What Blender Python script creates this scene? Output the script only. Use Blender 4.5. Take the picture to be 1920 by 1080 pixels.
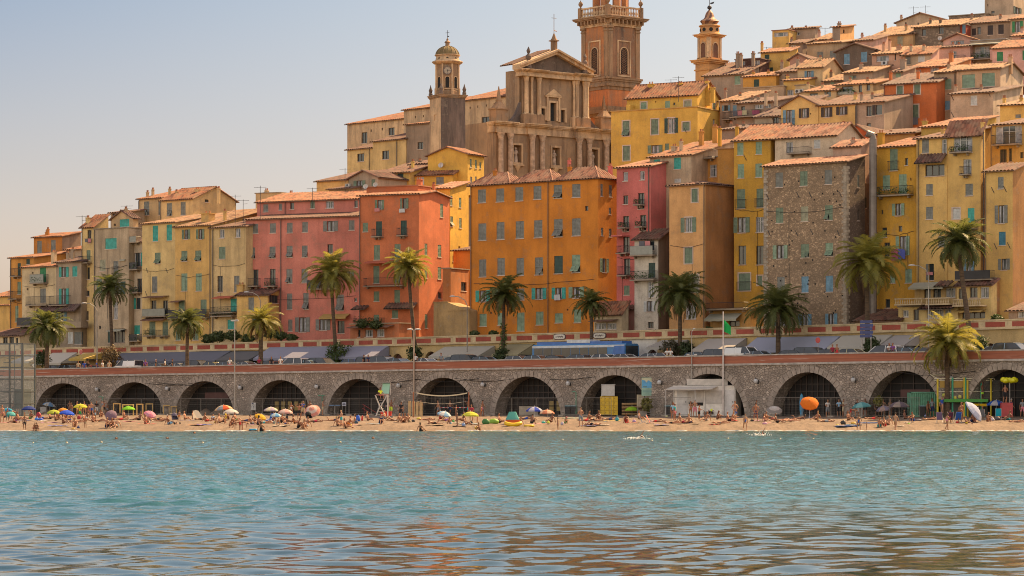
import bpy,math,random
from mathutils import Vector,Matrix,noise
R=math.radians
random.seed(7)
scn=bpy.context.scene
for o in list(bpy.data.objects):bpy.data.objects.remove(o)
COL=scn.collection
F=5500.0;HZ=762.0;ZC=2.24
cam=bpy.data.cameras.new('camera');cam_o=bpy.data.objects.new('camera',cam);COL.objects.link(cam_o)
cam_o.location=(0,0,ZC);cam_o.rotation_euler=(R(90),0,0)
cam.sensor_width=36.0;cam.lens=F/1920*36.0;cam.shift_y=(HZ-540)/1920.0
cam.clip_start=0.5;cam.clip_end=6000
scn.camera=cam_o
SUN_A=44.0;SUN_E=46.0
w=bpy.data.worlds.new('World');scn.world=w;w.use_nodes=True
nt=w.node_tree;bg=nt.nodes['Background']
sky=nt.nodes.new('ShaderNodeTexSky');sky.sky_type='NISHITA';sky.sun_disc=False
sky.sun_elevation=R(SUN_E);sky.sun_rotation=R(90-SUN_A)
sky.air_density=1.0;sky.dust_density=1.6;sky.ozone_density=1.6
def wn_(t):return nt.nodes.new(t)
hsv=wn_('ShaderNodeHueSaturation');hsv.inputs['Saturation'].default_value=0.80
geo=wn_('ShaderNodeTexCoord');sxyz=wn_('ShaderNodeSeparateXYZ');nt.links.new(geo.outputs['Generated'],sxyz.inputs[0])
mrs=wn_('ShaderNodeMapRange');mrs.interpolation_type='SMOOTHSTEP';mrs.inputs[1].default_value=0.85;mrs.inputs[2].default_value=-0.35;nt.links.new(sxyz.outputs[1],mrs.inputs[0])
fac=wn_('ShaderNodeMix');fac.data_type='RGBA';fac.inputs[6].default_value=(0.34,0.335,0.345,1);fac.inputs[7].default_value=(1.58,1.12,0.79,1);nt.links.new(mrs.outputs[0],fac.inputs[0])  # sky behind the camera brightened and warmed, an added fill for shaded fronts
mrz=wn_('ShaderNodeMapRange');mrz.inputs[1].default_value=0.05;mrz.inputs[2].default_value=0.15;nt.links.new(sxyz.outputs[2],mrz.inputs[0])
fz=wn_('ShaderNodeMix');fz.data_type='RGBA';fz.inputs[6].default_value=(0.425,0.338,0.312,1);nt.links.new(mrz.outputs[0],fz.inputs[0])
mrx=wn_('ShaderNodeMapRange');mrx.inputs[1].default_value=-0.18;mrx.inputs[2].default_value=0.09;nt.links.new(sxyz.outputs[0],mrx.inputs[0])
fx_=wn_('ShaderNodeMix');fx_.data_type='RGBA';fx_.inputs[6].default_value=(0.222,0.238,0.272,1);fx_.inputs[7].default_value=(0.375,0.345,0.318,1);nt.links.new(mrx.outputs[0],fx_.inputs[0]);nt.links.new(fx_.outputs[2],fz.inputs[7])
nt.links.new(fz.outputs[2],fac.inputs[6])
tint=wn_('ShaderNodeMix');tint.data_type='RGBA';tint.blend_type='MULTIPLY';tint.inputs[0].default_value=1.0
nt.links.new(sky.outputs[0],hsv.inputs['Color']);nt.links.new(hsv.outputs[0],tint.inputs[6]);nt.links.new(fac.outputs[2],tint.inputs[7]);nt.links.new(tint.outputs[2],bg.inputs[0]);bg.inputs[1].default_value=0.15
sl=bpy.data.lights.new('sun','SUN');sl.energy=5.0;sl.angle=R(0.6);sl.color=(1.0,0.67,0.34)
so=bpy.data.objects.new('sun',sl);COL.objects.link(so)
S=Vector((math.cos(R(SUN_A))*math.cos(R(SUN_E)),math.sin(R(SUN_A))*math.cos(R(SUN_E)),math.sin(R(SUN_E))))
so.rotation_euler=(-S).to_track_quat('-Z','Y').to_euler()
so.location=(120,120,120)
scn.view_settings.view_transform='Standard';scn.view_settings.look='None'
scn.view_settings.exposure=1.2;scn.view_settings.gamma=1
scn.cycles.filter_width=1.0;scn.cycles.max_bounces=6;scn.cycles.transparent_max_bounces=8
scn.cycles.caustics_reflective=False;scn.cycles.caustics_refractive=False
D_=Vector((math.cos(R(-40)),math.sin(R(-40)),0));N_=Vector((-math.sin(R(-40)),math.cos(R(-40)),0))
C0=N_.x*30.5+N_.y*302
def ray(px):return(px-960)/F
def Yk(px,k):t=ray(px);return(C0+k)/(N_.x*t+N_.y)
def P(px,py,Y):return Vector((ray(px)*Y,Y,ZC+(HZ-py)*Y/F))
def Pk(px,py,k):return P(px,py,Yk(px,k))
def lerp(a,b,t):return a+(b-a)*t
def interp(x,pts):
 if x<=pts[0][0]:(x0,y0),(x1,y1)=pts[0],pts[1]
 elif x>=pts[-1][0]:(x0,y0),(x1,y1)=pts[-2],pts[-1]
 else:
  for i in range(len(pts)-1):
   if pts[i][0]<=x<=pts[i+1][0]:(x0,y0),(x1,y1)=pts[i],pts[i+1];break
 return y0+(y1-y0)*(x-x0)/(x1-x0)
PAR_PX=[(70,691),(500,682),(960,676),(1440,666),(1920,654.5)]
TER_PX=[(100,652),(440,640),(900,628),(1260,618),(1600,607),(1920,597)]
WO=Pk(-60,700,0);WO.z=0
def s_of(px,k=0):return(Pk(px,700,k)-WO).dot(D_)
PAR_S=[(s_of(x),Pk(x,y,0).z)for x,y in PAR_PX]
TER_S=[(s_of(x,16),Pk(x,y,16).z)for x,y in TER_PX]
def zpar(s):return lerp(PAR_S[0][1],PAR_S[-1][1],(s-PAR_S[0][0])/(PAR_S[-1][0]-PAR_S[0][0]))
def zter(s):return lerp(TER_S[0][1],TER_S[-1][1],(s-TER_S[0][0])/(TER_S[-1][0]-TER_S[0][0]))
def zroad(s):return zpar(s)-1.0
def W(s,k,z):return WO+D_*s+N_*k+Vector((0,0,z))
YW=267.0
def beach_z(x,y):
 yw=(C0-N_.x*x)/N_.y
 wl=YW+0.9*math.sin(x*0.09+1)+0.35*math.sin(x*0.31)
 if y<wl:return(y-wl)*0.10
 t=(y-wl)/max(5,yw-wl)
 dy=y-wl
 return 0.42*(1-math.exp(-dy/3.2))+0.80*t**0.9
def on_beach(px,py):
 lo,hi=YW-1.5,Yk(px,0)-0.3
 f=lambda Y:HZ+(ZC-beach_z(ray(px)*Y,Y))*F/Y
 for _ in range(40):
  m=(lo+hi)/2
  if f(m)>py:lo=m
  else:hi=m
 Y=(lo+hi)/2
 return Vector((ray(px)*Y,Y,beach_z(ray(px)*Y,Y)))
class MB:
 def __init__(s):s.v=[];s.f=[];s.m=[];s.uv={}
 def add(s,vs,fs,mi=0):
  b=len(s.v);s.v+=[tuple(v)for v in vs]
  for f in fs:s.f.append([b+i for i in f]);s.m.append(mi)
 def poly(s,vs,mi=0):s.add(vs,[list(range(len(vs)))],mi)
 def box(s,o,x,y,z,mi=0):
  o,x,y,z=Vector(o),Vector(x),Vector(y),Vector(z)
  vs=[o,o+x,o+x+y,o+y,o+z,o+x+z,o+x+y+z,o+y+z]
  s.add(vs,[[0,3,2,1],[4,5,6,7],[0,1,5,4],[1,2,6,5],[2,3,7,6],[3,0,4,7]],mi)
 def cbox(s,c,sx,sy,sz,mi=0,rz=0,taper=1.0):
  cx,cy,cz=c;ca,sa=math.cos(rz),math.sin(rz);vs=[]
  for zz,k in((0,1.0),(sz,taper)):
   for a,b in((-1,-1),(1,-1),(1,1),(-1,1)):
    x,y=a*sx/2*k,b*sy/2*k
    vs.append((cx+x*ca-y*sa,cy+x*sa+y*ca,cz+zz))
  s.add(vs,[[0,3,2,1],[4,5,6,7],[0,1,5,4],[1,2,6,5],[2,3,7,6],[3,0,4,7]],mi)
 def tube(s,pts,r,n=6,mi=0,caps=True):
  pts=[Vector(p)for p in pts];b=len(s.v);rr=r if isinstance(r,(list,tuple))else[r]*len(pts)
  for i,p in enumerate(pts):
   d=(pts[min(i+1,len(pts)-1)]-pts[max(i-1,0)]).normalized()
   u=d.cross(Vector((0,0,1)));
   if u.length<0.05:u=d.cross(Vector((1,0,0)))
   u.normalize();v=d.cross(u)
   for j in range(n):
    a=2*math.pi*j/n;s.v.append(tuple(p+(u*math.cos(a)+v*math.sin(a))*rr[i]))
  for i in range(len(pts)-1):
   for j in range(n):
    s.f.append([b+i*n+j,b+i*n+(j+1)%n,b+(i+1)*n+(j+1)%n,b+(i+1)*n+j]);s.m.append(mi)
  if caps:
   s.f.append([b+j for j in range(n)]);s.m.append(mi)
   s.f.append([b+(len(pts)-1)*n+j for j in reversed(range(n))]);s.m.append(mi)
 def lathe(s,prof,n=12,c=(0,0,0),mi=0,ph=0.0,sx=1,sy=1):
  b=len(s.v)
  for r,z in prof:
   for j in range(n):
    a=2*math.pi*j/n+ph;s.v.append((c[0]+r*math.cos(a)*sx,c[1]+r*math.sin(a)*sy,c[2]+z))
  for i in range(len(prof)-1):
   for j in range(n):
    s.f.append([b+i*n+j,b+i*n+(j+1)%n,b+(i+1)*n+(j+1)%n,b+(i+1)*n+j]);s.m.append(mi)
  s.f.append([b+j for j in reversed(range(n))]);s.m.append(mi)
  s.f.append([b+(len(prof)-1)*n+j for j in range(n)]);s.m.append(mi)
 def build(s,name,mats,parent=None,loc=None,smooth=False,uv=None):
  me=bpy.data.meshes.new(name);me.from_pydata(s.v,[],s.f)
  if not isinstance(mats,(list,tuple)):mats=[mats]
  for m in mats:me.materials.append(m)
  if len(mats)>1:me.polygons.foreach_set('material_index',s.m)
  if smooth:me.polygons.foreach_set('use_smooth',[True]*len(me.polygons))
  me.update()
  o=bpy.data.objects.new(name,me);COL.objects.link(o)
  if parent:o.parent=parent
  if loc is not None:o.location=loc
  return o
def empty(name,loc=(0,0,0),rz=0.0):
 o=bpy.data.objects.new(name,None);COL.objects.link(o);o.location=loc;o.rotation_euler=(0,0,rz);o.empty_display_size=0.5
 return o
def tag(o,label=None,cat=None,group=None,kind=None):
 if label:o['label']=label
 if cat:o['category']=cat
 if group:o['group']=group
 if kind:o['kind']=kind
 return o
def copy_tree(o,parent=None):
 c=o.copy();COL.objects.link(c);c.parent=parent
 for ch in[x for x in KIDS.get(o.name,o.children)]:copy_tree(ch,c)
 return c
KIDS={}
MC={}
def nm(name):
 m=bpy.data.materials.new(name);m.use_nodes=True;n=m.node_tree
 return m,n,n.nodes['Principled BSDF']
def mixc(n,fac,a,b,mode='MIX'):
 x=n.nodes.new('ShaderNodeMix');x.data_type='RGBA';x.blend_type=mode
 for sock,val in((0,fac),(6,a),(7,b)):
  if hasattr(val,'links'):n.links.new(val,x.inputs[sock])
  else:x.inputs[sock].default_value=val if sock==0 else(*val[:3],1)
 return x.outputs[2]
def ntex(n,scale,detail=3,rough=0.6,vec=None,out=0):
 t=n.nodes.new('ShaderNodeTexNoise');t.inputs['Scale'].default_value=scale;t.inputs['Detail'].default_value=detail;t.inputs['Roughness'].default_value=rough
 if vec:n.links.new(vec,t.inputs['Vector'])
 return t.outputs[out]
def ramp(n,fac,a,b,ca=(0,0,0),cb=(1,1,1)):
 r=n.nodes.new('ShaderNodeValToRGB');r.color_ramp.elements[0].position=a;r.color_ramp.elements[1].position=b
 r.color_ramp.elements[0].color=(*ca,1);r.color_ramp.elements[1].color=(*cb,1);n.links.new(fac,r.inputs[0]);return r.outputs[0]
def objcoord(n,scale=(1,1,1),rnd=True):
 tc=n.nodes.new('ShaderNodeTexCoord');mp=n.nodes.new('ShaderNodeMapping');mp.inputs['Scale'].default_value=scale
 n.links.new(tc.outputs['Object'],mp.inputs['Vector'])
 if rnd:
  oi=n.nodes.new('ShaderNodeObjectInfo');ml=n.nodes.new('ShaderNodeMath');ml.operation='MULTIPLY';ml.inputs[1].default_value=97.0
  n.links.new(oi.outputs['Random'],ml.inputs[0]);n.links.new(ml.outputs[0],mp.inputs['Location'])
 return mp.outputs[0]
def bump(n,b,h,dist,strength=0.6):
 x=n.nodes.new('ShaderNodeBump');x.inputs['Distance'].default_value=dist;x.inputs['Strength'].default_value=strength
 n.links.new(h,x.inputs['Height']);n.links.new(x.outputs[0],b.inputs['Normal'])
def dk(c,f):return tuple(max(0,x*f)for x in c)
def plain(c,rough=0.7,metal=0.0,name='paint',var=0.0):
 key=('p',c,rough,metal,var)
 if key in MC:return MC[key]
 m,n,b=nm(name);b.inputs['Base Color'].default_value=(*c,1);b.inputs['Roughness'].default_value=rough;b.inputs['Metallic'].default_value=metal
 v=objcoord(n)
 col=mixc(n,ramp(n,ntex(n,1.7,4,0.65,v),0.35,0.7),dk(c,0.80-var),dk(c,1.12))
 n.links.new(col,b.inputs['Base Color'])
 MC[key]=m;return m
def plaster(c,dirt=0.5,c2=None):
 key=('w',c,dirt,c2)
 if key in MC:return MC[key]
 m,n,b=nm('plaster_wall');b.inputs['Roughness'].default_value=0.92;b.inputs['Specular IOR Level'].default_value=0.2
 v=objcoord(n);vs=objcoord(n,(1,1,0.12));c2=c2 or dk(c,0.55)
 a=mixc(n,ramp(n,ntex(n,0.35,5,0.6,v),0.35,0.66),dk(c,1.12),dk(c,0.78))
 st=n.nodes.new('ShaderNodeMath');st.operation='MULTIPLY';st.inputs[1].default_value=min(1,dirt+0.1)
 n.links.new(ramp(n,ntex(n,1.1,4,0.65,vs),0.46,0.72),st.inputs[0])
 a=mixc(n,st.outputs[0],a,c2)
 st2=n.nodes.new('ShaderNodeMath');st2.operation='MULTIPLY';st2.inputs[1].default_value=min(1,dirt*0.9+0.12)
 n.links.new(ramp(n,ntex(n,0.7,7,0.78,v),0.54,0.62),st2.inputs[0])
 a=mixc(n,st2.outputs[0],a,tuple(lerp(x,y,0.5)for x,y in zip(dk(c,0.8),(0.30,0.25,0.19))))
 a=mixc(n,0.22,a,ramp(n,ntex(n,9,4,0.7,v),0.3,0.7,(0.25,0.25,0.25),(0.9,0.9,0.9)),'OVERLAY')
 n.links.new(a,b.inputs['Base Color'])
 bump(n,b,ntex(n,5,5,0.7,v),0.03,0.5)
 MC[key]=m;return m
def stone(c1,c2,mortar,scale,wide=0.06,bumpd=0.05):
 key=('s',c1,c2,scale)
 if key in MC:return MC[key]
 m,n,b=nm('rubble_stone');b.inputs['Roughness'].default_value=0.9;v=objcoord(n,(1,1,1.45))
 nv=n.nodes.new('ShaderNodeVectorMath');nv.operation='MULTIPLY_ADD';nv.inputs[1].default_value=(0.22,0.22,0.22)
 n.links.new(ntex(n,1.6,2,0.5,v,1),nv.inputs[0]);n.links.new(v,nv.inputs[2])
 vo=n.nodes.new('ShaderNodeTexVoronoi');vo.inputs['Scale'].default_value=scale;n.links.new(nv.outputs[0],vo.inputs['Vector'])
 ve=n.nodes.new('ShaderNodeTexVoronoi');ve.feature='DISTANCE_TO_EDGE';ve.inputs['Scale'].default_value=scale;n.links.new(nv.outputs[0],ve.inputs['Vector'])
 sep=n.nodes.new('ShaderNodeSeparateColor');n.links.new(vo.outputs['Color'],sep.inputs[0])
 a=mixc(n,sep.outputs[0],c1,c2)
 a=mixc(n,ramp(n,sep.outputs[1],0.72,0.9),a,dk(c1,1.45))
 a=mixc(n,ramp(n,ntex(n,0.5,5,0.7,v),0.4,0.7),a,dk(c1,0.55))
 e=ramp(n,ve.outputs['Distance'],0.0,wide)
 a=mixc(n,e,mortar,a);n.links.new(a,b.inputs['Base Color'])
 bump(n,b,e,bumpd,0.9)
 MC[key]=m;return m
def tiles(c1,c2,c3,name='roof_tiles'):
 key=('t',c1,c2)
 if key in MC:return MC[key]
 m,n,b=nm(name);b.inputs['Roughness'].default_value=0.85
 uv=n.nodes.new('ShaderNodeUVMap');mp=n.nodes.new('ShaderNodeVectorMath');mp.operation='FLOOR'
 sc=n.nodes.new('ShaderNodeVectorMath');sc.operation='MULTIPLY';sc.inputs[1].default_value=(1/0.42,1/0.6,1)
 n.links.new(uv.outputs[0],sc.inputs[0]);n.links.new(sc.outputs[0],mp.inputs[0])
 wn=n.nodes.new('ShaderNodeTexWhiteNoise');wn.noise_dimensions='2D';n.links.new(mp.outputs[0],wn.inputs['Vector'])
 v=objcoord(n)
 a=mixc(n,ramp(n,wn.outputs['Value'],0.15,0.85),dk(c1,0.98),dk(c2,0.62))
 a=mixc(n,ramp(n,ntex(n,0.8,4,0.7,v),0.42,0.68),a,c3)
 fr=n.nodes.new('ShaderNodeSeparateXYZ');fx=n.nodes.new('ShaderNodeVectorMath');fx.operation='FRACTION'
 n.links.new(sc.outputs[0],fx.inputs[0]);n.links.new(fx.outputs[0],fr.inputs[0])
 bump(n,b,fr.outputs[1],0.05,0.8)
 n.links.new(a,b.inputs['Base Color']);MC[key]=m;return m
def glass(c=(0.03,0.04,0.045),rough=0.12):
 key=('g',c,rough)
 if key in MC:return MC[key]
 m,n,b=nm('window_glass');b.inputs['Roughness'].default_value=rough;b.inputs['Specular IOR Level'].default_value=0.6
 v=objcoord(n);a=mixc(n,ntex(n,0.9,2,0.5,v),dk(c,0.5),dk(c,2.0));n.links.new(a,b.inputs['Base Color'])
 MC[key]=m;return m
def leaf(c1,c2,tr=0.35,name='foliage'):
 key=('l',c1,c2)
 if key in MC:return MC[key]
 m,n,b=nm(name);b.inputs['Roughness'].default_value=0.5
 v=objcoord(n);a=mixc(n,ramp(n,ntex(n,1.3,3,0.6,v),0.3,0.7),c1,c2);n.links.new(a,b.inputs['Base Color'])
 tl=n.nodes.new('ShaderNodeBsdfTranslucent');n.links.new(mixc(n,0.5,a,dk(c2,1.6)),tl.inputs[0])
 ms=n.nodes.new('ShaderNodeMixShader');ms.inputs[0].default_value=tr
 n.links.new(b.outputs[0],ms.inputs[1]);n.links.new(tl.outputs[0],ms.inputs[2])
 n.links.new(ms.outputs[0],n.nodes['Material Output'].inputs[0])
 MC[key]=m;return m
def cloth(c,tr=0.0,stripes=None,name='cloth'):
 key=('c',c,tr,stripes)
 if key in MC:return MC[key]
 m,n,b=nm(name);b.inputs['Roughness'].default_value=0.9;b.inputs['Base Color'].default_value=(*c,1)
 if tr:
  tl=n.nodes.new('ShaderNodeBsdfTranslucent');tl.inputs[0].default_value=(*c,1)
  ms=n.nodes.new('ShaderNodeMixShader');ms.inputs[0].default_value=tr
  n.links.new(b.outputs[0],ms.inputs[1]);n.links.new(tl.outputs[0],ms.inputs[2]);n.links.new(ms.outputs[0],n.nodes['Material Output'].inputs[0])
 MC[key]=m;return m
# ================================================================ the setting: sea, beach, road, hill
def grid_mesh(name,xs,ys,zf,mat,kind='structure',smooth=True,skirt=None):
 vs=[(x,y,zf(x,y))for y in ys for x in xs];nx=len(xs)
 fs=[(j*nx+i,j*nx+i+1,(j+1)*nx+i+1,(j+1)*nx+i)for j in range(len(ys)-1)for i in range(nx-1)]
 me=bpy.data.meshes.new(name);me.from_pydata(vs,[],fs);me.materials.append(mat)
 me.polygons.foreach_set('use_smooth',[smooth]*len(fs));me.update()
 o=bpy.data.objects.new(name,me);COL.objects.link(o);o['kind']=kind;return o
import numpy as np
def make_sea():
 m,n,b=nm('sea_water')
 b.inputs['Roughness'].default_value=0.02;b.inputs['IOR'].default_value=1.333
 v=objcoord(n,(1,1,1),False)
 a=mixc(n,ntex(n,0.03,3,0.5,v),(0.022,0.092,0.112),(0.036,0.128,0.15))
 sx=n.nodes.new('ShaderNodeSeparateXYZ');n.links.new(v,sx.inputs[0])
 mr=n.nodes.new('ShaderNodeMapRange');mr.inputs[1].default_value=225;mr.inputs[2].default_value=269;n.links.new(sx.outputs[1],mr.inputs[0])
 a=mixc(n,mr.outputs[0],a,(0.04,0.11,0.10));mr2=n.nodes.new('ShaderNodeMapRange');mr2.inputs[1].default_value=46;mr2.inputs[2].default_value=72;n.links.new(sx.outputs[1],mr2.inputs[0]);a=mixc(n,mr2.outputs[0],(0.011,0.036,0.036),a);n.links.new(a,b.inputs['Base Color'])  # near body colour darkened by distance, painting in darker building reflections
 vs=objcoord(n,(0.6,1,1),False)
 h=n.nodes.new('ShaderNodeMath');h.operation='ADD';n.links.new(ntex(n,1.6,2,0.55,vs),h.inputs[0]);n.links.new(ntex(n,5.5,2,0.6,vs),h.inputs[1])
 bp=n.nodes.new('ShaderNodeBump');bp.inputs['Distance'].default_value=0.055;n.links.new(h.outputs[0],bp.inputs['Height']);n.links.new(bp.outputs[0],b.inputs['Normal'])
 wob=n.nodes.new('ShaderNodeMath');wob.operation='MULTIPLY_ADD';wob.inputs[1].default_value=34.0;n.links.new(ntex(n,0.03,3,0.5,v),wob.inputs[0]);n.links.new(sx.outputs[1],wob.inputs[2])
 m2=n.nodes.new('ShaderNodeMapRange');m2.inputs[1].default_value=72;m2.inputs[2].default_value=98;m2.inputs[3].default_value=0.05;m2.inputs[4].default_value=1.0;n.links.new(wob.outputs[0],m2.inputs[0]);n.links.new(m2.outputs[0],bp.inputs['Strength'])
 ny,nx=1300,560
 Y=30*(269.5/30)**np.linspace(0,1,ny)
 U=np.linspace(-0.24,0.24,nx)
 X=U[None,:]*Y[:,None];YY=np.repeat(Y[:,None],nx,1)
 rs=np.random.RandomState(3);Z=np.zeros_like(X);ZR=np.zeros_like(X)
 cell_y=np.gradient(Y)[:,None];cell_x=(U[1]-U[0])*Y[:,None]
 def comp(lam,th,sl,i):
  k=2*math.pi/lam;kx,ky=k*math.cos(th),k*math.sin(th)
  fade=np.clip(1.7-2.4*np.maximum(cell_y*abs(ky),cell_x*abs(kx))/math.pi,0,1);ph=rs.rand()*6.28
  mod=0.55+0.45*np.sin(X*(0.13+0.3*rs.rand())+YY*(0.1+0.2*rs.rand())+rs.rand()*6)
  return sl/k*fade*mod*np.sin(kx*X+ky*YY+ph+0.8*np.sin(0.33*X+0.11*YY+i)+0.8*np.sin(0.27*YY-0.15*X+1.7*i))
 for i in range(46):Z+=comp(0.5*(2.6/0.5)**rs.rand(),R(90)+rs.randn()*0.8,0.0215,i)
 for i in range(40):ZR+=comp(0.42*(1.6/0.42)**rs.rand(),R(80)+rs.randn()*1.1,0.048,i)
 for i in range(34):ZR+=comp(1.1*(3.6/1.1)**rs.rand(),R(88)+rs.randn()*0.9,0.022,i)
 wobx=YY+7*np.sin(X*0.09+1)+4*np.sin(X*0.23+YY*0.05)+5*np.sin(X*0.04+2)-0.12*X
 gust=np.clip((wobx-64)/14,0,1)*(1-0.75*np.exp(-((YY-108-3*np.sin(X*.1)-0.1*X)/2.5)**2))
 Z=(Z+ZR*gust)*np.clip((270-YY)/14,0.15,1)
 co=np.stack([X,YY,Z],-1).reshape(-1,3)
 me=bpy.data.meshes.new('sea_water');me.vertices.add(nx*ny);me.vertices.foreach_set('co',co.astype(np.float32).ravel())
 idx=np.arange((ny-1)*(nx-1));r,c=idx//(nx-1),idx%(nx-1);a0=r*nx+c
 q=np.stack([a0,a0+1,a0+nx+1,a0+nx],-1)
 me.loops.add(q.size);me.loops.foreach_set('vertex_index',q.ravel().astype(np.int32))
 me.polygons.add(len(q));me.polygons.foreach_set('loop_start',(np.arange(len(q))*4).astype(np.int32));me.polygons.foreach_set('loop_total',np.full(len(q),4,np.int32))
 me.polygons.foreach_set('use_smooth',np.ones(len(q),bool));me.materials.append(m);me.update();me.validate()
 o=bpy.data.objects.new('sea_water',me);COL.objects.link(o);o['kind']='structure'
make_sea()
sm,n,b=nm('beach_sand');b.inputs['Roughness'].default_value=0.95
v=objcoord(n,(1,1,1),False);vb=objcoord(n,(1.3,0.16,1),False)
a=mixc(n,ramp(n,ntex(n,0.8,5,0.7,vb),0.35,0.65),(0.205,0.145,0.097),(0.115,0.08,0.054))
a=mixc(n,ramp(n,ntex(n,2.2,4,0.8,vb),0.50,0.66),a,(0.10,0.07,0.046))
sx=n.nodes.new('ShaderNodeSeparateXYZ');n.links.new(v,sx.inputs[0])
mr=n.nodes.new('ShaderNodeMapRange');mr.inputs[1].default_value=0.03;mr.inputs[2].default_value=0.16;n.links.new(sx.outputs[2],mr.inputs[0])
a=mixc(n,mr.outputs[0],(0.16,0.11,0.07),a)
n.links.new(a,b.inputs['Base Color']);bump(n,b,ntex(n,2.5,5,0.75,v),0.12,0.8)
ys=[255+i*0.35 for i in range(70)]+[280+i*1.5 for i in range(90)]
grid_mesh('beach_sand',[-75+i*0.5 for i in range(300)],ys,lambda x,y:beach_z(x,y)+(0.10*noise.noise((x*0.45,y*0.45,3))+0.09*noise.noise((x*1.7,y*1.7,8)))*min(1,max(0,(y-267)/3)),sm)
gm=plain((0.16,0.15,0.12),0.95,name='seabed')
g=MB();g.poly([(-3000,-200,-2.5),(3000,-200,-2.5),(3000,4000,-2.5),(-3000,4000,-2.5)]);tag(g.build('ground',gm),kind='structure')
fm=plain((0.75,0.73,0.68),0.6,name='foam');g=MB();x=-60.0
while x<60:
 L=random.uniform(0.5,2.6)
 if random.random()<0.62 or x>20:
  y0=YW+0.9*math.sin(x*0.09+1)+0.35*math.sin(x*0.31)-0.15+random.uniform(-.12,.12)
  g.lathe([(0.02,0.0),(0.09,0.03),(0.05,0.07)],7,(x,y0,-0.005+0.02),sx=L*5,sy=1)
 x+=L*0.8
tag(g.build('sea_foam',fm),'white foam of small ripples breaking along the sand','foam',kind='stuff')
SW=260.0
road_m=plain((0.06,0.06,0.062),0.9,name='asphalt');pave_m=plain((0.30,0.27,0.23),0.9,name='paving')
def strip(name,k0,k1,zf,mat,dz=0,s0=-20,s1=SW,n=40,skirt=0):
 m_=MB()
 for i in range(n):
  a,b_=lerp(s0,s1,i/n),lerp(s0,s1,(i+1)/n)
  q=[W(a,k0,zf(a)+dz),W(b_,k0,zf(b_)+dz),W(b_,k1,zf(b_)+dz),W(a,k1,zf(a)+dz)]
  m_.poly(q)
  if skirt:
   m_.poly([q[0]-Vector((0,0,skirt)),q[1]-Vector((0,0,skirt)),q[1],q[0]])
 return tag(m_.build(name,mat),kind='structure')
strip('road',3.2,13.6,zroad,road_m)
strip('pavement',0.75,3.2,zroad,pave_m,0.14,skirt=0.14)
strip('pavement',13.6,16.3,zroad,pave_m,0.14,skirt=0.14)
g=MB()
for i in range(70):
 s=-10+i*3.6;g.poly([W(s,8.4,zroad(s)+0.005),W(s+1.8,8.4,zroad(s+1.8)+0.005),W(s+1.8,8.52,zroad(s+1.8)+0.005),W(s,8.52,zroad(s)+0.005)])
tag(g.build('road_marking',plain((0.75,0.75,0.72),0.8,name='road_paint')),kind='structure')
def hill_z(s,k):
 px_f=min(1,max(0.0,(s-62)/60.0));px_f=px_f*px_f*(3-2*px_f)
 return zter(s)-0.3+max(0,k-34)*0.46*px_f
m_=MB()
ns,nk=60,50
for j in range(nk+1):
 for i in range(ns+1):
  s=lerp(-60,330,i/ns);k=20+j*3.6
  m_.v.append(tuple(W(s,k,hill_z(s,k)+(0 if j<5 else 0.6*noise.noise((s*.08,k*.08,1)))-0.1)))
m_.f=[[j*(ns+1)+i,j*(ns+1)+i+1,(j+1)*(ns+1)+i+1,(j+1)*(ns+1)+i]for j in range(nk)for i in range(ns)]
m_.m=[0]*len(m_.f)
tag(m_.build('hillside',plain((0.16,0.14,0.09),0.95,name='hillside_earth')),kind='structure')
# ================================================================ the arched beach wall
stone_m=stone((0.38,0.315,0.26),(0.26,0.21,0.17),(0.17,0.14,0.115),2.8,0.09,0.06)
vous_m=plain((0.38,0.32,0.27),0.9,name='voussoir_stone',var=0.25);ledge_m=plain((0.46,0.42,0.38),0.85,name='pale_ledge',var=0.2)
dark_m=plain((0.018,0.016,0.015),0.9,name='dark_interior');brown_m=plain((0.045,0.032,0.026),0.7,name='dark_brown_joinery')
brickm,n,b=nm('red_brick_parapet');b.inputs['Roughness'].default_value=0.85
v=objcoord(n,(0.06,1,3.2))
a=mixc(n,ramp(n,ntex(n,2.2,4,0.7,v),0.35,0.68),(0.37,0.13,0.07),(0.24,0.08,0.05));a=mixc(n,ramp(n,ntex(n,3.1,3,0.7,v),0.62,0.68),a,(0.5,0.36,0.3));n.links.new(a,b.inputs['Base Color'])
wall=empty('beach_wall',WO,R(-40));tag(wall,'long rubble stone sea wall with round arches and red parapet below the road','sea wall')
ARC=[(120,108),(252,108),(384,110),(526,112),(672,116),(832,118),(990,124),(1153,132),(1330,134),(1515,137),(1695,140),(1885,146),(2085,150)]
arcs=[]
for cx,wd in ARC:
 a0,a1=s_of(cx-wd/2),s_of(cx+wd/2);arcs.append(((a0+a1)/2,(a1-a0)/2))
def zcr(s):return zpar(s)-1.95
ZB=-0.6
m_=MB();lm=MB();NA=20
edges=[-14]+[x for c,r in arcs for x in(c-r,c+r)]+[SW]
def zw(s):return zpar(s)-1.14
for i in range(0,len(edges),2):
 a,b_=edges[i],edges[i+1]
 m_.poly([(a,0,ZB),(b_,0,ZB),(b_,0,zw(b_)),(a,0,zw(a))])
for c,r in arcs:
 zc0=zcr(c);spring=1.0;hh=zc0-spring;DEP=2.0
 pts=[(c-r,ZB)]+[(c-r*math.cos(math.pi*j/NA),spring+hh*math.sin(math.pi*j/NA))for j in range(NA+1)]+[(c+r,ZB)]
 for(x0,z0),(x1,z1)in zip(pts,pts[1:]):
  if x1>x0+1e-6:m_.poly([(x0,0,z0),(x1,0,z1),(x1,0,zw(x1)),(x0,0,zw(x0))])
  m_.poly([(x0,0,z0),(x0,DEP,z0),(x1,DEP,z1),(x1,0,z1)])
wb=m_.build('wall',[stone_m],wall)
m_=MB()
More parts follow.
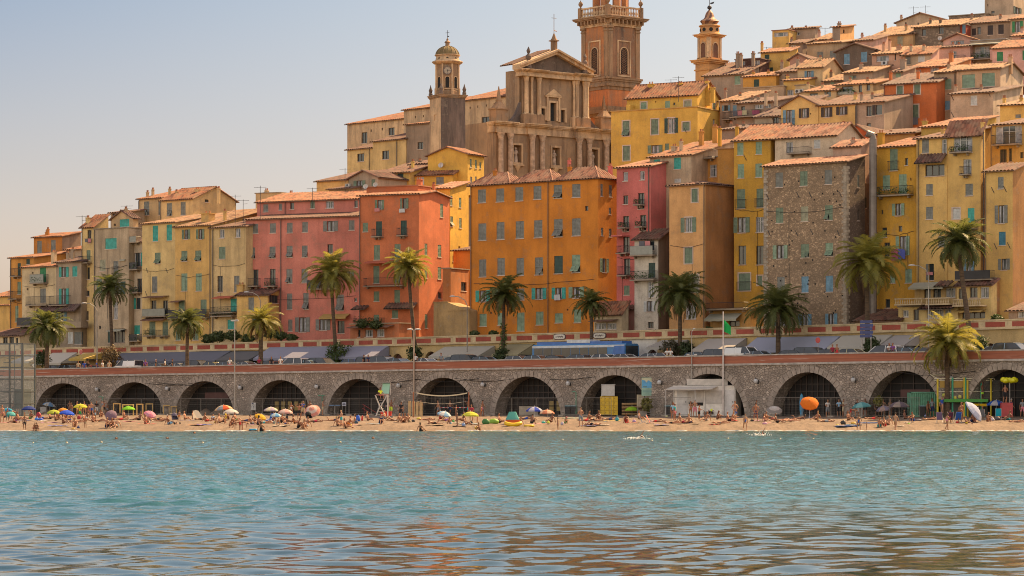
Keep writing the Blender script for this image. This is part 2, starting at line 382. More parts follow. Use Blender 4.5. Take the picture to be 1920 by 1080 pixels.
for i in range(30):
 a,b_=lerp(-14,SW,i/30),lerp(-14,SW,(i+1)/30)
 for(y0,y1,zlo,zhi,mi)in((-0.16,0.5,-1.14,-0.93,0),(-0.02,0.42,-0.93,-0.13,1),(-0.09,0.5,-0.13,0.0,0)):
  vs=[(a,y0,zpar(a)+zlo),(b_,y0,zpar(b_)+zlo),(b_,y1,zpar(b_)+zlo),(a,y1,zpar(a)+zlo),(a,y0,zpar(a)+zhi),(b_,y0,zpar(b_)+zhi),(b_,y1,zpar(b_)+zhi),(a,y1,zpar(a)+zhi)]
  m_.add(vs,[[0,1,5,4],[3,2,1,0],[4,5,6,7],[2,3,7,6]]+([[0,4,7,3]]if i==0 else[]),mi)
m_.build('parapet',[ledge_m,brickm],wall)
yp=plain((0.26,0.18,0.04),0.4,name='yellow_pane')
for ai,(c,r)in enumerate(arcs):
 zc0=zcr(c);spring=1.0;hh=zc0-spring
 v_=MB();nv=27
 for j in range(nv):
  t0,t1=math.pi*(j+0.06)/nv,math.pi*(j+0.94)/nv
  o=random.uniform(0.045,0.075)
  q=[]
  for t,rr in((t0,0.0),(t1,0.0),(t1,0.72),(t0,0.72)):q.append((c-(r+rr)*math.cos(t),spring+(hh+rr*0.93)*math.sin(t)))
  fr=[(x,-o,z)for x,z in q];bk=[(x,0.05,z)for x,z in q]
  v_.add(fr+bk,[[0,1,2,3][::-1],[0,1,5,4],[1,2,6,5],[2,3,7,6],[3,0,4,7]])
 v_.build('arch_ring',vous_m,wall)
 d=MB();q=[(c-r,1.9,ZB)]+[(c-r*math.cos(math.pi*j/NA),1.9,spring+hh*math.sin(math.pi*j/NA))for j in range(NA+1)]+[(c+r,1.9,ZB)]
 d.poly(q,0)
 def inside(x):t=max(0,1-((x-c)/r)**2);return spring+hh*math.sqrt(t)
 x=c-r*0.93
 while x<c+r*0.93:
  d.box((x,1.78,ZB),(0.09,0,0),(0,0.1,0),(0,0,inside(x+0.045)-ZB-0.05),1);x+=r*0.31 if ai%3 else r*0.155
 for z in(3.05,3.75,4.5):
  hw=r*math.sqrt(max(0.0,1-((z-spring)/hh)**2))if z>spring else r
  if z<zc0-0.2:d.box((c-hw,1.76,z),(2*hw,0,0),(0,0.1,0),(0,0,0.1),1)
 if ai in(3,6):
  for u in(range(7)if ai==3 else(4,5,6)):
   for z in(1.75,2.35):
    xx=c-r*0.75+u*r*0.22
    if(u+ai)%7!=3:d.box((xx,1.74,z),(r*0.13,0,0),(0,0.04,0),(0,0,0.48),2)
 if ai in(2,10):d.box((c-r*0.33,1.70,3.2),(r*0.8,0,0),(0,0.06,0),(0,0,0.75),3)
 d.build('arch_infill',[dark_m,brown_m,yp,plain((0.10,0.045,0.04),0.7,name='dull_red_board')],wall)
 if ai<12:
  l=MB();xs_=(c+r+arcs[ai+1][0]-arcs[ai+1][1])/2
  z=zpar(xs_)-2.9
  l.tube([(xs_,0,z),(xs_,-0.35,z+0.08),(xs_,-0.45,z-0.05)],0.035,5,1);l.cbox((xs_,-0.02,z-0.2),0.18,0.1,0.4,1)
  l.lathe([(0.05,0),(0.2,0.1),(0.24,0.28),(0.16,0.46),(0.05,0.5)],8,(xs_,-0.45,z-0.15),0)
  l.lathe([(0.12,0),(0.03,0.12)],6,(xs_,-0.45,z+0.33),1)
  l.build('wall_lamp',[plain((0.5,0.5,0.5),0.3,name='lamp_glass'),plain((0.03,0.03,0.03),0.5,name='black_iron')],wall)
for i in range(7):
 s=random.uniform(20,150);cb=MB();pts=[(s+j*1.6,-0.05,zpar(s)-2.1-0.35*math.sin(math.pi*j/6)+0.1*random.random())for j in range(7)]
 cb.tube(pts,0.03,4);cb.build('cable',dark_m,wall)
# ================================================================ shops under the upper terrace
def ts(px):return s_of(px,16)
shop_y=plaster((0.50,0.36,0.17),0.5);shop_w=plaster((0.62,0.58,0.52),0.35);cream=plaster((0.56,0.44,0.27),0.5)
redp=plaster((0.33,0.085,0.06),0.3)
arc=empty('shop_arcade',W(0,16.3,0),R(-40));tag(arc,'long yellow row of shops under the promenade balustrade with red panels','arcade')
m_=MB();AR2=[(745,10),(808,12),(848,11),(1190,9),(1223,9.5),(1300,13),(1441,13),(1857,10),(1888,10),(1921,10)]
lat=sorted([(s_of(x,16.3),(s_of(x+r,16.3)-s_of(x-r,16.3))/2,x)for x,r in AR2])
def mat_i(s):return 1 if s_of(1172,16)<s<s_of(1246,16)else 0
cuts=[-20];[cuts.extend([c-r,c+r])for c,r,x in lat];cuts.append(SW)
for i in range(0,len(cuts),2):
 a,b_=cuts[i],cuts[i+1];sg=max(1,int((b_-a)/6))
 for j in range(sg):
  p,q=lerp(a,b_,j/sg),lerp(a,b_,(j+1)/sg)
  m_.poly([(p,0,zroad(p)),(q,0,zroad(q)),(q,0,zter(q)-1.05),(p,0,zter(p)-1.05)],mat_i((p+q)/2))
for c,r,x in lat:
 zs=zroad(c)+1.35;pts=[(c-r,zroad(c))]+[(c-r*math.cos(math.pi*j/10),zs+r*1.15*math.sin(math.pi*j/10))for j in range(11)]+[(c+r,zroad(c))]
 for(x0,z0),(x1,z1)in zip(pts,pts[1:]):
  if x1>x0+1e-6:m_.poly([(x0,0,z0),(x1,0,z1),(x1,0,zter(x1)-1.05),(x0,0,zter(x0)-1.05)],mat_i(c))
  m_.poly([(x0,0,z0),(x0,0.5,z0),(x1,0.5,z1),(x1,0,z1)],mat_i(c))
 m_.poly([(c-r,0.5,zroad(c)),(c+r,0.5,zroad(c)),(c+r,0.5,zs+r*1.2),(c-r,0.5,zs+r*1.2)],2)
m_.build('wall',[shop_y,shop_w,plain((0.09,0.035,0.025),0.6,name='dark_red_door')],arc)
m_=MB()
for i in range(40):
 a,b_=lerp(-20,SW,i/40),lerp(-20,SW,(i+1)/40)
 for y0,y1,zlo,zhi in((-0.28,0.3,-1.05,-0.90),(-0.02,0.22,-0.90,-0.14),(-0.1,0.3,-0.14,0.0)):
  vs=[(a,y0,zter(a)+zlo),(b_,y0,zter(b_)+zlo),(b_,y1,zter(b_)+zlo),(a,y1,zter(a)+zlo),(a,y0,zter(a)+zhi),(b_,y0,zter(b_)+zhi),(b_,y1,zter(b_)+zhi),(a,y1,zter(a)+zhi)]
  m_.add(vs,[[0,1,5,4],[3,2,1,0],[4,5,6,7],[2,3,7,6]],0)
m_.build('balustrade',[cream],arc)
m_=MB();x=-15.0
while x<SW-5:
 L=2.35
 zz=zter(x+L/2);m_.box((x,-0.05,zz-0.78),(L,0,0),(0,0.04,0),(0,0,0.52));x+=L+0.85
m_.build('red_panel',redp,arc)
for px0,px1 in((86,96),(146,156),(192,430),(436,496),(504,730),(830,926),(940,1170),(1242,1284),(1320,1400),(1418,1570),(1572,1660),(1672,1722)):
 m_=MB();a,b_=ts(px0),ts(px1);m_.box((a,-0.06,zroad(a)+0.1),(b_-a,0,0),(0,0.05,0),(0,0,2.2),0)
 x=a
 while x<b_-0.5:m_.box((x,-0.1,zroad(a)+0.1),(0.1,0,0),(0,0.05,0),(0,0,2.2),1);x+=1.7
 m_.build('shop_window',[glass((0.03,0.028,0.026)),brown_m],arc)
for px,wd in((1050,23),(1125,25)):
 s=s_of(px,16.3);zz=zter(s)-0.5;hw=(s_of(px+wd/2,16.3)-s)
 e=MB();q=[(s+hw*math.copysign(abs(math.cos(t))**0.55,math.cos(t)),-0.1,zz+0.36*math.copysign(abs(math.sin(t))**0.55,math.sin(t)))for t in[i*2*math.pi/28 for i in range(28)]]
 e.add(q+[(x,-0.04,z)for x,y,z in q],[list(range(28))]+[[i,(i+1)%28,28+(i+1)%28,28+i]for i in range(28)],0)
 e.add([(s+(x-s)*0.88,-0.11,zz+(z-zz)*0.78)for x,y,z in q],[list(range(28))],1)
 for i in range(7):e.box((s-hw*0.6+i*hw*0.18,-0.125,zz-0.1+0.05*(i%2)),(hw*0.1,0,0),(0,0.01,0),(0,0,0.17),0)
 e.build('name_board',[plain((0.09,0.05,0.05),0.6,name='sign_brown'),plain((0.62,0.58,0.5),0.6,name='sign_cream')],arc)
strip('upper_promenade',16.5,34,zter,pave_m,-0.85)
def awning(px0,px1,y0,y1,c,label,out=3.0,stripes=False):
 a,b_=ts(px0),ts(px1);s=(a+b_)/2
 zt_=Pk((px0+px1)/2,y0,16).z;k1=16.2-out;zl=Pk((px0+px1)/2,y1,k1).z
 e=empty('awning',W(a,16.2,zt_),R(-40));tag(e,label,'awning')
 L=b_-a;dz=zl-zt_;q=MB();nn=max(2,int(L/1.2))
 for i in range(nn):
  x0,x1=L*i/nn,L*(i+1)/nn;sag=0.03*(i%2)
  q.add([(x0,0,0),(x1,0,0),(x1,-out,dz),(x0,-out,dz),(x0,0,-.04),(x1,0,-.04),(x1,-out,dz-.04),(x0,-out,dz-.04)],[[0,3,2,1],[4,5,6,7],[3,7,6,2]])
  q.add([(x0,-out,dz-0.04),(x1,-out,dz-0.04),(x1,-out,dz-0.28-sag),(x0,-out,dz-0.28-sag)],[[0,1,2,3]])
 q.poly([(0,0,-0.05),(0,-out,dz-.05),(0,0,dz-.05)]);q.poly([(L,0,-0.05),(L,-out,dz-.05),(L,0,dz-.05)])
 q.build('canopy',cloth(c),e)
 for x in[0.1+i*(L-0.2)/max(1,int(L/4))for i in range(max(1,int(L/4))+1)]:
  f_=MB();f_.tube([(x,-0.02,dz-0.2),(x,-out+0.05,dz-0.08)],0.03,4);f_.build('arm',plain((0.3,0.3,0.3),0.5,name='grey_metal'),e)
for a_ in[(50,84,664,677,(0.30,0.29,0.28),'small grey awning leftmost on the road beside the glass lift tower'),(97,143,661,680,(0.42,0.39,0.33),'beige sloping awning near the first palm from the left'),(158,190,662,672,(0.45,0.31,0.07),'small yellow awning left of the round brown bush'),(228,432,659,677,(0.115,0.12,0.15),'very long slate grey awning behind the white van'),(434,496,658,674,(0.10,0.10,0.105),'dark grey awning above the silver cars left of the long blue-grey one'),(504,728,649,670,(0.22,0.225,0.29),'long blue-grey awning below the pink house'),(832,926,649,667,(0.36,0.34,0.29),'beige awning on a frame between two arches and a leafy palm base'),(950,1000,645,664,(0.28,0.25,0.15),'olive awning to the left of the blue bus'),(1240,1290,637,650,(0.33,0.31,0.28),'short grey awning half hidden by bushes right of the white wall'),(1326,1398,634,654,(0.37,0.34,0.31),'grey awning on yellow wall beside the green flag pole'),(1418,1574,631,655,(0.29,0.31,0.40),'wide pale blue awning under the stone tower'),(1578,1672,628,650,(0.40,0.38,0.33),'beige awning behind the blue road sign'),(1676,1722,628,647,(0.33,0.31,0.30),'grey awning rightmost, next to the sunlit palm')]:awning(*a_)
# ================================================================ houses
CR={'A':(0,340,3.0),'B':(440,320,3.0),'C':(580,40,3.376),'D':(860,0,3.178),'E':(860,300,2.8425),'F':(1130,130,3.2727),'G':(1220,300,3.0),'H':(1280,0,4.153),'I':(1580,0,4.153),'J':(1580,220,4.153),'K':(1580,440,4.153),'U':(0,0,1.0)}
SH=dict(g=(0.17,0.23,0.15),m=(0.24,0.34,0.23),t=(0.05,0.36,0.30),s=(0.205,0.205,0.18),b=(0.16,0.30,0.40),d=(0.05,0.033,0.028),k=(0.025,0.06,0.045),y=(0.34,0.33,0.22),w=(0.55,0.55,0.52),e=(0.05,0.20,0.28),v=(0.04,0.24,0.09),G=(0.10,0.20,0.14))
shut_m={k:plain(c,0.6,name='shutter_paint',var=0.12)for k,c in SH.items()}
curtain_m=plain((0.45,0.45,0.47),0.8,name='white_curtain',var=0.3);wframe=plain((0.58,0.57,0.54),0.5,name='white_frame');surround_m=plain((0.58,0.46,0.38),0.9,name='pale_surround')
win_gl=glass();iron=plain((0.03,0.03,0.035),0.5,name='black_iron');dframe=plain((0.12,0.09,0.07),0.6,name='brown_frame')
T_OR=tiles((0.33,0.115,0.05),(0.19,0.065,0.035),(0.28,0.16,0.085));T_BR=tiles((0.18,0.075,0.05),(0.11,0.05,0.038),(0.16,0.105,0.07));T_OC=tiles((0.34,0.17,0.085),(0.19,0.09,0.045),(0.28,0.19,0.105))
T_DK=tiles((0.15,0.075,0.06),(0.10,0.055,0.05),(0.14,0.10,0.08));T_PK=tiles((0.37,0.15,0.085),(0.23,0.09,0.055),(0.35,0.21,0.13))
TM=dict(o=T_OR,b=T_BR,c=T_OC,d=T_DK,p=T_PK)
clay=plain((0.40,0.17,0.09),0.9,name='clay');pipe_m=plain((0.10,0.085,0.075),0.6,name='zinc_pipe')
class Face:
 """a vertical wall face in the house's own frame: origin, direction along, outward normal"""
 def __init__(s,o,d,n,world):s.o,s.d,s.n,s.w=Vector(o),Vector(d),Vector(n),world
 def at(s,u,z,out=0.0):p=s.o+s.d*u+s.n*out;return(p.x,p.y,z)
 def hit(s,px,py):
  o=s.w@s.o;d=(s.w.to_3x3()@s.d);t=ray(px)
  u=(t*o.y-o.x)/(d.x-t*d.y);Y=o.y+u*d.y
  return u,ZC+(HZ-py)*Y/F-s.w.translation.z
def leafbox(mb,fc,u0,u1,z0,z1,out,tilt=0.0,mi=0):
 """one shutter leaf: frame, mid rail and slats; tilt swings the bottom out"""
 def pt(u,z,o):return fc.at(u,z,out+o+tilt*(z1-z))
 def bx(a,b,c,d,o0,o1):
  vs=[pt(a,c,o0),pt(b,c,o0),pt(b,c,o1),pt(a,c,o1),pt(a,d,o0),pt(b,d,o0),pt(b,d,o1),pt(a,d,o1)]
  mb.add(vs,[[0,1,2,3],[7,6,5,4],[0,4,5,1],[1,5,6,2],[2,6,7,3],[3,7,4,0]],mi)
 w_=u1-u0;f=min(0.07,w_*0.2)
 bx(u0,u0+f,z0,z1,0,0.05);bx(u1-f,u1,z0,z1,0,0.05);bx(u0+f,u1-f,z1-f,z1,0,0.05);bx(u0+f,u1-f,z0,z0+f,0,0.05)
 if z1-z0>1.0:bx(u0+f,u1-f,(z0+z1)/2-f/2,(z0+z1)/2+f/2,0,0.05)
 n=max(3,int((z1-z0)/0.17));h=(z1-z0-2*f)/n
 for i in range(n):
  za=z0+f+i*h;vs=[pt(u0+f,za,0.045),pt(u1-f,za,0.045),pt(u1-f,za+h*0.98,0.012),pt(u0+f,za+h*0.98,0.012)]
  mb.add(vs,[[0,1,2,3]],mi)
def railing(mb,fc,u0,u1,z0,z1,out,mi=0,gap=0.14):
 pth=[(u0,0.0),(u0,out),(u1,out),(u1,0.0)]
 for(a,oa),(b,ob)in zip(pth,pth[1:]):
  L=math.hypot(b-a,ob-oa)
  for z in(z0+0.05,z1):mb.tube([fc.at(a,z,oa),fc.at(b,z,ob)],0.022,4,mi)
  n=max(1,int(L/gap))
  for i in range(n+1):
   t=i/n;mb.tube([fc.at(lerp(a,b,t),z0+0.05,lerp(oa,ob,t)),fc.at(lerp(a,b,t),z1,lerp(oa,ob,t))],0.011,3,mi,caps=False)
def window(house,fc,tok,u,z,w_,h):
 """u,z centre of the opening in metres"""
 typ=tok[0];flags=tok[1:];col=flags[-1]if flags and flags[-1]in shut_m else 'g'
 fl=flags[:-1]if flags and flags[-1]in shut_m else flags
 mb=MB();u0,u1,z0,z1=u-w_/2,u+w_/2,z-h/2,z+h/2
 lit='c' in fl or typ=='G'
 rec=0.2 if typ in 'DGO' else 0.16
 mb.add([fc.at(u0,z0,-rec),fc.at(u1,z0,-rec),fc.at(u1,z1,-rec),fc.at(u0,z1,-rec)],[[0,1,2,3]],0)
 def bar(a,b,c,d,o0=-rec+0.005,o1=-rec+0.06,mi=1):
  vs=[fc.at(a,c,o0),fc.at(b,c,o0),fc.at(b,c,o1),fc.at(a,c,o1),fc.at(a,d,o0),fc.at(b,d,o0),fc.at(b,d,o1),fc.at(a,d,o1)]
  mb.add(vs,[[0,1,2,3],[7,6,5,4],[0,4,5,1],[1,5,6,2],[2,6,7,3],[3,7,4,0]],mi)
 t=0.07
 if typ in 'DGOC':
  bar(u0,u0+t,z0,z1);bar(u1-t,u1,z0,z1);bar(u0+t,u1-t,z1-t,z1);bar(u0+t,u1-t,z0,z0+t)
  nm_=max(1,round(w_/0.75))
  for i in range(1,nm_+(1 if nm_>1 else 0)):
   x=u0+w_*i/nm_
   if x<u1-0.1:bar(x-t/2,x+t/2,z0+t,z1-t)
  if nm_==1 and w_>0.7:bar(u-t/2,u+t/2,z0+t,z1-t)
  if h>1.4 and typ=='G':bar(u0+t,u1-t,z0+h*0.68,z0+h*0.68+0.04)
  if typ in 'GO' and w_>0.6:
   cw=w_*0.25
   for a in(u0+t,u1-t-cw):mb.add([fc.at(a,z0+t,-rec+0.02),fc.at(a+cw,z0+t,-rec+0.02),fc.at(a+cw,z1-t,-rec+0.02),fc.at(a,z1-t,-rec+0.02)],[[0,1,2,3]],2)
 if 'w' in fl:
  for a,b,c,d in((u0-0.14,u0,z0-0.1,z1+0.14),(u1,u1+0.14,z0-0.1,z1+0.14),(u0,u1,z1,z1+0.14),(u0,u1,z0-0.1,z0)):bar(a,b,c,d,0.0,0.03,3)
 elif h>0.7:bar(u0-0.06,u1+0.06,z0-0.09,z0-0.005,0.0,0.07,3)
 fr=wframe if(typ=='G' or 'w' in fl)else dframe
 wo=mb.build('window',[win_gl,fr,curtain_m,surround_m],house)
 leaves=[]
 if typ=='S':leaves=[(u0+.01,u-0.005,z0,z1,-0.07,0),(u+0.005,u1-.01,z0,z1,-0.07,0)]if w_>0.55 else[(u0,u1,z0,z1,-0.07,0)]
 elif typ=='T':
  zm=z0+h*0.42
  for a,b in((u0+.01,u-0.005),(u+0.005,u1-.01)):
   leaves+=[(a,b,zm+0.02,z1,-0.07,0)]
   if random.random()<0.8:leaves+=[(a+0.02,b-0.02,z0+0.12,zm-0.02,-0.05,0.75)]
   else:leaves+=[(a+0.02,b-0.02,z0,zm-0.02,-0.07,0)]
 elif typ=='O':
  hw=w_*0.5
  leaves=[(u0-hw-0.02,u0-0.02,z0,z1,0.01,0),(u1+0.02,u1+hw+0.02,z0,z1,0.01,0)]
 elif typ=='L':leaves=[(u0-w_*0.5,u0-0.02,z0,z1,0.01,0)]
 for lf in leaves:
  l=MB();leafbox(l,fc,*lf[:4],lf[4],lf[5]);l.build('shutter',[shut_m[col]],wo)
 if typ=='R':
  l=MB();n=max(3,int(h/0.16))
  for i in range(n):
   za=z0+h*i/n;l.add([fc.at(u0,za,-0.04),fc.at(u1,za,-0.04),fc.at(u1,za+h/n,-0.065),fc.at(u0,za+h/n,-0.065)],[[0,1,2,3]],0)
  l.build('roller_blind',[shut_m[col]],wo)
 if 'b' in fl:
  l=MB();railing(l,fc,u0-0.15,u1+0.15,z0+0.02,z0+1.0,0.3);l.build('window_railing',[iron],wo)
def facade(mb,fc,W_,z0,z1,holes,top=None,depth=0.24,mi=0):
 """wall sheet with real openings and reveals; top: extra polygon [(u,z)...] above z1"""
 holes=[(max(a,0.05),min(b,W_-0.05),max(c,z0+0.05),min(d,z1-0.05))for a,b,c,d in holes]
 holes=[h for h in holes if h[1]-h[0]>0.1 and h[3]-h[2]>0.1]
 us=sorted(set([0,W_]+[x for h in holes for x in h[:2]]))
 for a,b in zip(us,us[1:]):
  if b-a<1e-5:continue
  c=(a+b)/2;hs=sorted([(h[2],h[3])for h in holes if h[0]<c<h[1]])
  z=z0
  for lo,hi in hs:
   if lo>z+1e-5:mb.add([fc.at(a,z),fc.at(b,z),fc.at(b,lo),fc.at(a,lo)],[[0,1,2,3]],mi)
   z=max(z,hi)
  if z<z1-1e-5:mb.add([fc.at(a,z),fc.at(b,z),fc.at(b,z1),fc.at(a,z1)],[[0,1,2,3]],mi)
 for a,b,c,d in holes:
  for q in(((a,c),(a,d)),((b,d),(b,c)),((a,d),(b,d)),((b,c),(a,c))):
   (p0,q0),(p1,q1)=q
   mb.add([fc.at(p0,q0),fc.at(p1,q1),fc.at(p1,q1,-depth),fc.at(p0,q0,-depth)],[[0,1,2,3]],mi)
 if top:mb.add([fc.at(u,z)for u,z in top],[list(range(len(top)))],mi)
def roofplane(mb,uvs,e0,e1,t0,t1,nrm=None,pitch=0.42):
 """corrugated tiled plane between the eave e0->e1 and the top edge t0->t1"""
 e0,e1,t0,t1=map(Vector,(e0,e1,t0,t1));L=(e1-e0).length;ed=(e1-e0)/L
 up=(t0-e0)-ed*((t0-e0).dot(ed));H=up.length;up=up/H;n=ed.cross(up).normalized()
 if n.z<0:n=-n
 a0=(t0-e0).dot(ed);a1=(t1-e0).dot(ed)
 def top(u):
  if u<=a0:return H*u/a0 if a0>1e-4 else H
  if u>=a1:return H*(L-u)/(L-a1)if L-a1>1e-4 else H
  return H
 steps=max(4,int(L/pitch))*4;b=len(mb.v);hts=(0.0,0.09,0.12,0.09)
 for i in range(steps+1):
  u=L*i/steps;h=hts[i%4]+0.02
  for v in(-0.0,top(u)):
   mb.v.append(tuple(e0+ed*u+up*v+n*(h if v<H*1.01 else 0)));uvs.append((u,v))
 for i in range(steps):mb.f.append([b+2*i,b+2*i+2,b+2*i+3,b+2*i+1]);mb.m.append(0)
 b=len(mb.v);q=[e0,e1]+([t1]if(t1-t0).length>0.01 else[])+[t0]
 und=[p-n*0.07 for p in q];top_=[p-n*0.0 for p in q];k=len(q)
 for p in und+top_:mb.v.append(tuple(p));uvs.append((0,0))
 mb.f.append([b+i for i in range(k)]);mb.m.append(1)
 for i in range(k):mb.f.append([b+i,b+(i+1)%k,b+k+(i+1)%k,b+k+i]);mb.m.append(1)
def roof_obj(house,planes,mat,ridge=None):
 mb=MB();uvs=[]
 for p in planes:roofplane(mb,uvs,*p)
 for r in(ridge or[]):
  b=len(mb.v);mb.tube([Vector(r[0])+Vector((0,0,0.04)),Vector(r[1])+Vector((0,0,0.04))],0.11,6);uvs+=[(0.3*i,0.1)for i in range(len(mb.v)-b)]
 o=mb.build('roof',[mat,plain((0.22,0.13,0.09),0.9,name='eave_board')],house)
 ul=o.data.uv_layers.new(name='UVMap');li=[0]*len(o.data.loops);o.data.loops.foreach_get('vertex_index',li)
 flat=[]
 for i in li:flat+=list(uvs[i])
 ul.data.foreach_set('uv',flat);return o
def parse(fc,crop,txt,house,out):
 ox,oy,sc=CR[crop]
 for tok in txt.split(';'):
  tok=tok.strip()
  if not tok:continue
  q=tok.split(',');
  x,y,w_,h=[float(v)for v in q[:4]]
  px,py=ox+x/sc,oy+y/sc
  u,z=fc.hit(px,py);ul,_=fc.hit(px-w_/sc/2,py);ur,_=fc.hit(px+w_/sc/2,py)
  _,zt_=fc.hit(px,py-h/sc/2);_,zb_=fc.hit(px,py+h/sc/2)
  if q[4][0]=='-':
   out.append(('fix',q[4],u,z,ur-ul,zt_-zb_));continue
  out.append(('win',q[4],(ul+ur)/2,(zt_+zb_)/2,ur-ul,zt_-zb_))
HOUSES=[]
def bld(label,crop,x0,x1,x2,ye,yb,col,roof='shed:20:o',win='',side='',k=None,a=-40,D=None,Y0=None,dirt=0.5,mat=None,smat=None,extra='',name='house',cat='house',chim='',balc='',pipes='',over=0.35,group=None,hpf=1.2):
 ox,oy,sc=CR[crop];X0,X1=ox+x0/sc,ox+x1/sc;X2=None if x2 is None else ox+x2/sc
 YE,YB=oy+ye/sc,oy+yb/sc
 if Y0 is None:
  if k is None:
   k=70.0
   for _ in range(30):
    z=Pk(X0,YE,k).z;s=s_of(X0,k)
    pf=min(1,max(0.0,(s-62)/60.0));pf=max(0.25,pf*pf*(3-2*pf))
    k=0.5*k+0.5*max(30,(z-9-zter(s))/(0.46*pf)+34)
  Y0=Yk(X0,k)
 base=P(X0,YE,Y0);H=base.z;dv=Vector((math.cos(R(a)),math.sin(R(a)),0));nv=Vector((-dv.y,dv.x,0))
 t1=ray(X1);W_=(t1*base.y-base.x)/(dv.x-t1*dv.y)
 B=base+dv*W_
 if X2 is not None:t2=ray(X2);D=(t2*B.y-B.x)/(nv.x-t2*nv.y)
 elif D is None:D=8.0
 zb=P(X0,YB,Y0).z-1.5;zb=min(zb,H-3)
 e=empty(name,(base.x,base.y,zb),R(a));tag(e,label,cat,group)
 wm=Matrix.Translation((base.x,base.y,zb))@Matrix.Rotation(R(a),4,'Z')
 fr=Face((0,0,0),(1,0,0),(0,-1,0),wm);sd=Face((W_,0,0),(0,1,0),(1,0,0),wm)
 h=H-zb;fo,so_=[],[]
 parse(fr,crop,win,e,fo);parse(sd,crop,side,e,so_)
 rt=roof.split(':');typ=rt[0];hp=float(rt[1])/sc if len(rt)>1 else 0;rm=TM.get(rt[2],T_OR)if len(rt)>2 else T_OR
 el=(H-ZC)/base.y*1.05;run=D if typ in('shed','flat')else(D/2 if typ in('gable','hip')else W_/2)
 rise=(hp*hpf if typ in('shed','gable')else hp)*base.y/F+(run*el if typ in('shed','gable','hip')else 0)
 if typ=='flat':rise=0
 wmat=mat or plaster(col,dirt);smat_=smat or wmat
 mb=MB();HF=lambda L:[(u-w/2,u+w/2,z-hh/2,z+hh/2)for kd,t,u,z,w,hh in L if kd=='win']
 sidetop=None;fronttop=None;backh=h
 if typ=='shed':sidetop=[(0,h),(D,h),(D,h+rise)];backh=h+rise
 elif typ=='gable':sidetop=[(0,h),(D,h),(D/2,h+rise)]
 elif typ=='side':fronttop=[(0,h),(W_,h),(W_/2,h+rise)]
 facade(mb,fr,W_,0,h,HF(fo),fronttop);facade(mb,sd,D,0,h,HF(so_),sidetop,mi=1)
 mb.add([(0,0,0),(0,D,0),(0,D,h),(0,0,h)],[[0,1,2,3]],1);mb.add([(0,D,0),(W_,D,0),(W_,D,backh),(0,D,backh)],[[0,1,2,3]],0)
 if sidetop:mb.add([(0,u,z)for u,z in sidetop],[list(range(len(sidetop)))],1)
 if fronttop:mb.add([(u,D,z)for u,z in fronttop],[list(range(len(fronttop)))],0)
 mb.add([(0,0,h-0.02),(W_,0,h-0.02),(W_,D,h-0.02),(0,D,h-0.02)],[[0,1,2,3]],0)
 mb.build('wall',[wmat,smat_],e)
 ov=over;ro=None
 if typ=='shed':
  sl=rise/D;ro=roof_obj(e,[((-ov,-ov,h-ov*sl),(W_+ov,-ov,h-ov*sl),(-ov,D+.1,h+rise+.1*sl),(W_+ov,D+.1,h+rise+.1*sl))],rm)
 elif typ=='gable':
  sl=rise/(D/2);ro=roof_obj(e,[((-ov,-ov,h-ov*sl),(W_+ov,-ov,h-ov*sl),(-ov,D/2,h+rise),(W_+ov,D/2,h+rise)),((W_+ov,D+ov,h-ov*sl),(-ov,D+ov,h-ov*sl),(W_+ov,D/2,h+rise),(-ov,D/2,h+rise))],rm,[((-ov,D/2,h+rise),(W_+ov,D/2,h+rise))])
 elif typ=='side':
  sl=rise/(W_/2);ro=roof_obj(e,[((-ov,D+ov,h-ov*sl),(-ov,-ov,h-ov*sl),(W_/2,D+ov,h+rise),(W_/2,-ov,h+rise)),((W_+ov,-ov,h-ov*sl),(W_+ov,D+ov,h-ov*sl),(W_/2,-ov,h+rise),(W_/2,D+ov,h+rise))],rm,[((W_/2,-ov,h+rise),(W_/2,D+ov,h+rise))])
 elif typ=='hip':
  nseg=int(rt[3])if len(rt)>3 else 1;w1=W_/nseg;pl=[];rd=[]
  for i in range(nseg):
   xa,xb=i*w1-(ov if i==0 else 0),(i+1)*w1+(ov if i==nseg-1 else 0);r_=min((xb-xa)/2,D/2+ov)
   ra,rb=(xa+r_,D/2),(xb-r_,D/2);zt_=h+rise;ze=h-ov*rise/(D/2)
   pl+=[((xa,-ov,ze),(xb,-ov,ze),(ra[0],ra[1],zt_),(rb[0],rb[1],zt_)),((xb,D+ov,ze),(xa,D+ov,ze),(rb[0],rb[1],zt_),(ra[0],ra[1],zt_)),((xb,-ov,ze),(xb,D+ov,ze),(rb[0],rb[1],zt_),(rb[0],rb[1]+.001,zt_)),((xa,D+ov,ze),(xa,-ov,ze),(ra[0],ra[1]+.001,zt_),(ra[0],ra[1],zt_))]
   rd+=[((xa,-ov,ze),(ra[0],ra[1],zt_)),((xb,-ov,ze),(rb[0],rb[1],zt_))]
  ro=roof_obj(e,pl,rm,rd)
 else:
  f_=MB();c_=0.12
  f_.box((-c_,-c_,h),(W_+2*c_,0,0),(0,D+2*c_,0),(0,0,0.13));ro=f_.build('roof',plain((0.30,0.24,0.18),0.9,name='flat_roof_edge',var=0.2)if len(rt)<3 else rm if False else plain(tuple(float(v)for v in rt[2].split('/')),0.9,name='flat_roof_edge'),e)
 for kd,t,u,z,w,hh in fo:
  if kd=='win':window(e,fr,t,u,z,w,hh)
  else:fixture(e,fr,t,u,z,w,hh,wmat)
 for kd,t,u,z,w,hh in so_:
  if kd=='win':window(e,sd,t,u,z,w,hh)
  else:fixture(e,sd,t,u,z,w,hh,wmat)
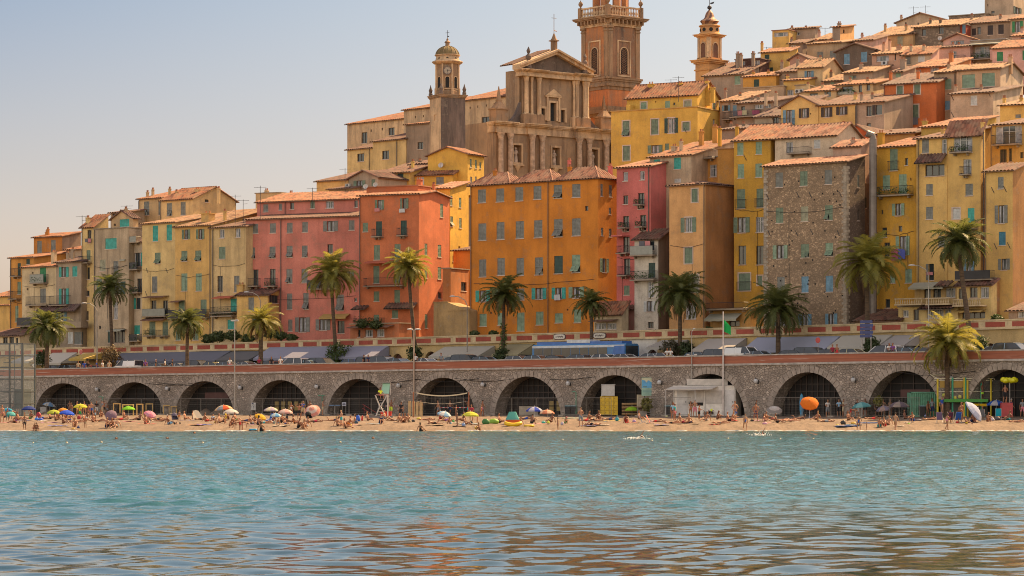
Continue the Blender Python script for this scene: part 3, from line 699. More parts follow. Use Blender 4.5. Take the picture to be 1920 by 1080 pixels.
 for tok in chim.split(';'):
  if not tok.strip():continue
  x,y,w,hh=[float(v)for v in tok.split(',')]
  dep=min(D*0.45,3.5);pp=wm.inverted()@P(ox+x/sc,oy+y/sc,Y0+(x-x0)/max(1,(x1-x0))*dv.y*W_+dep)
  cw=max(0.35,w/sc*Y0/F);ch=hh/sc*Y0/F+1.2;c_=MB()
  c_.cbox((pp.x,pp.y,pp.z-ch),cw,cw*0.8,ch-0.12,0);c_.cbox((pp.x,pp.y,pp.z-0.14),cw*1.25,cw*1.0,0.1,0)
  for j in(-1,1):c_.lathe([(0.10,0),(0.085,0.28),(0.12,0.3)],7,(pp.x+j*cw*0.25,pp.y,pp.z-0.04),1)
  c_.build('chimney',[wmat,clay],ro)
 for tok in pipes.split(';'):
  if tok.strip():
   u,_=fr.hit(ox+float(tok)/sc,YE);c_=MB();c_.tube([(u,0.0,h-0.05),(u,-0.12,h-0.35),(u,-0.12,0.1)],0.055,5);c_.build('downpipe',pipe_m,e)
 rc=random.Random(label)
 if h>12 and W_>4 and rc.random()<0.75:
  zc_=rc.uniform(0.35,0.8)*h;c_=MB();pts=[fr.at(W_*(0.03+0.94*i/10),zc_-0.35*math.sin(math.pi*i/10)*rc.uniform(.7,1.2),0.05)for i in range(11)];c_.tube(pts,0.022,4)
  u_=rc.uniform(.15,.85)*W_;c_.tube([fr.at(u_,zc_-.3,0.05),fr.at(u_+.05,zc_*.4,0.05)],0.02,4);c_.build('cable',iron,e)
 HOUSES.append((e,label,X0,X1,YE,W_,D,h));return e,wm,fr,sd,W_,D,h
def fixture(e,fc,t,u,z,w,h,wmat):
 """-B balcony, -A awning, -V veranda roof, -L laundry, -U satellite dish, -C air conditioner, -P planter balcony"""
 c=t[1];u0,u1,z0,z1=u-w/2,u+w/2,z-h/2,z+h/2;mb=MB()
 if c=='B':
  out=0.95;mb.box(fc.at(u0,z0-0.16,0.002),Vector(fc.d)*w,Vector(fc.n)*out,(0,0,0.14),1)
  railing(mb,fc,u0+0.04,u1-0.04,z0,z1,out-0.05,0)
  for uu in(u0+0.3,u1-0.5):mb.box(fc.at(uu,z0-0.42,0.002),Vector(fc.d)*0.14,Vector(fc.n)*0.5,(0,0,0.24),1)
  if 'g' in t:mb.add([fc.at(u0+.05,z0,out-.03),fc.at(u1-.05,z0,out-.03),fc.at(u1-.05,z1,out-.03),fc.at(u0+.05,z1,out-.03)],[[0,1,2,3]],2)
  if 'k' in t:mb.add([fc.at(u0+.05,z0,out-.03),fc.at(u1-.05,z0,out-.03),fc.at(u1-.05,z1,out-.03),fc.at(u0+.05,z1,out-.03)],[[0,1,2,3]],0)
  mb.build('balcony',[iron,plain((0.30,0.24,0.18),0.9,name='balcony_slab'),plain((0.24,0.25,0.22),0.3,name='tinted_glass')],e)
  if 'p' in t or random.random()<0.25:
   l=MB()
   for i in range(int(60*max(1,w))):
    p=Vector(fc.at(random.uniform(u0,u1),z0+0.15+abs(random.gauss(0,0.3)),out*random.uniform(0.7,1.05)));r_=random.uniform(.05,.13)
    d1=Vector((random.gauss(0,1),random.gauss(0,1),random.gauss(0,1))).normalized()*r_;d2=d1.cross(Vector((random.random(),1,.3))).normalized()*r_*0.6
    l.add([p-d1,p+d2,p+d1,p-d2],[[0,1,2,3]])
   l.build('balcony_plants',leaf((0.03,0.07,0.02),(0.07,0.12,0.03)),e)
 elif c=='A':
  cc=dict(b=(0.16,0.08,0.05),r=(0.40,0.10,0.05),g=(0.33,0.32,0.25),y=(0.38,0.25,0.08),w=(0.5,0.46,0.4)).get(t[2:3],(0.3,0.28,0.25));out=1.2
  n=max(2,int(w/0.5))
  for i in range(n):
   a,b=lerp(u0,u1,i/n),lerp(u0,u1,(i+1)/n)
   mb.add([fc.at(a,z1,0.02),fc.at(b,z1,0.02),fc.at(b,z0+h*.25,out),fc.at(a,z0+h*.25,out),fc.at(b,z0-0.03*(i%2),out+.02),fc.at(a,z0-0.03*(i%2),out+.02)],[[0,1,2,3],[3,2,4,5]])
  mb.build('awning',cloth(cc),e)
 elif c=='V':
  uvs=[];out=1.3;m_=TM.get(t[2:3],T_DK)
  roofplane(mb,uvs,fc.at(u0,z0,out),fc.at(u1,z0,out),fc.at(u0,z1,0.0),fc.at(u1,z1,0.0))
  o=mb.build('canopy_roof',[m_,dframe],e);o.data.uv_layers.new(name='UVMap')
  ul=o.data.uv_layers[0];li=[0]*len(o.data.loops);o.data.loops.foreach_get('vertex_index',li);fl=[]
  for i in li:fl+=list(uvs[i])
  ul.data.foreach_set('uv',fl)
 elif c=='L':
  cols=[(0.35,0.08,0.15),(0.08,0.1,0.35),(0.6,0.55,0.55),(0.05,0.3,0.5),(0.12,0.12,0.14),(0.5,0.2,0.2),(0.55,0.5,0.3)]
  off=int(abs(u*7));n=max(1,int(w/0.62));mb.tube([fc.at(u0-.1,z1,0.35),fc.at(u1+.1,z1,0.35)],0.012,4,0);mb.build('washing_line',iron,e)
  for i in range(n):
   a,b=u0+w*i/n+0.03,u0+w*(i+1)/n-0.03;l=MB();lo=z0+random.uniform(0,0.2)*h;q=[]
   for j in range(6):
    x=lerp(a,b,j/5);o_=0.35+0.04*math.sin(j*2.1);q+=[fc.at(x,z1+0.01,0.36),fc.at(x,lo,o_)]
   l.add(q,[[2*j,2*j+2,2*j+3,2*j+1]for j in range(5)]);tcol=t[2:3]
   l.build('laundry',cloth(cols[(off+i)%7]if tcol!='s' else(0.5,0.5,0.5)),e)
 elif c=='U':
  ctr=Vector(fc.at(u,z,0.4));r_=max(0.32,w/2);dd=Vector(fc.n)+Vector((0.2,-0.1,0.35));dd.normalize();s1=dd.cross(Vector((0,0,1))).normalized();s2=s1.cross(dd)
  vs=[ctr-dd*0.1]
  for rr,o_ in((0.5,-0.06),(1.0,0.05)):
   for j in range(12):t_=j*math.pi/6;vs.append(ctr+(s1*math.cos(t_)+s2*math.sin(t_))*rr*r_+dd*o_)
  fs=[[0,1+j,1+(j+1)%12]for j in range(12)]+[[1+j,13+j,13+(j+1)%12,1+(j+1)%12]for j in range(12)]
  mb.add(vs,fs,0);mb.tube([ctr-dd*0.1,Vector(fc.at(u,z-0.2,0))],0.03,4,1);mb.tube([ctr-s2*r_,ctr+dd*0.5*r_/0.4*0.6],0.015,4,1)
  mb.build('satellite_dish',[plain((0.5,0.47,0.43),0.5,name='dish_enamel'),iron],e)
 elif c=='C':
  mb.box(fc.at(u0,z0,0.02),Vector(fc.d)*w,Vector(fc.n)*0.35,(0,0,h),0)
  cc=Vector(fc.at(u,z,0.375));q=[tuple(cc+Vector(fc.d)*math.cos(t_)*h*0.38+Vector((0,0,1))*math.sin(t_)*h*0.38)for t_ in[j*math.pi/6 for j in range(12)]]
  mb.add(q,[list(range(12))],1);mb.build('air_conditioner',[plain((0.55,0.53,0.5),0.5,name='ac_enamel'),iron],e)
 elif c=='W':
  mb.box(fc.at(u0,z0,0.0),Vector(fc.d)*w,Vector(fc.n)*1.4,(0,0,h));mb.build('terrace_wall',wmat,e)
 elif c=='Q':
  mb.box(fc.at(u0,z0-0.05,0.002),Vector(fc.d)*w,Vector(fc.n)*1.5,(0,0,0.15));mb.box(fc.at(u0,z1-0.12,1.22),Vector(fc.d)*w,Vector(fc.n)*0.24,(0,0,0.12))
  n=int(w/0.3)
  for i in range(n+1):
   p=fc.at(lerp(u0+.1,u1-.1,i/n),z0+0.1,1.34);hh=h-0.22;mb.lathe([(0.06,0),(0.1,hh*0.3),(0.04,hh*0.7),(0.07,hh)],6,p)
  mb.build('balustrade',plain((0.52,0.40,0.25),0.9,name='cream_balusters'),e)
 elif c=='X':
  mb.tube([fc.at(u-0.25,z+0.3,0.04),fc.at(u+0.1,z-0.35,0.04)],0.035,4);mb.build('wall_anchor',iron,e)
def antenna(px,py,k_or_Y,h=2.2,n=6,label=''):
 pass
# ================================================================ the houses, read left to right from the photograph
OR_=(0.58,0.27,0.07);OB=(0.50,0.20,0.05);CRM=(0.62,0.48,0.29);GB=(0.36,0.28,0.20);YE=(0.63,0.40,0.14);PY=(0.66,0.47,0.21)
PINK=(0.55,0.20,0.15);TERRA=(0.52,0.165,0.075);OCH=(0.55,0.27,0.05);TAN=(0.60,0.32,0.13);BGE=(0.50,0.37,0.22)
bld('low yellow house at the far left edge behind the glass lift tower','A',-60,46,None,650,860,YE,'gable:26:o','30,700,14,20,D',k=60,D=9)
bld('yellow lower wing in front of the house at the far left edge','A',-60,52,None,700,860,YE,'shed:6:o','',k=44,D=8)
bld('narrow orange house leftmost of the seafront row, with green shutters','A',58,190,None,432,850,OR_,'shed:26:o','108,498,18,75,Sk; 103,512,42,40,-B; 158,452,20,30,Sk; 108,600,20,70,Sg; 95,640,50,40,-B; 95,745,18,90,Sm',k=30,D=9,pipes='62')
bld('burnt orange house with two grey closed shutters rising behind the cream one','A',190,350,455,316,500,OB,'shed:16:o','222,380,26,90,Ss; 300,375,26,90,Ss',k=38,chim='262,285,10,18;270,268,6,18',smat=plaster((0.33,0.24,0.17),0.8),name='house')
bld('cream house with green door balcony under a tiled roof at the left','A',124,316,None,485,905,CRM,'shed:36:o','242,527,34,84,Sv; 233,548,80,46,-Bg; 242,643,32,80,Ss; 228,672,116,46,-B; 155,607,10,12,D; 184,515,9,10,D; 226,740,40,50,D; 160,790,80,44,-Bk; 165,850,60,60,D; 160,835,110,20,-Ag',k=24,D=10,chim='303,395,26,70')
bld('drab beige house with bright green shutters and a dark uneven roof','A',316,458,None,456,905,GB,'shed:50:d','360,510,26,56,Ot; 421,507,28,58,St; 360,648,26,90,Ot; 350,670,100,50,-B; 285,757,30,40,Ls; 345,760,30,50,Ob; 345,715,220,40,-Vd; 490,755,2,2,D; 440,882,44,70,Ss; 395,880,30,66,Rw; 443,808,108,34,-W',k=24,D=10,dirt=0.9,chim='410,380,20,20;380,400,12,16')
bld('small orange tiled gable just above the dark uneven roof','A',372,458,None,385,450,GB,'gable:16:o','',k=36,D=7)
bld('slim yellow house squeezed beside a tall grey-beige one, tiled roof and chimney','A',460,528,610,256,905,PY,'shed:52:o','503,310,22,72,D; 505,335,34,24,-L; 498,415,22,56,Sg; 492,440,50,34,-B; 497,517,16,66,D; 495,630,16,30,D; 485,755,26,50,D',k=25,chim='495,202,22,40',pipes='464')
e=bld('tall weathered grey-beige house with a turquoise roller blind near its top','A',528,724,None,272,910,(0.44,0.34,0.23),'flat','624,350,64,60,Rt; 578,472,32,64,Sy; 652,485,28,74,Sbs; 558,590,30,80,Sg; 655,600,50,70,Ok; 650,727,24,98,Gb; 620,873,26,70,Sk; 672,868,60,80,D; 672,838,80,14,-Ag; 562,822,12,18,D',k=22,D=9,dirt=1.0,pipes='533')
bld('little ochre penthouse with a turquoise blind and a low gable','A',628,748,778,212,285,(0.52,0.36,0.2),'side:44:b','700,234,54,42,Rt; 645,245,12,14,D',k=27,chim='708,152,16,20')
bld('tiny dark tiled roof house perched beside the penthouse chimney','A',622,668,None,178,230,GB,'shed:10:b','640,192,16,22,D',k=34,D=5)
bld('narrow weathered facade stacked with planted balconies and dark sloping roof','A',724,800,None,342,908,(0.52,0.42,0.30),'shed:78:d','768,327,50,30,-Bg; 770,440,50,76,Ot; 748,478,98,36,-Bkp; 722,437,30,24,-Ag; 785,585,26,76,D; 776,612,44,26,-B; 778,687,24,62,Lt; 765,835,44,50,St; 764,880,70,34,-Bk',k=23,D=8)
bld('pale yellow house with two bright turquoise shutters under its eaves','A',800,986,None,240,910,PY,'shed:36:c','874,293,30,88,St; 952,288,30,90,St; 887,432,32,62,Tg; 870,580,30,90,Ss; 865,712,30,84,Ds; 930,712,30,84,Dw; 890,738,130,40,-Bg; 890,775,130,20,-Ab; 893,650,120,12,-Ab; 857,828,34,78,Sg; 930,828,32,78,Sg; 857,852,50,30,-B; 930,852,50,30,-B; 830,500,8,8,-X; 940,500,8,8,-X; 825,630,8,8,-X',k=21,D=10,dirt=0.35)
bld('upper ochre house with red tiled roof left of the gabled chimneyed one','A',780,908,None,100,270,(0.55,0.38,0.2),'shed:40:o','825,152,30,78,Ts; 896,150,10,78,Ss',k=40,D=9,chim='860,45,12,55;830,60,10,14',pipes='783')
bld('top ochre house with a long sunlit gable wall facing right','A',908,1086,1328,106,250,(0.60,0.41,0.2),'gable:50:o','953,158,30,72,Ts; 1030,153,28,74,Ss',k=37,side='1163,102,22,30,D',chim='1112,42,26,40;1230,38,16,40;993,55,14,20;955,40,8,18',pipes='905')
bld('mustard house with pale green shutters and a long low balcony','A',986,1188,None,256,905,OR_ if 0 else(0.60,0.37,0.13),'shed:70:c','1047,298,22,54,Og; 1127,297,22,56,Og; 1037,420,34,58,Tg; 1115,418,34,58,Tg; 1037,567,34,98,Sm; 1118,567,34,98,Sm; 1022,705,34,72,Sg; 1145,705,34,80,Sg; 1075,745,212,44,-Bk; 1010,676,60,12,-Ab; 1100,862,34,60,Sg; 1000,870,30,50,Sg',k=21,D=11,chim='1265,165,12,18;1170,178,60,30',pipes='1184',dirt=0.4)
bld('faded yellow house with brown roof between mustard and pink walls','A',1188,1384,None,262,905,(0.58,0.42,0.21),'shed:44:b','1248,294,28,50,G; 1338,290,28,50,G; 1250,402,36,68,Sg; 1238,577,30,90,Ds; 1332,577,30,92,Ss; 1314,697,34,74,St; 1270,722,130,30,-B; 1270,746,120,20,-Bp; 1278,652,104,16,-Ar; 1298,805,36,54,St',k=21,D=10,pipes='1200',dirt=0.55)
bld('half gabled ochre attic behind the faded yellow house','A',1190,1340,1372,205,300,(0.58,0.42,0.24),'shed:14:o','',k=30)
bld('small yellow house with brown lean-to roof at the foot of the pink one','B',14,188,275,700,945,YE,'shed:40:b','93,752,32,78,Ss; 112,850,26,60,Sk',k=19.5,a=-27,chim='36,640,40,24',side='228,718,66,54,D')
bld('big pink house with grey shutters and curled iron balconies','B',62,702,None,276,945,PINK,'shed:36:b','115,326,34,54,Ss; 215,323,34,54,Ss; 310,321,32,56,Ss; 396,317,32,56,Ss; 540,312,40,58,Os; 658,307,32,56,Ss; 106,463,18,62,Ts; 213,459,34,64,Ts; 309,455,34,64,Ts; 394,453,32,64,Ts; 537,440,30,52,D; 118,602,32,92,Ds; 214,600,32,94,Ds; 117,628,60,40,-B; 214,628,60,40,-B; 308,593,34,78,Ts; 393,591,34,78,Ss; 640,590,30,50,Og; 533,590,36,76,D; 512,640,176,46,-Bk; 309,736,30,90,Ss; 401,734,30,92,Ts; 593,742,42,90,Ts; 680,727,16,22,G; 313,870,24,66,Ss; 382,866,40,82,Os; 497,867,40,62,Os; 575,820,150,30,-Ay; 598,880,40,70,D',k=22,a=-27,D=11,pipes='262',dirt=0.3)
bld('pink attic storey set back above the big pink house','B',126,700,None,178,262,PINK,'shed:38:o','175,210,28,42,Ss; 258,203,18,36,Ss; 323,198,22,38,D; 438,190,24,44,Sg; 535,191,44,40,G; 682,187,20,40,G',k=27,a=-27,D=7,pipes='286',dirt=0.3)
bld('ochre rooftop block with chimneys peeping over the pink attic','B',118,258,None,130,190,(0.5,0.36,0.2),'flat','',k=40,a=-27,D=6,chim='180,110,20,20;318,122,20,16')
bld('terracotta house with green shutters and a sunlit gable end','B',702,1036,1208,142,945,TERRA,'gable:10:o','815,192,24,54,Og; 955,184,22,58,Og; 808,222,30,20,-L; 948,226,34,22,-Ls; 735,318,30,50,Sg; 812,328,34,86,Sk; 951,322,34,84,Sk; 812,350,52,40,-B; 951,344,46,40,-B; 800,460,34,82,Sg; 916,455,34,84,Sg; 916,478,44,34,-B; 825,515,150,16,-Ar; 797,585,34,98,Sg; 915,580,32,100,Sg; 850,625,218,42,-B; 798,707,32,56,Sg; 914,708,32,74,Sg; 902,807,34,44,Sg; 797,833,30,46,Sg; 945,762,165,34,-Vb; 718,772,78,22,-Vb; 765,845,160,30,-Bp',side='1164,225,16,76,Sg; 1076,443,16,66,Sg; 1152,452,20,68,Sg; 1076,573,16,66,Sg; 1152,577,20,68,Sg; 1154,702,20,36,D; 1077,847,16,78,Sg',k=20.5,a=-27,dirt=0.2,pipes='706')
bld('flat terracotta attic with a chimney and two dishes on the red gable house','B',742,1030,None,96,140,TERRA,'flat:0:0.4/0.17/0.09','745,90,26,20,-U; 800,80,22,20,-U',k=26,a=-27,D=3.5,chim='1040,48,28,40;1120,75,14,20',dirt=0.2)
bld('terracotta ground floor annex with a terrace at the foot of the gable house','B',650,925,None,866,945,(0.42,0.16,0.08),'flat:0:0.4/0.3/0.2','755,915,44,40,G; 820,912,44,44,G; 700,915,14,40,D; 780,878,240,14,-Ab',k=18.5,a=-40,D=2.4)
bld('pale yellow church annex with barred windows and brown roof','C',240,402,None,814,1040,(0.60,0.42,0.19),'shed:40:b','325,862,44,50,D',Y0=447,a=-45,D=9,pipes='382')
bld('yellow church annex right wing under a sloping brown roof','C',402,612,None,762,1010,(0.60,0.42,0.19),'shed:46:b','482,846,44,54,D',Y0=441,a=-45,D=9,pipes='556')
bld('low ochre house with brown tiles at the left foot of the church','C',46,242,None,1014,1150,(0.58,0.38,0.15),'shed:44:b','',k=44,D=9,a=-38)
bld('second low brown roof tucked below the church annex','C',124,262,None,1064,1150,(0.5,0.36,0.18),'shed:26:b','',k=36,D=8,a=-38)
bld('weathered grey gable house with green shutters and air conditioner','C',252,436,None,994,1120,GB,'side:44:b','318,1030,36,44,Og; 405,1022,24,44,Sg; 250,1038,26,18,-C',k=38,D=8,a=-35,name='house')
bld('yellow loggia house with dark green doors and long balcony','C',438,636,None,962,1110,(0.60,0.40,0.12),'shed:56:b','490,1005,38,80,Sk; 577,1003,38,80,Sk; 525,1030,170,34,-B',k=44,D=9,a=-30,chim='655,885,14,40;640,930,20,30')
bld('grey stair tower block jumbled between loggia house and yellow gable','C',640,752,None,905,1000,GB,'shed:20:b','',k=50,D=5,a=-35,dirt=0.9,chim='700,880,20,30')
bld('yellow gabled house with a white satellite dish, lit on its right side','C',750,1002,1106,850,1040,(0.62,0.38,0.08),'side:48:o','842,912,30,26,-U',side='1022,898,12,54,Sg; 1054,905,12,54,Sg; 1082,912,10,40,Sg; 1024,1003,12,40,Ss; 1054,1003,10,40,Ss',k=48,a=-30,dirt=0.2)
bld('tall yellow house catching strong sunlight between terracotta and orange walls','C',632,906,1000,976,2000,(0.64,0.38,0.07),'shed:50:o','827,1008,48,46,Ss; 703,1010,46,46,Sw',side='951,1013,16,60,Sg; 910,1130,0,0,D',k=46,a=-27,dirt=0.25,chim='905,925,14,30')
bld('sunlit yellow wall with slot windows behind the stair, right of the gable house','B',1120,1212,1316,100,770,(0.64,0.38,0.07),'shed:26:p','',side='1218,168,14,56,Sg; 1268,180,14,56,Sg; 1220,285,16,56,Tg; 1270,295,14,56,Sg; 1264,460,10,70,D; 1300,465,8,70,D; 1232,495,12,34,G; 1292,522,16,30,D',k=36,a=-27,dirt=0.25)
bld('low terracotta outbuilding with a dark door up the stairs','B',1170,1215,1316,552,760,(0.45,0.18,0.07),'flat','',side='1289,652,30,50,D',k=21.5,a=-27)
bld('big orange house with rows of grey-green shutters and a triple tiled roof','E',62,744,842,130,925,(0.56,0.205,0.035),'hip:52:p:3','124,192,42,70,Ss; 221,187,42,70,Ss; 323,181,42,72,Ss; 420,174,42,70,Ss; 529,168,44,70,Ts; 627,163,44,70,Ss; 126,383,42,90,Ss; 223,377,42,92,Ss; 326,372,44,92,Ss; 424,367,44,92,Ss; 531,362,46,94,Ts; 627,357,46,92,Ss; 682,258,18,26,D; 128,576,38,92,Ss; 226,568,40,92,Ss; 328,569,40,92,Ss; 428,565,42,92,Ts; 532,558,46,94,Rk; 626,552,44,94,Tm; 130,725,38,60,Ot; 228,720,36,60,Om; 330,715,40,60,Ss; 429,712,38,60,Ot; 534,710,36,60,Ot; 534,735,34,34,-Ls; 628,706,40,58,Om; 130,853,38,66,Sm; 226,848,38,66,Sm; 331,862,40,98,Sm; 432,843,40,70,Sm; 534,842,42,50,Sm; 634,831,38,70,Sm; 172,815,9,10,D; 580,798,9,10,D',side='762,160,12,64,Ss; 809,165,15,62,Ss; 806,272,12,36,Ss; 764,382,12,42,Ss; 808,388,14,44,Ss; 776,562,22,74,Om',k=20,a=-39.4,dirt=0.22,pipes='68;479',chim='194,55,18,50;592,35,18,30',cat='house')
bld('rose pink narrow house with flower boxes right of the big orange one','E',842,1024,None,42,905,(0.55,0.16,0.14),'shed:42:p','889,88,26,48,Gw; 978,82,26,48,G; 890,212,26,46,Dy; 973,218,34,84,Db; 892,340,32,82,Db; 983,335,32,84,Db; 892,348,40,24,-Bp; 983,343,40,24,-Bp; 974,225,40,24,-Bp; 894,450,34,84,Db; 890,477,56,36,-B; 897,570,34,90,Db; 893,592,50,44,-B; 896,694,30,50,Sg; 880,406,60,8,-W',k=22,D=9,dirt=0.25,pipes='1015',chim='808,30,20,60;590,0,1,1')
bld('tall peeling beige house with two turquoise shutters near the roof','F',288,545,None,540,1420,(0.48,0.36,0.24),'shed:66:o','334,587,38,68,St; 459,577,42,70,St; 324,710,26,60,Dw; 368,695,30,38,Gw; 460,683,40,24,Sw; 335,745,96,40,-B; 322,835,26,76,D; 322,858,34,34,-Bk; 325,932,32,70,Ss; 365,745,30,26,-C',k=25,D=9,dirt=0.9,chim='440,470,30,30;482,440,10,40')
bld('small whitewashed house with laundry balconies and a brown lean-to roof','E',937,1064,1128,422,905,(0.52,0.46,0.38),'shed:40:b','1018,452,50,60,D; 1000,455,60,44,-L; 995,483,124,46,-Bg; 1030,588,36,80,Sk; 998,615,128,44,-B; 1024,690,34,86,G; 1018,780,30,56,Ow; 1024,880,30,34,D',k=20,a=-35,dirt=0.9,smat=plaster((0.28,0.2,0.15),0.8))
bld('low kiosk house with pinkish roof and wide window at the orange house foot','E',722,868,905,816,912,(0.52,0.42,0.28),'shed:46:o','757,886,58,34,G; 815,886,52,34,G; 788,856,130,12,-Ab',k=18.2,D=4,a=-40,name='kiosk_house')
bld('low dark red shed roof house behind the kiosk','E',840,940,None,796,900,(0.4,0.2,0.16),'shed:60:b','',k=21,D=4)
bld('large yellow house with white framed green shutters below the bell tower','F',52,582,716,262,640,(0.62,0.38,0.085),'flat:0:0.5/0.3/0.1','144,363,42,92,Twg; 320,353,44,94,Swg; 421,345,40,92,Owk; 512,350,44,54,Swg; 146,515,42,90,Swg; 322,490,44,50,Og; 395,475,24,40,Sg; 510,372,4,4,-X',side='640,250,2,2,D; 684,330,16,46,Gw',k=56,a=-30,dirt=0.2,D=None)
bld('yellow attic block with long tiled roof atop the large yellow house','F',148,582,712,176,262,(0.62,0.38,0.085),'gable:62:o','252,227,36,50,Swm; 398,218,30,48,Sm; 439,212,12,16,D; 521,214,40,46,Swy; 325,200,8,8,D; 184,240,22,34,-W',side='683,225,18,46,Swm',k=58,a=-30,dirt=0.2,chim='297,88,34,60;477,84,24,50;591,124,24,50;648,128,28,40;640,70,20,60;676,110,24,40')
bld('tan square tower house with a low pediment and dark tiled roof','G',105,308,472,146,905,(0.60,0.33,0.14),'hip:14:b','248,200,34,74,Swg; 213,365,42,82,Owg; 213,538,44,88,Swg; 250,695,40,98,Lwg; 225,850,60,90,Gm',k=19.5,a=-42,dirt=0.2,smat=plaster((0.42,0.20,0.08),0.35),pipes='303')  # side wall is a darker tan, its shade put into the colour
bld('orange house with iron roof terrace and two tall chimneys over the tan tower','F',545,706,None,548,1000,(0.52,0.25,0.07),'flat:0:0.2/0.18/0.16','678,622,42,74,Gb; 620,520,150,50,-B',k=28,a=-35,D=9,chim='528,500,26,190;606,380,26,60')
bld('curved ochre corner house with a slim balcony window','F',706,806,None,492,1480,(0.48,0.23,0.06),'flat:0:0.35/0.18/0.08','770,818,26,112,Sbg',k=24,a=-20,D=9,dirt=0.3,chim='690,350,30,40')
bld('ochre house with pale green shutters between tan tower and stone tower','F',806,1030,None,436,1520,(0.52,0.29,0.05),'gable:72:o','845,488,38,76,Sm; 958,482,38,76,Sm; 848,624,40,84,Sm; 958,620,42,84,Sm; 849,795,50,118,Sbg; 965,790,42,116,Sbg; 853,955,48,94,Og; 965,953,50,94,Gw; 857,1140,46,116,Db; 965,1140,44,116,Db; 870,1305,70,106,Swbg; 965,1296,30,58,Swg; 878,540,60,10,-X',k=23,a=-30,D=10,dirt=0.3,chim='825,350,20,60;718,360,20,50')
bld('ochre terrace house with a grey awning under the ochre wall','G',335,562,None,842,940,(0.42,0.24,0.08),'flat:0:0.4/0.28/0.15','425,885,180,44,-Ag; 470,920,60,34,D; 440,820,220,34,-B',k=18.4,D=3.0)
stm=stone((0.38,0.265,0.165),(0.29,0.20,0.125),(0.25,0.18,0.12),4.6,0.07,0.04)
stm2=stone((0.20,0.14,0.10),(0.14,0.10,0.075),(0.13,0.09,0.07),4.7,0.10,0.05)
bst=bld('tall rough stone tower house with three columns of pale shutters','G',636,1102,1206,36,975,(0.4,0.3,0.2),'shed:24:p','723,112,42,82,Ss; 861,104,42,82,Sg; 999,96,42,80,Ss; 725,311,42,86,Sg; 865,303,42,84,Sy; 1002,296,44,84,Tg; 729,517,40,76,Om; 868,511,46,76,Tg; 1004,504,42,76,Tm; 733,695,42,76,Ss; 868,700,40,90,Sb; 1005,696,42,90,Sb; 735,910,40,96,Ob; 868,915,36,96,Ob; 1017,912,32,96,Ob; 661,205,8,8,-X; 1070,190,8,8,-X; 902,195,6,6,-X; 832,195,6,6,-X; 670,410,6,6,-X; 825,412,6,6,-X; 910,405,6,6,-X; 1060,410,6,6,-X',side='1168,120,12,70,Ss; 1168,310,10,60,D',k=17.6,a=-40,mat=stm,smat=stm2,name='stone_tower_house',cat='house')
e=bst[0];W_,D_s,h_=bst[4],bst[5],bst[6];q=MB()
for u0 in(0.0,W_-0.42):
 z=0.3;i=0;q=MB()
 while z<h_-0.6:
  L=0.62 if i%2 else 0.40;hh=random.uniform(0.26,0.36)
  x=(u0 if u0==0 else W_-L);q.box((x,-0.035,z),(L,0,0),(0,0.03,0),(0,0,hh-0.03));
  if u0:q.box((W_+0.002,0.0,z),(0.03,0,0),(0,0.62 if i%2==0 else 0.35,0),(0,0,hh-0.03))
  z+=hh;i+=1
 q.build('corner_stones',plain((0.42,0.35,0.27),0.9,name='corner_stone',var=0.3),e)
q=MB();rnd=random.Random(4)
for i in range(46):
 u,z=rnd.uniform(0.6,W_-0.6),rnd.uniform(2,h_-1);q.box((u,-0.012,z),(0.16,0,0),(0,0.01,0),(0,0,0.18))
q.build('putlog_holes',dark_m,e)
bld('cream penthouse with tiled roof standing on the stone tower','U',1453,1568,1616,259,310,(0.58,0.46,0.33),'gable:17:p','1480,276,13,20,G; 1532,270,12,16,Sw; 1502,282,40,10,-B',side='1590,285,6,14,Ss',k=24,a=-36,chim='1470,262,10,26;1524,282,8,16')
bld('low pinkish attic right of the cream penthouse','U',1562,1614,1634,276,320,(0.5,0.33,0.24),'shed:9:p','',k=22,a=-36,chim='1600,262,8,20')
bld('deep ochre house with a hanging blanket and mint shutters beside the stone tower','J',258,570,None,236,1530,(0.52,0.28,0.045),'shed:66:o','398,330,60,168,Sbg; 497,345,24,56,Dw; 340,507,56,110,Sm; 468,522,60,158,Sm; 531,482,10,20,D; 418,572,268,64,-B; 434,718,46,94,Om; 308,738,14,34,D; 450,868,28,44,D; 325,895,40,74,D; 468,1000,52,150,Om; 345,1030,44,110,D; 445,1075,110,100,-L; 513,1234,52,108,Sm; 350,1449,36,68,D; 390,1254,40,70,Sm',k=21.5,a=-38,D=10,dirt=0.35,chim='300,118,44,70')
du=MB();f0=P(1636,262,0);s0=Pk(1637,262,20.2);s1=Pk(1641,600,20.2)
z=s1.z;ez=empty('chimney_flue',(s0.x,s0.y,s1.z));tag(ez,'tall ribbed metal flue climbing between the stone tower and the ochre house','flue')
du.tube([(0,0,0),(0,0,s0.z-s1.z)],0.42,10);
for i in range(int((s0.z-s1.z)/1.5)):du.tube([(0,0,i*1.5),(0,0,i*1.5+0.12)],0.47,10)
du.tube([(0,0,s0.z-s1.z),(-0.1,0,s0.z-s1.z+0.5),(-0.7,0,s0.z-s1.z+0.7)],0.40,10)
du.build('pipe',plain((0.20,0.17,0.15),0.5,0.3,name='ribbed_flue'),ez)
bld('yellow house with a tiled loggia roof and grey shutters','J',574,814,None,168,1500,YE,'shed:56:b','645,223,54,106,Ss; 790,225,40,110,Gb; 718,412,150,88,D; 705,325,214,74,-Vb; 676,563,52,86,Ss; 676,745,54,96,Ss; 770,965,52,80,Ss; 690,1204,40,126,Ls; 690,1218,54,24,-L',k=20.6,a=-38,D=10,dirt=0.25,pipes='592',chim='780,90,14,20')
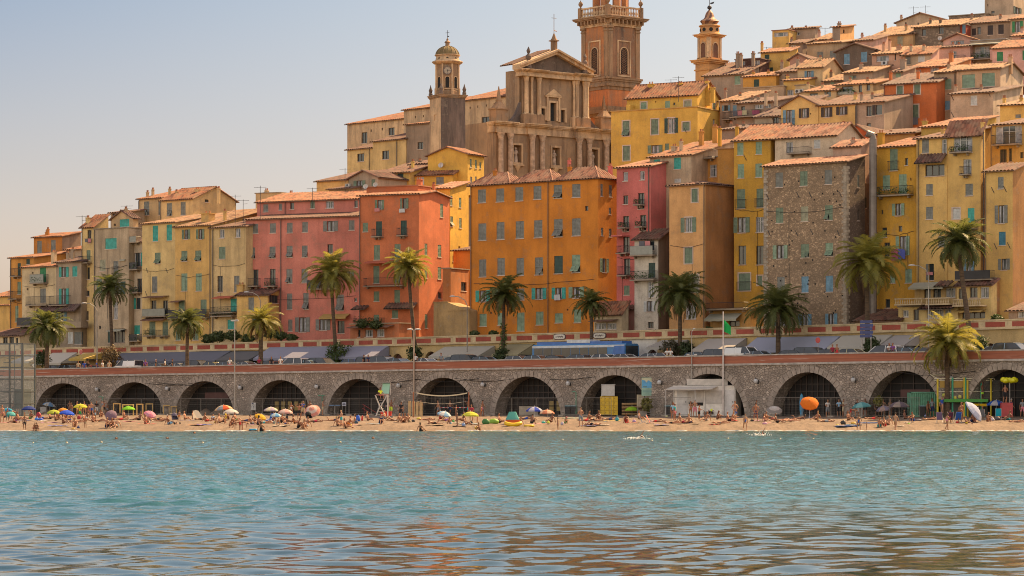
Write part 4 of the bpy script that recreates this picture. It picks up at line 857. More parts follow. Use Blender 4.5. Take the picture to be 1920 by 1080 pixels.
bld('pale yellow house with a wide dark top window and a turquoise balcony door','J',814,1074,1110,130,1500,YE,'shed:74:p','937,207,146,136,G; 935,250,150,40,-B; 970,387,66,122,G; 970,415,66,56,-B; 985,563,58,92,Ss; 885,750,56,82,Rww; 1000,770,52,126,St; 1000,835,110,60,-B; 985,1150,40,100,Ob',k=20.8,a=-38,dirt=0.25,pipes='1100',chim='1090,36,14,40')
bld('slim yellow house with blue shutter and iron crane, second from the right edge','J',1112,1324,1430,420,1510,YE,'shed:40:b','1231,510,44,90,Ss; 1235,755,48,140,Os; 1243,943,52,104,Se; 1257,1144,44,86,Os; 1175,566,10,6,-X; 1270,556,10,6,-X; 1195,1000,10,6,-X; 1300,996,10,6,-X',k=20.4,a=-38,dirt=0.25,pipes='1114',smat=plaster((0.36,0.19,0.08),0.5))  # side plaster painted darker to stand for its shade
bld('yellow house with a large glazed veranda at the right edge','J',1164,1460,None,62,470,(0.55,0.36,0.12),'shed:34:b','1293,138,206,148,G; 1293,175,214,70,-B; 1250,300,54,104,D; 1307,293,24,104,D; 1395,295,26,48,D',k=28,a=-36,D=9,pipes='1160')
bld('upper yellow strip with pink tiles behind the glazed veranda roof','J',612,910,None,78,190,(0.55,0.36,0.10),'shed:46:o','680,130,2,2,D; 860,90,50,20,D',k=30,a=-36,D=9,chim='640,25,36,30')
bld('orange low wall house with grey roof edge above the deep ochre one','J',200,560,None,140,230,(0.5,0.25,0.08),'shed:26:b','370,130,80,14,G',k=30,a=-36,D=6,chim='262,135,16,20;375,120,20,16')
bld('cream balustraded terrace house behind the sunlit palm','K',434,898,None,566,700,(0.60,0.44,0.2),'flat','490,615,46,52,Gw; 572,625,40,84,D; 680,620,50,60,G; 750,615,70,70,G; 820,612,50,60,G; 565,523,210,52,-Q; 790,520,180,54,-Q; 760,565,270,34,-Vb',k=18.0,a=-40,D=3)
bld('recessed glazed room under a striped awning behind the balustrade','K',560,892,None,420,580,(0.5,0.34,0.15),'flat','735,455,60,80,D; 840,452,76,76,G; 660,455,50,80,D; 690,398,270,56,-Ag; 810,385,110,44,-Vb',k=20.0,a=-40,D=1.5)
bld('two storey annex with brown roof edge, balusters and glazed gallery','K',892,1158,1200,392,700,(0.58,0.42,0.18),'shed:30:b','925,460,46,80,D; 1020,450,60,80,D; 1105,450,66,84,G; 1018,530,214,56,-Q; 1020,592,210,28,-Ay; 1020,628,180,50,D',k=18.4,a=-40,D=3)
bld('brown side wall terrace with black screen railing at the right edge','K',888,1190,1372,352,640,(0.50,0.32,0.13),'flat','1045,315,280,64,-Bk',k=19.6,a=-40,smat=plaster((0.42,0.22,0.09),0.7))
bld('small dark tiled house at the far right foot of the row','K',1292,1460,None,590,690,(0.35,0.25,0.18),'shed:70:b','1390,620,60,50,G',k=18.5,D=5)
bld('pinkish tiled low roof right of the stone tower foot','K',95,436,None,672,740,(0.4,0.25,0.15),'shed:84:b','',k=17.4,D=5)
bld('left edge pavilion with arched openings and dark tiled roof','A',-80,112,None,872,950,CRM,'shed:34:b','30,895,26,36,D; 66,893,26,36,D; 95,900,14,40,D',k=19,D=5)
bld('dark stained narrow wall filling the alley between the stone tower and the flue','U',1606,1650,None,300,600,(0.24,0.17,0.12),'flat','1622,380,6,20,D; 1622,450,6,22,D; 1622,520,6,20,D',k=26,D=6,dirt=0.9)
bld('shaded ochre back house at the top of the stairs left of the orange house','U',850,896,None,470,640,(0.50,0.26,0.07),'shed:8:b','862,520,6,16,D',k=33,D=6)
st=Pk(813,640,18.5);e=empty('stair_ramp',(st.x,st.y,zter(s_of(813,18.5))-0.6),R(-40));tag(e,'beige stair wall climbing between the terracotta gable and the orange house','stair wall')
q=MB();Lr=(Pk(880,640,18.5)-st).length
zt_=[(0,Pk(813,567,18.5).z),(Lr*0.4,Pk(838,567,18.5).z),(Lr,Pk(880,582,18.5).z)];z0_=e.location.z
for(a_,za),(b_,zb_)in zip(zt_,zt_[1:]):
 vs=[(a_,0,0),(b_,0,0),(b_,0,zb_-z0_),(a_,0,za-z0_),(a_,2.2,0),(b_,2.2,0),(b_,2.2,zb_-z0_),(a_,2.2,za-z0_)]
 q.add(vs,[[0,1,2,3],[3,2,6,7],[7,6,5,4],[0,3,7,4],[1,5,6,2]])
 q.box((a_,-0.08,za-z0_)if za==zb_ else(a_,-0.08,min(za,zb_)-z0_),(b_-a_,0,0),(0,0.3,0),(0,0,0.12))
q.build('wall',plaster((0.40,0.27,0.13),0.8),e)
q=MB()
for i in range(5):t=i/5;q.box((Lr*(0.72+0.05*i),2.2,0),(0.9,0,0),(0,3,0),(0,0,3.4+i*0.5))
q.build('steps',plaster((0.36,0.25,0.14),0.8),e)
# ================================================================ houses climbing the hill on the right
G1=(0.36,0.27,0.20);G2=(0.28,0.21,0.16);HY=(0.60,0.38,0.12);HC=(0.60,0.44,0.25);PK_=(0.55,0.33,0.26)
def hb(*a,**k):
 k=dict(dict(a=-29,D=8,dirt=0.6,hpf=0.95),**k);rt=a[8].split(':')if len(a)>8 else['flat'];rnd=random.Random(a[0])
 if 'chim' not in k and rt[0]in('shed','gable'):
  k['chim']=';'.join('%f,%f,%f,%f'%(lerp(a[2],a[3],u),a[5]-float(rt[1])*1.15-rnd.uniform(8,16),rnd.uniform(12,20),rnd.uniform(20,34))for u in([rnd.uniform(.1,.45),rnd.uniform(.55,.9)]if a[3]-a[2]>180 else[rnd.uniform(.15,.85)]))
 return bld(*a,**k)
hb('long brown tiled roof house at the foot of the striped bell turret','H',165,470,None,592,760,G1,'shed:98:b','427,625,46,68,Sm',D=9,dirt=0.9,chim='430,415,26,50;455,425,22,30;550,412,24,40',k=88)
hb('dark wooden dormer strip with pale windows above the long brown roof','H',410,605,None,468,540,(0.10,0.05,0.04),'flat:0:0.2/0.12/0.1','465,497,44,44,G; 578,492,44,44,G',D=3,k=94)
hb('yellow hill house with small dark shutters left of the beige stone one','H',608,826,898,410,620,HY,'shed:26:o','657,443,36,36,Sk; 662,545,40,36,Ok; 760,520,12,12,D',dirt=0.3,k=98,chim='618,335,14,70')
hb('yellow rooftop box with a wide white framed window against the sky','H',698,828,None,242,400,HY,'flat:0:0.3/0.15/0.1','765,268,108,34,G',D=5,k=114)
hb('grey rooftop house with slanting top and one small white window','H',830,1030,1066,228,340,G1,'shed:6:b','892,263,46,26,Gw',k=117,dirt=0.4)
hb('small grey lean-to with brown tiles under the slanting grey house','H',826,934,None,340,400,G2,'shed:24:b','860,360,40,22,G',D=4,k=108)
hb('broad beige stone house with two grey-blue shutters on the upper hill','H',968,1230,None,345,520,(0.42,0.31,0.2),'shed:14:c','1072,435,46,64,Ss; 1170,428,48,66,Ss',D=8,k=104,dirt=0.8)
hb('small bright tiled roof between two antennas on the upper hill','H',1030,1118,None,312,350,PK_,'shed:46:c','',D=6,k=112)
hb('tall plain gable block with a sunlit ochre side and one brick chimney','H',1166,1226,1335,212,430,G1,'shed:6:o','',side='1255,245,14,28,D',k=110,chim='1220,180,26,40',smat=plaster((0.62,0.36,0.16),0.2))  # bright ochre side wall carries sunlight in its colour
hb('small red tiled house just right of the sunlit ochre block','I',94,232,None,318,400,PK_,'shed:30:b','',D=6,k=108)
hb('dark stained grey gable house with two bright blue shutters','I',-52,248,None,402,560,(0.17,0.125,0.095),'side:56:b','32,460,44,82,Sb; 166,443,48,78,Sb',k=92,dirt=0.9)
hb('orange house with one dark green shuttered door and thin tiled roof','H',470,728,None,600,720,(0.58,0.31,0.08),'shed:26:o','575,655,42,74,Sk',D=7,k=82,dirt=0.3)
hb('beige retaining house wall below the orange house with the dark door','H',464,786,None,690,800,(0.42,0.31,0.21),'flat:0:0.4/0.3/0.2','',D=7,k=76,dirt=0.7)
hb('yellow-orange gabled cottage with a white lattice window','H',785,940,None,628,760,HY,'shed:18:o','838,722,50,46,Gw',D=7,k=78,dirt=0.2)
hb('small yellow flat block with two air conditioners','H',878,966,None,668,760,HC,'flat','897,713,32,30,-C; 930,708,28,26,-C',D=5,k=75)
hb('pinkish gable wall peeping behind the yellow hill house','H',832,972,None,462,560,(0.42,0.24,0.18),'side:40:b','',D=7,k=92)
hb('low grey brown roofed house with an arched niche left of the cream one','H',738,892,None,562,640,G1,'shed:62:b','814,600,30,30,D',D=7,k=84,chim='773,480,14,40;896,460,20,60')
hb('cream house with dark green open shutters under a bright tiled roof','H',894,1090,1245,530,700,HC,'gable:62:c','985,590,34,76,Okb',k=82,dirt=0.4,chim='1072,445,14,80')
hb('dark shed roofed house between cream gable and blue shutter house','H',1100,1262,None,632,690,G2,'shed:56:c','1165,648,26,20,Sm',D=7,k=82)
hb('cream row house with low openings under a long tiled roof','H',948,1196,None,714,800,HC,'shed:40:o','1020,740,64,28,D; 1138,732,34,42,Ls',D=7,k=70,dirt=0.4)
hb('yellow veranda house with pale teal railing and dark openings','H',1190,1480,None,664,780,HC,'shed:28:o','1215,712,44,46,D; 1282,702,84,60,D; 1383,690,26,60,D; 1445,680,26,50,D; 1290,728,130,20,-Bg; 1208,748,30,34,-L',D=7,k=72)
hb('low house with bright tiles and satellite dish under the blue shutter house','H',1252,1476,None,570,650,G1,'shed:44:c','1330,600,44,24,D; 1315,605,26,24,Sm',D=7,k=80,chim='1390,500,26,30')
hb('yellow gabled house with open dark shutters and a small balcony','H',766,1056,None,832,1010,(0.66,0.44,0.17),'side:80:b','828,915,44,116,Ob; 820,950,110,50,-B; 946,880,38,74,Od; 995,886,8,12,D',D=10,k=55,a=-30,dirt=0.25)
hb('yellow house with two pairs of dark brown shutters right of the gabled one','H',1058,1352,None,822,1000,(0.66,0.44,0.17),'shed:68:b','1122,873,42,76,Od; 1240,862,42,64,Od',D=8,k=56,a=-30,dirt=0.25,pipes='1350',chim='1345,735,24,30')
hb('grey house with broad dark open shutters beside the terracotta one','I',104,322,None,804,1060,G1,'shed:48:b','205,865,40,80,Dd; 238,862,24,80,Sy; 282,855,50,76,Ld; 203,975,32,32,D',D=8,k=54,a=-34,dirt=0.5,pipes='112')
hb('house under the big dark brown hipped roof in the middle of the hill','H',560,772,None,912,1030,(0.46,0.35,0.24),'shed:150:d','725,945,44,70,D; 700,915,140,10,-X',D=12,k=56,a=-34)
hb('grey beige house with blue-grey shutters under a bright roof left of the laundry terrace','H',290,440,None,790,1020,G1,'shed:66:c','338,842,30,44,Ob; 405,850,30,60,Sb; 360,905,60,50,-B',D=8,k=64,a=-34,dirt=0.9)
hb('shaded house with red cloths hung over a long railed terrace','H',420,700,None,806,1000,(0.33,0.24,0.17),'shed:34:d','595,830,70,34,G; 665,826,50,32,Gw; 470,850,30,44,D; 500,885,220,44,-B; 455,885,110,48,-L; 580,880,60,40,-L',D=7,k=60,a=-34,dirt=0.7)
hb('small dark lean-to roof above the laundry terrace house','H',385,470,None,778,830,(0.33,0.24,0.17),'shed:30:d','',D=5,k=66,a=-34)
hb('low dark roofed shed below the red cloth terrace','H',296,560,None,1010,1060,G2,'shed:34:d','',D=8,k=50,a=-34)
hb('small brick red gabled house above the deep ochre one','I',8,218,None,1050,1130,(0.45,0.12,0.05),'side:70:b','',D=9,k=40,a=-30,chim='8,960,14,30')
hb('beige gabled house highest on the ridge with round window and antennas','I',418,792,None,176,230,(0.46,0.36,0.26),'side:62:b','492,176,12,36,D; 588,184,12,16,D; 568,152,10,14,D',k=136,D=8,chim='457,128,12,34')
hb('ochre hill house with two pale shutters under a bright orange roof','I',235,548,None,282,410,(0.50,0.33,0.17),'shed:64:c','285,340,38,72,Sy; 447,318,42,74,Sy',k=116,D=8)
hb('long rubble walled house with dark narrow windows near the ridge','I',552,902,None,215,400,G2,'shed:42:c','633,253,30,54,Dd; 768,237,36,54,Dd; 565,260,10,34,D',k=118,D=8,mat=stone((0.28,0.21,0.15),(0.20,0.15,0.11),(0.14,0.11,0.08),3.0))
hb('narrow red panel house end with a blue shutter near the ridge','I',896,960,None,196,300,(0.33,0.07,0.04),'flat','944,228,26,66,Sb',k=120,D=5)
hb('brownish terrace of houses with four dark shuttered windows near the ridge','I',958,1310,None,186,330,(0.34,0.25,0.18),'shed:46:b','1022,250,32,56,Sd; 1062,240,26,60,D; 1150,235,42,74,Sd; 1233,228,42,74,Sd',k=122,D=8,dirt=0.8)
hb('roofless ruined grey stone wall on the ridge','I',828,1132,None,128,215,(0.2,0.16,0.13),'flat','1000,150,20,16,D',k=136,D=6,mat=stone((0.26,0.20,0.15),(0.18,0.14,0.11),(0.13,0.10,0.08),2.4),cat='ruin',name='ruined_wall')
hb('tall square beige tower house cut by the top right corner','I',1106,1330,1500,-40,160,(0.42,0.32,0.23),'shed:20:b','1170,95,26,20,D; 1130,40,8,20,D',k=140,dirt=0.8,side='1360,85,30,56,Ok')
hb('house with bright green open shutters at the right edge near the ridge','I',1306,1480,None,150,280,(0.42,0.3,0.2),'shed:30:o','1362,208,40,86,Ov',k=122,D=7)
hb('pink gabled house with a wide blue-grey window and a dish','I',784,1006,None,312,380,PK_,'side:44:o','893,337,104,42,Gw; 765,300,26,26,-U',k=104,D=8,dirt=0.25)
hb('pink lower storey with a lilac door below the wide windowed gable','I',752,992,None,372,520,PK_,'shed:14:b','860,440,54,86,Gw; 915,460,90,50,-B',k=100,D=5,dirt=0.25)
hb('flat roofed house with large glass doors and striped awning','I',996,1270,None,322,500,(0.33,0.26,0.19),'flat:0:0.3/0.28/0.26','1085,405,116,86,G; 1180,395,50,80,G; 1130,340,250,22,-Ag; 1090,440,160,40,-B',k=102,D=8,name='house')
hb('pale pink house with vivid green shutters at the right edge','I',1166,1480,None,378,600,(0.60,0.36,0.30),'gable:56:o','1225,440,48,72,Sv; 1420,430,40,76,Sv',k=92,D=10,dirt=0.2,chim='1160,370,14,30')
hb('tiny pink house with red tiles poking up at the right edge','I',1318,1480,None,282,370,(0.6,0.4,0.33),'shed:40:o','1400,300,30,20,D',k=106,D=7,dirt=0.2)
hb('salmon house with a wide grey window and air conditioner','I',228,462,None,425,620,(0.56,0.33,0.22),'shed:46:c','311,455,98,44,G; 410,440,10,56,D; 330,492,44,30,-C; 278,578,76,30,D; 376,590,12,40,D',k=88,D=8,dirt=0.4,chim='440,360,36,70;320,340,14,30;366,320,14,50')
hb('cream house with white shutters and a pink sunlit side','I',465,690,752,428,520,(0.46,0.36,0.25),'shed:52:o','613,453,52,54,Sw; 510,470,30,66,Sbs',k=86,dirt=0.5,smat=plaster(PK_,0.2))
hb('small green glazed shed roof hut beside the tall orange chimney','I',376,460,None,562,620,G1,'shed:34:b','432,582,40,40,Sm',k=70,D=5,chim='472,460,40,130')
hb('terracotta attic with two wide white windows under a bright roof','I',520,832,None,530,620,(0.52,0.2,0.08),'shed:54:o','570,558,84,32,Gw; 715,540,66,36,Gw',k=76,D=8,dirt=0.2,chim='845,410,30,90')
hb('terracotta house with white framed green shutters and dark laundry','I',320,730,None,660,1030,(0.58,0.17,0.06),'shed:76:d','446,707,44,74,Swg; 580,695,44,76,Swg; 447,880,44,84,Gwg; 565,866,50,100,Swg; 505,950,180,60,-L',k=62,D=9,dirt=0.15,pipes='325')
hb('beige house with a large pale roller blind beside the terracotta one','I',712,888,None,566,960,(0.46,0.32,0.21),'shed:48:c','806,657,82,82,Rm; 808,820,52,70,Sb',k=66,D=8,dirt=0.7,pipes='876')
hb('beige pink house with two pale roller blinds and a shadowed gable side','I',888,1228,1404,548,760,(0.56,0.36,0.22),'gable:36:c','980,632,100,104,Rm; 1135,620,100,104,Rm',k=66,dirt=0.4,smat=plaster((0.44,0.34,0.25),0.8),chim='1305,440,30,60')  # side wall tone darker and duller, with its shadow painted in
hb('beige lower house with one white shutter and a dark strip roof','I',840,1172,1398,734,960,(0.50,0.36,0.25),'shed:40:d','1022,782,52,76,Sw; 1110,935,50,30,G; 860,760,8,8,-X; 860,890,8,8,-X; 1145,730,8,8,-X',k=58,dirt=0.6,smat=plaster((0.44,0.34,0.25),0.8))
hb('yellow house with small grey vent under a tiled roof at the right edge','I',1226,1480,None,822,970,HY,'shed:44:c','1205,878,2,2,D; 1367,905,44,30,Ss',k=48,D=9,dirt=0.2)
# ================================================================ church, clock tower, bell tower, turret
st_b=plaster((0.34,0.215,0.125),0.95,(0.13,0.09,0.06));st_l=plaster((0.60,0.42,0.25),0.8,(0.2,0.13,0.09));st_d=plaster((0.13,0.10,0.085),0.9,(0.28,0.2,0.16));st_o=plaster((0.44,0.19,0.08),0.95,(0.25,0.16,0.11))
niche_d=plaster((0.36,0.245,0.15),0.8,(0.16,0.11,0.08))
def blk(label,crop,x0,x1,ye,yb,roofs,win,Y0,a,col,cat='church nave',**k):
 return bld(label,crop,x0,x1,None,ye,yb,None,roofs,win,Y0=Y0,a=a,mat=col,name='church_nave',cat=cat,**k)
blk('church apse wall at the left end with two arched windows','C',240,600,652,900,'shed:52:o','349,737,36,70,Db; 520,697,38,48,Db; 391,692,8,16,D; 461,683,8,16,D',466,-45,st_l,D=13)
blk('middle stretch of the church nave left of the clock tower','C',598,790,562,900,'shed:52:o','671,607,7,14,D; 722,600,7,14,D',448,-45,st_l,D=13)
blk('grey church side chapel with one window and sloped tiled top','C',611,764,655,960,'shed:14:o','703,787,36,46,D',436,-40,plaster((0.30,0.22,0.16),0.9),D=8,cat='chapel')
blk('long church nave wall with small vent holes right of the clock tower','C',900,1352,510,980,'shed:62:o','1018,547,7,14,D; 1066,540,7,14,D; 1120,533,7,14,D; 1170,525,7,14,D; 1272,512,7,14,D; 1115,630,48,50,D',437,-45,st_l,D=13)
blk('low brown roofed church aisle between nave and facade','C',985,1160,748,1010,'shed:60:b','',428,-45,plaster((0.36,0.24,0.16),0.9),D=6,cat='church aisle')
def tower_frame(crop,x0,x1,x2,ytop,Y0,a):
 ox,oy,sc=CR[crop];base=P(ox+x0/sc,oy+ytop/sc,Y0);dv=Vector((math.cos(R(a)),math.sin(R(a)),0));nv=Vector((-dv.y,dv.x,0))
 t1=ray(ox+x1/sc);W_=(t1*base.y-base.x)/(dv.x-t1*dv.y);B=base+dv*W_;t2=ray(ox+x2/sc);D=(t2*B.y-B.x)/(nv.x-t2*nv.y)
 return base,W_,D,(lambda y:ZC+(HZ-(oy+y/sc))*B.y/F)
def cornice(mb,W_,D,z,steps,mi=0):
 for h,o in steps:mb.box((-o,-o,z),(W_+2*o,0,0),(0,D+2*o,0),(0,0,h),mi);z+=h
 return z
def archpts(c,z0,z1,r,n=8):return[(c-r,z0),(c+r,z0)]+[(c+r*math.cos(math.pi*i/n),z1-r+r*math.sin(math.pi*i/n))for i in range(n+1)]
def arch_fill(mb,fc,c,z0,z1,r,out,mi):q=archpts(c,z0,z1,r);mb.add([fc.at(u,z,out)for u,z in q],[list(range(len(q)))],mi)
def arch_frame(mb,fc,c,z0,z1,r,wd,o0,o1,mi):
 a,b=archpts(c,z0,z1,r)[1:]+[(c-r,z0)],archpts(c,z0,z1+wd,r+wd)[1:]+[(c-r-wd,z0)]
 for i in range(len(a)-1):
  vs=[fc.at(*a[i],o1),fc.at(*a[i+1],o1),fc.at(*b[i+1],o1),fc.at(*b[i],o1),fc.at(*a[i],o0),fc.at(*a[i+1],o0),fc.at(*b[i+1],o0),fc.at(*b[i],o0)]
  mb.add(vs,[[0,1,2,3],[0,4,5,1],[3,2,6,7]],mi)
base,W_,D,zz=tower_frame('C',762,832,987,480,416,-64)
zb=22.0;e=empty('clock_tower',(base.x,base.y,zb),R(-64));tag(e,'slim clock tower with a ribbed dome and cross left of the church facade','clock tower')
I4=Matrix.Identity(4);fr=Face((0,0,0),(1,0,0),(0,-1,0),I4);sd=Face((W_,0,0),(0,1,0),(1,0,0),I4)
T=lambda y:zz(y)-zb
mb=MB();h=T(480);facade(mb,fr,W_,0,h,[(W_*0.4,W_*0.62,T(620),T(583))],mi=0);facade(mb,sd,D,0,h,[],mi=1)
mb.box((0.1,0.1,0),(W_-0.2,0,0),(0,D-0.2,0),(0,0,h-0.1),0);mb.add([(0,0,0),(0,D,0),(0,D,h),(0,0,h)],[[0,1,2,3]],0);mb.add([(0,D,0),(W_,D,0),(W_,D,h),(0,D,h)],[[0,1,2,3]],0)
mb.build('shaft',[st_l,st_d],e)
mb=MB();z=cornice(mb,W_,D,h,[(0.15,0.08),(0.2,0.2),(0.12,0.3)]);mb.build('cornice',st_b,e)
for(x,y)in((0.1,0.1),(W_-0.1,0.1),(W_-0.1,D-0.1),(0.1,D-0.1)):
 p=MB();p.lathe([(0.3,0),(0.3,0.35),(0.2,0.45),(0.3,0.8),(0.12,1.2),(0.02,1.6)],8,(x,y,z));p.build('pinnacle',st_d,e)
cx,cy=W_/2,D/2;r0=min(W_,D)*0.455;zt=T(262);ph=R(22.5)-R(64)*0+R(20)
mb=MB();mb.lathe([(r0*1.12,0),(r0*1.12,0.5),(r0,0.7),(r0,zt-z)],8,(cx,cy,z),ph=ph);mb.build('drum',st_b,e)
mb=MB()
for i in range(8):
 a=ph+i*math.pi/4;mb.cbox((cx+r0*math.cos(a),cy+r0*math.sin(a),z+0.6),0.22,0.22,zt-z-0.6,0,a)
 mb.cbox((cx+r0*math.cos(a),cy+r0*math.sin(a),z),0.4,0.34,0.95,0,a)
mb.build('pilaster',st_l,e)
ap=r0*math.cos(math.pi/8)
def drumface(ang):d=Vector((-math.sin(ang),math.cos(ang),0));n_=Vector((math.cos(ang),math.sin(ang),0));return Face(Vector((cx,cy,0))+n_*ap,d,n_,I4)
mb=MB();mc=MB()
angs=[ph+math.pi/8+i*math.pi/4 for i in range(8)]
wa=[((a+R(-64)+math.pi)%(2*math.pi))-math.pi for a in angs]
best=sorted(range(8),key=lambda i:abs(wa[i]-R(-72)))
for i in range(8):
 f_=drumface(angs[i]);arch_fill(mb,f_,0,z+1.0,z+2.55,0.29,0.02,0);arch_frame(mb,f_,0,z+1.0,z+2.55,0.29,0.10,0.0,0.08,1)
 mb.box(f_.at(-0.45,z+0.75,0.0),f_.d*0.9,f_.n*0.1,(0,0,0.12),1)
mb.build('belfry_opening',[dark_m,st_l],e)
f_=drumface(angs[best[0]]);cz=T(305);q=MB();n=28;rr=0.52
q.add([f_.at(rr*math.cos(t),cz+rr*math.sin(t),0.12)for t in[i*2*math.pi/n for i in range(n)]],[list(range(n))],0)
for i in range(n):
 t0,t1=i*2*math.pi/n,(i+1)*2*math.pi/n
 for r_a,r_b,mi in((rr,rr+0.12,1),):q.add([f_.at(r_*math.cos(t),cz+r_*math.sin(t),o)for r_,t,o in((r_a,t0,0.16),(r_a,t1,0.16),(r_b,t1,0.16),(r_b,t0,0.16),(r_b,t1,0.0),(r_b,t0,0.0))],[[0,1,2,3],[3,2,4,5]],mi)
face_o=q.build('clock_face',[plain((0.40,0.34,0.26),0.7,name='clock_dial'),st_d],e)
q=MB()
for i in range(12):
 t=i*math.pi/6;q.add([f_.at(r_*math.cos(t+dt),cz+r_*math.sin(t+dt),0.13)for r_,dt in((0.42,-.06),(0.42,.06),(0.54,.05),(0.54,-.05))],[[0,1,2,3]])
q.build('hour_mark',iron,face_o)
for L,t,w_ in((0.44,R(-5),0.03),(0.30,R(-85),0.045)):
 q=MB();c_,s_=math.cos(t),math.sin(t);q.add([f_.at(-0.1*c_-w_*s_,cz-0.1*s_+w_*c_,0.145),f_.at(-0.1*c_+w_*s_,cz-0.1*s_-w_*c_,0.145),f_.at(L*c_+w_*.5*s_,cz+L*s_-w_*.5*c_,0.145),f_.at(L*c_-w_*.5*s_,cz+L*s_+w_*.5*c_,0.145)],[[0,1,2,3]]);q.build('clock_hand',iron,face_o)
mb=MB();mb.lathe([(r0*1.02,0),(r0*1.16,0.12),(r0*1.28,0.3),(r0*1.28,0.42),(r0*1.0,0.6),(r0*0.92,T(208)-zt),(r0*1.06,T(208)-zt+0.05),(r0*1.06,T(208)-zt+0.18)],16,(cx,cy,zt),ph=ph);mb.build('upper_cornice',st_l,e)
for i in range(8):
 a=angs[i];q=MB()
 c_=Vector((cx+r0*0.95*math.cos(a),cy+r0*0.95*math.sin(a),T(226)));n_=Vector((math.cos(a),math.sin(a),0));d_=Vector((-n_.y,n_.x,0))
 q.add([tuple(c_+n_*0.04+d_*0.17*math.cos(t)+Vector((0,0,0.13*math.sin(t))))for t in[k*math.pi/5 for k in range(10)]],[list(range(10))]);q.build('oculus',dark_m,e)
zd=T(205);hd=T(142)-zd;prof=[(r0*0.98*math.cos(t),hd*math.sin(t))for t in[i*math.pi/2/9 for i in range(9)]]+[(0.22,hd)]
mb=MB();mb.lathe(prof,32,(cx,cy,zd),ph=ph);dome=mb.build('dome',plaster((0.19,0.14,0.065),0.8,(0.09,0.07,0.04)),e,smooth=True)
q=MB()
for i in range(16):
 a=i*math.pi/8;q.tube([(cx+(r_+0.02)*math.cos(a),cy+(r_+0.02)*math.sin(a),zd+z_)for r_,z_ in prof],0.04,4)
q.build('dome_rib',plain((0.2,0.14,0.07),0.7,name='dome_rib'),dome)
mb=MB();zl=zd+hd;mb.lathe([(0.42,-0.1),(0.3,0.1),(0.3,T(122)-zl),(0.45,T(120)-zl),(0.3,T(112)-zl),(0.12,T(106)-zl),(0.16,T(100)-zl),(0.05,T(92)-zl)],10,(cx,cy,zl));mb.build('lantern',st_b,e)
mb=MB();zq=T(92);mb.tube([(cx,cy,zq),(cx,cy,T(42))],0.035,5);mb.tube([(cx-0.3,cy-.15,T(58)),(cx+0.3,cy+.15,T(58))],0.03,5);mb.add([(cx+.05,cy,T(84)),(cx+.35,cy+.1,T(86)),(cx+.35,cy+.1,T(80)),(cx+.05,cy,T(78))],[[0,1,2,3]]);mb.build('cross',iron,e)
base,W_,D,zz=tower_frame('D',735,890,1076,180,445,-50)
zb=25.0;e=empty('bell_tower',(base.x,base.y,zb),R(-50));tag(e,'tall square ochre bell tower with lattice windows, cut off by the top edge','bell tower')
fr=Face((0,0,0),(1,0,0),(0,-1,0),I4);sd=Face((W_,0,0),(0,1,0),(1,0,0),I4);T=lambda y:zz(y)-zb
mb=MB();mb.box((0,0,0),(W_,0,0),(0,D,0),(0,0,T(530)));mb.build('base',[plaster((0.58,0.22,0.09),0.6,(0.2,0.14,0.1))],e)
mb=MB();cornice(mb,W_,D,T(530),[(0.5,0.10),(0.4,0.3),(T(455)-T(530)-1.5,0.12),(0.3,0.25),(0.3,0.4)]);cornice(mb,W_,D,T(690),[(0.5,0.2),(0.5,0.5),(0.5,0.3)]);mb.build('string_course',st_b,e)
mb=MB();zs,zt=T(455),T(150);hs=[]
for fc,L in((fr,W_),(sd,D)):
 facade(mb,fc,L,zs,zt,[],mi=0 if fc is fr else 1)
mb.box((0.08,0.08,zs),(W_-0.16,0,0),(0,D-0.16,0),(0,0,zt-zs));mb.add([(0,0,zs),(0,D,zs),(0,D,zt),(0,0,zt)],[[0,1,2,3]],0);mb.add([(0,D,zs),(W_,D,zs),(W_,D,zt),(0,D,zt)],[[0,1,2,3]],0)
mb.build('shaft',[st_o,plaster((0.30,0.165,0.095),0.95,(0.13,0.09,0.07))],e)  # second plaster paints the right face's shade into the colour, plus stains
for fc,L in((fr,W_),(sd,D)):
 p=MB()
 for u in(0.0,L-0.8):p.box(fc.at(u,zs,0.0),fc.d*0.8,fc.n*0.16,(0,0,zt-zs));p.box(fc.at(u-0.04,zt-0.75,0.0),fc.d*0.88,fc.n*0.26,(0,0,0.2));p.box(fc.at(u-0.1,zt-0.3,0.0),fc.d*1.0,fc.n*0.34,(0,0,0.3))
 p.build('pilaster',st_b,e)
 q=MB();zw0,zw1=T(432),T(275);c_=L/2
 for a,b,c,d in((c_-1.35,c_-1.15,zw0-0.2,zw1+0.9),(c_+1.15,c_+1.35,zw0-0.2,zw1+0.9),(c_-1.35,c_+1.35,zw1+0.9,zw1+1.1),(c_-1.35,c_+1.35,zw0-0.45,zw0-0.2)):q.box(fc.at(a,c,0),fc.d*(b-a),fc.n*0.13,(0,0,d-c))
 q.build('panel_frame',st_l,e)
 q=MB();r_=0.72;arch_fill(q,fc,c_,zw0,zw1,r_,0.02,0);arch_frame(q,fc,c_,zw0,zw1,r_,0.15,0.0,0.15,1)
 wo=q.build('lattice_window',[dark_m,st_l],e);q=MB();z=zw0
 while z<zw1-0.3:
  for s_ in(-1,1):
   for uu in(-0.6,-0.3,0,0.3,0.6):
    if abs(uu+s_*0.15)<r_-0.05 and z<zw1-r_*0.6:q.tube([fc.at(c_+uu-s_*0.15,z,0.05),fc.at(c_+uu+s_*0.15,z+0.35,0.05)],0.025,3)
  z+=0.35
 q.build('lattice',plain((0.30,0.16,0.09),0.8,name='lattice_clay'),wo)
mb=MB();z=cornice(mb,W_,D,zt,[(0.25,0.2),(0.7,0.28)]);mb.build('frieze',st_l,e)
mb=MB();zc_=z
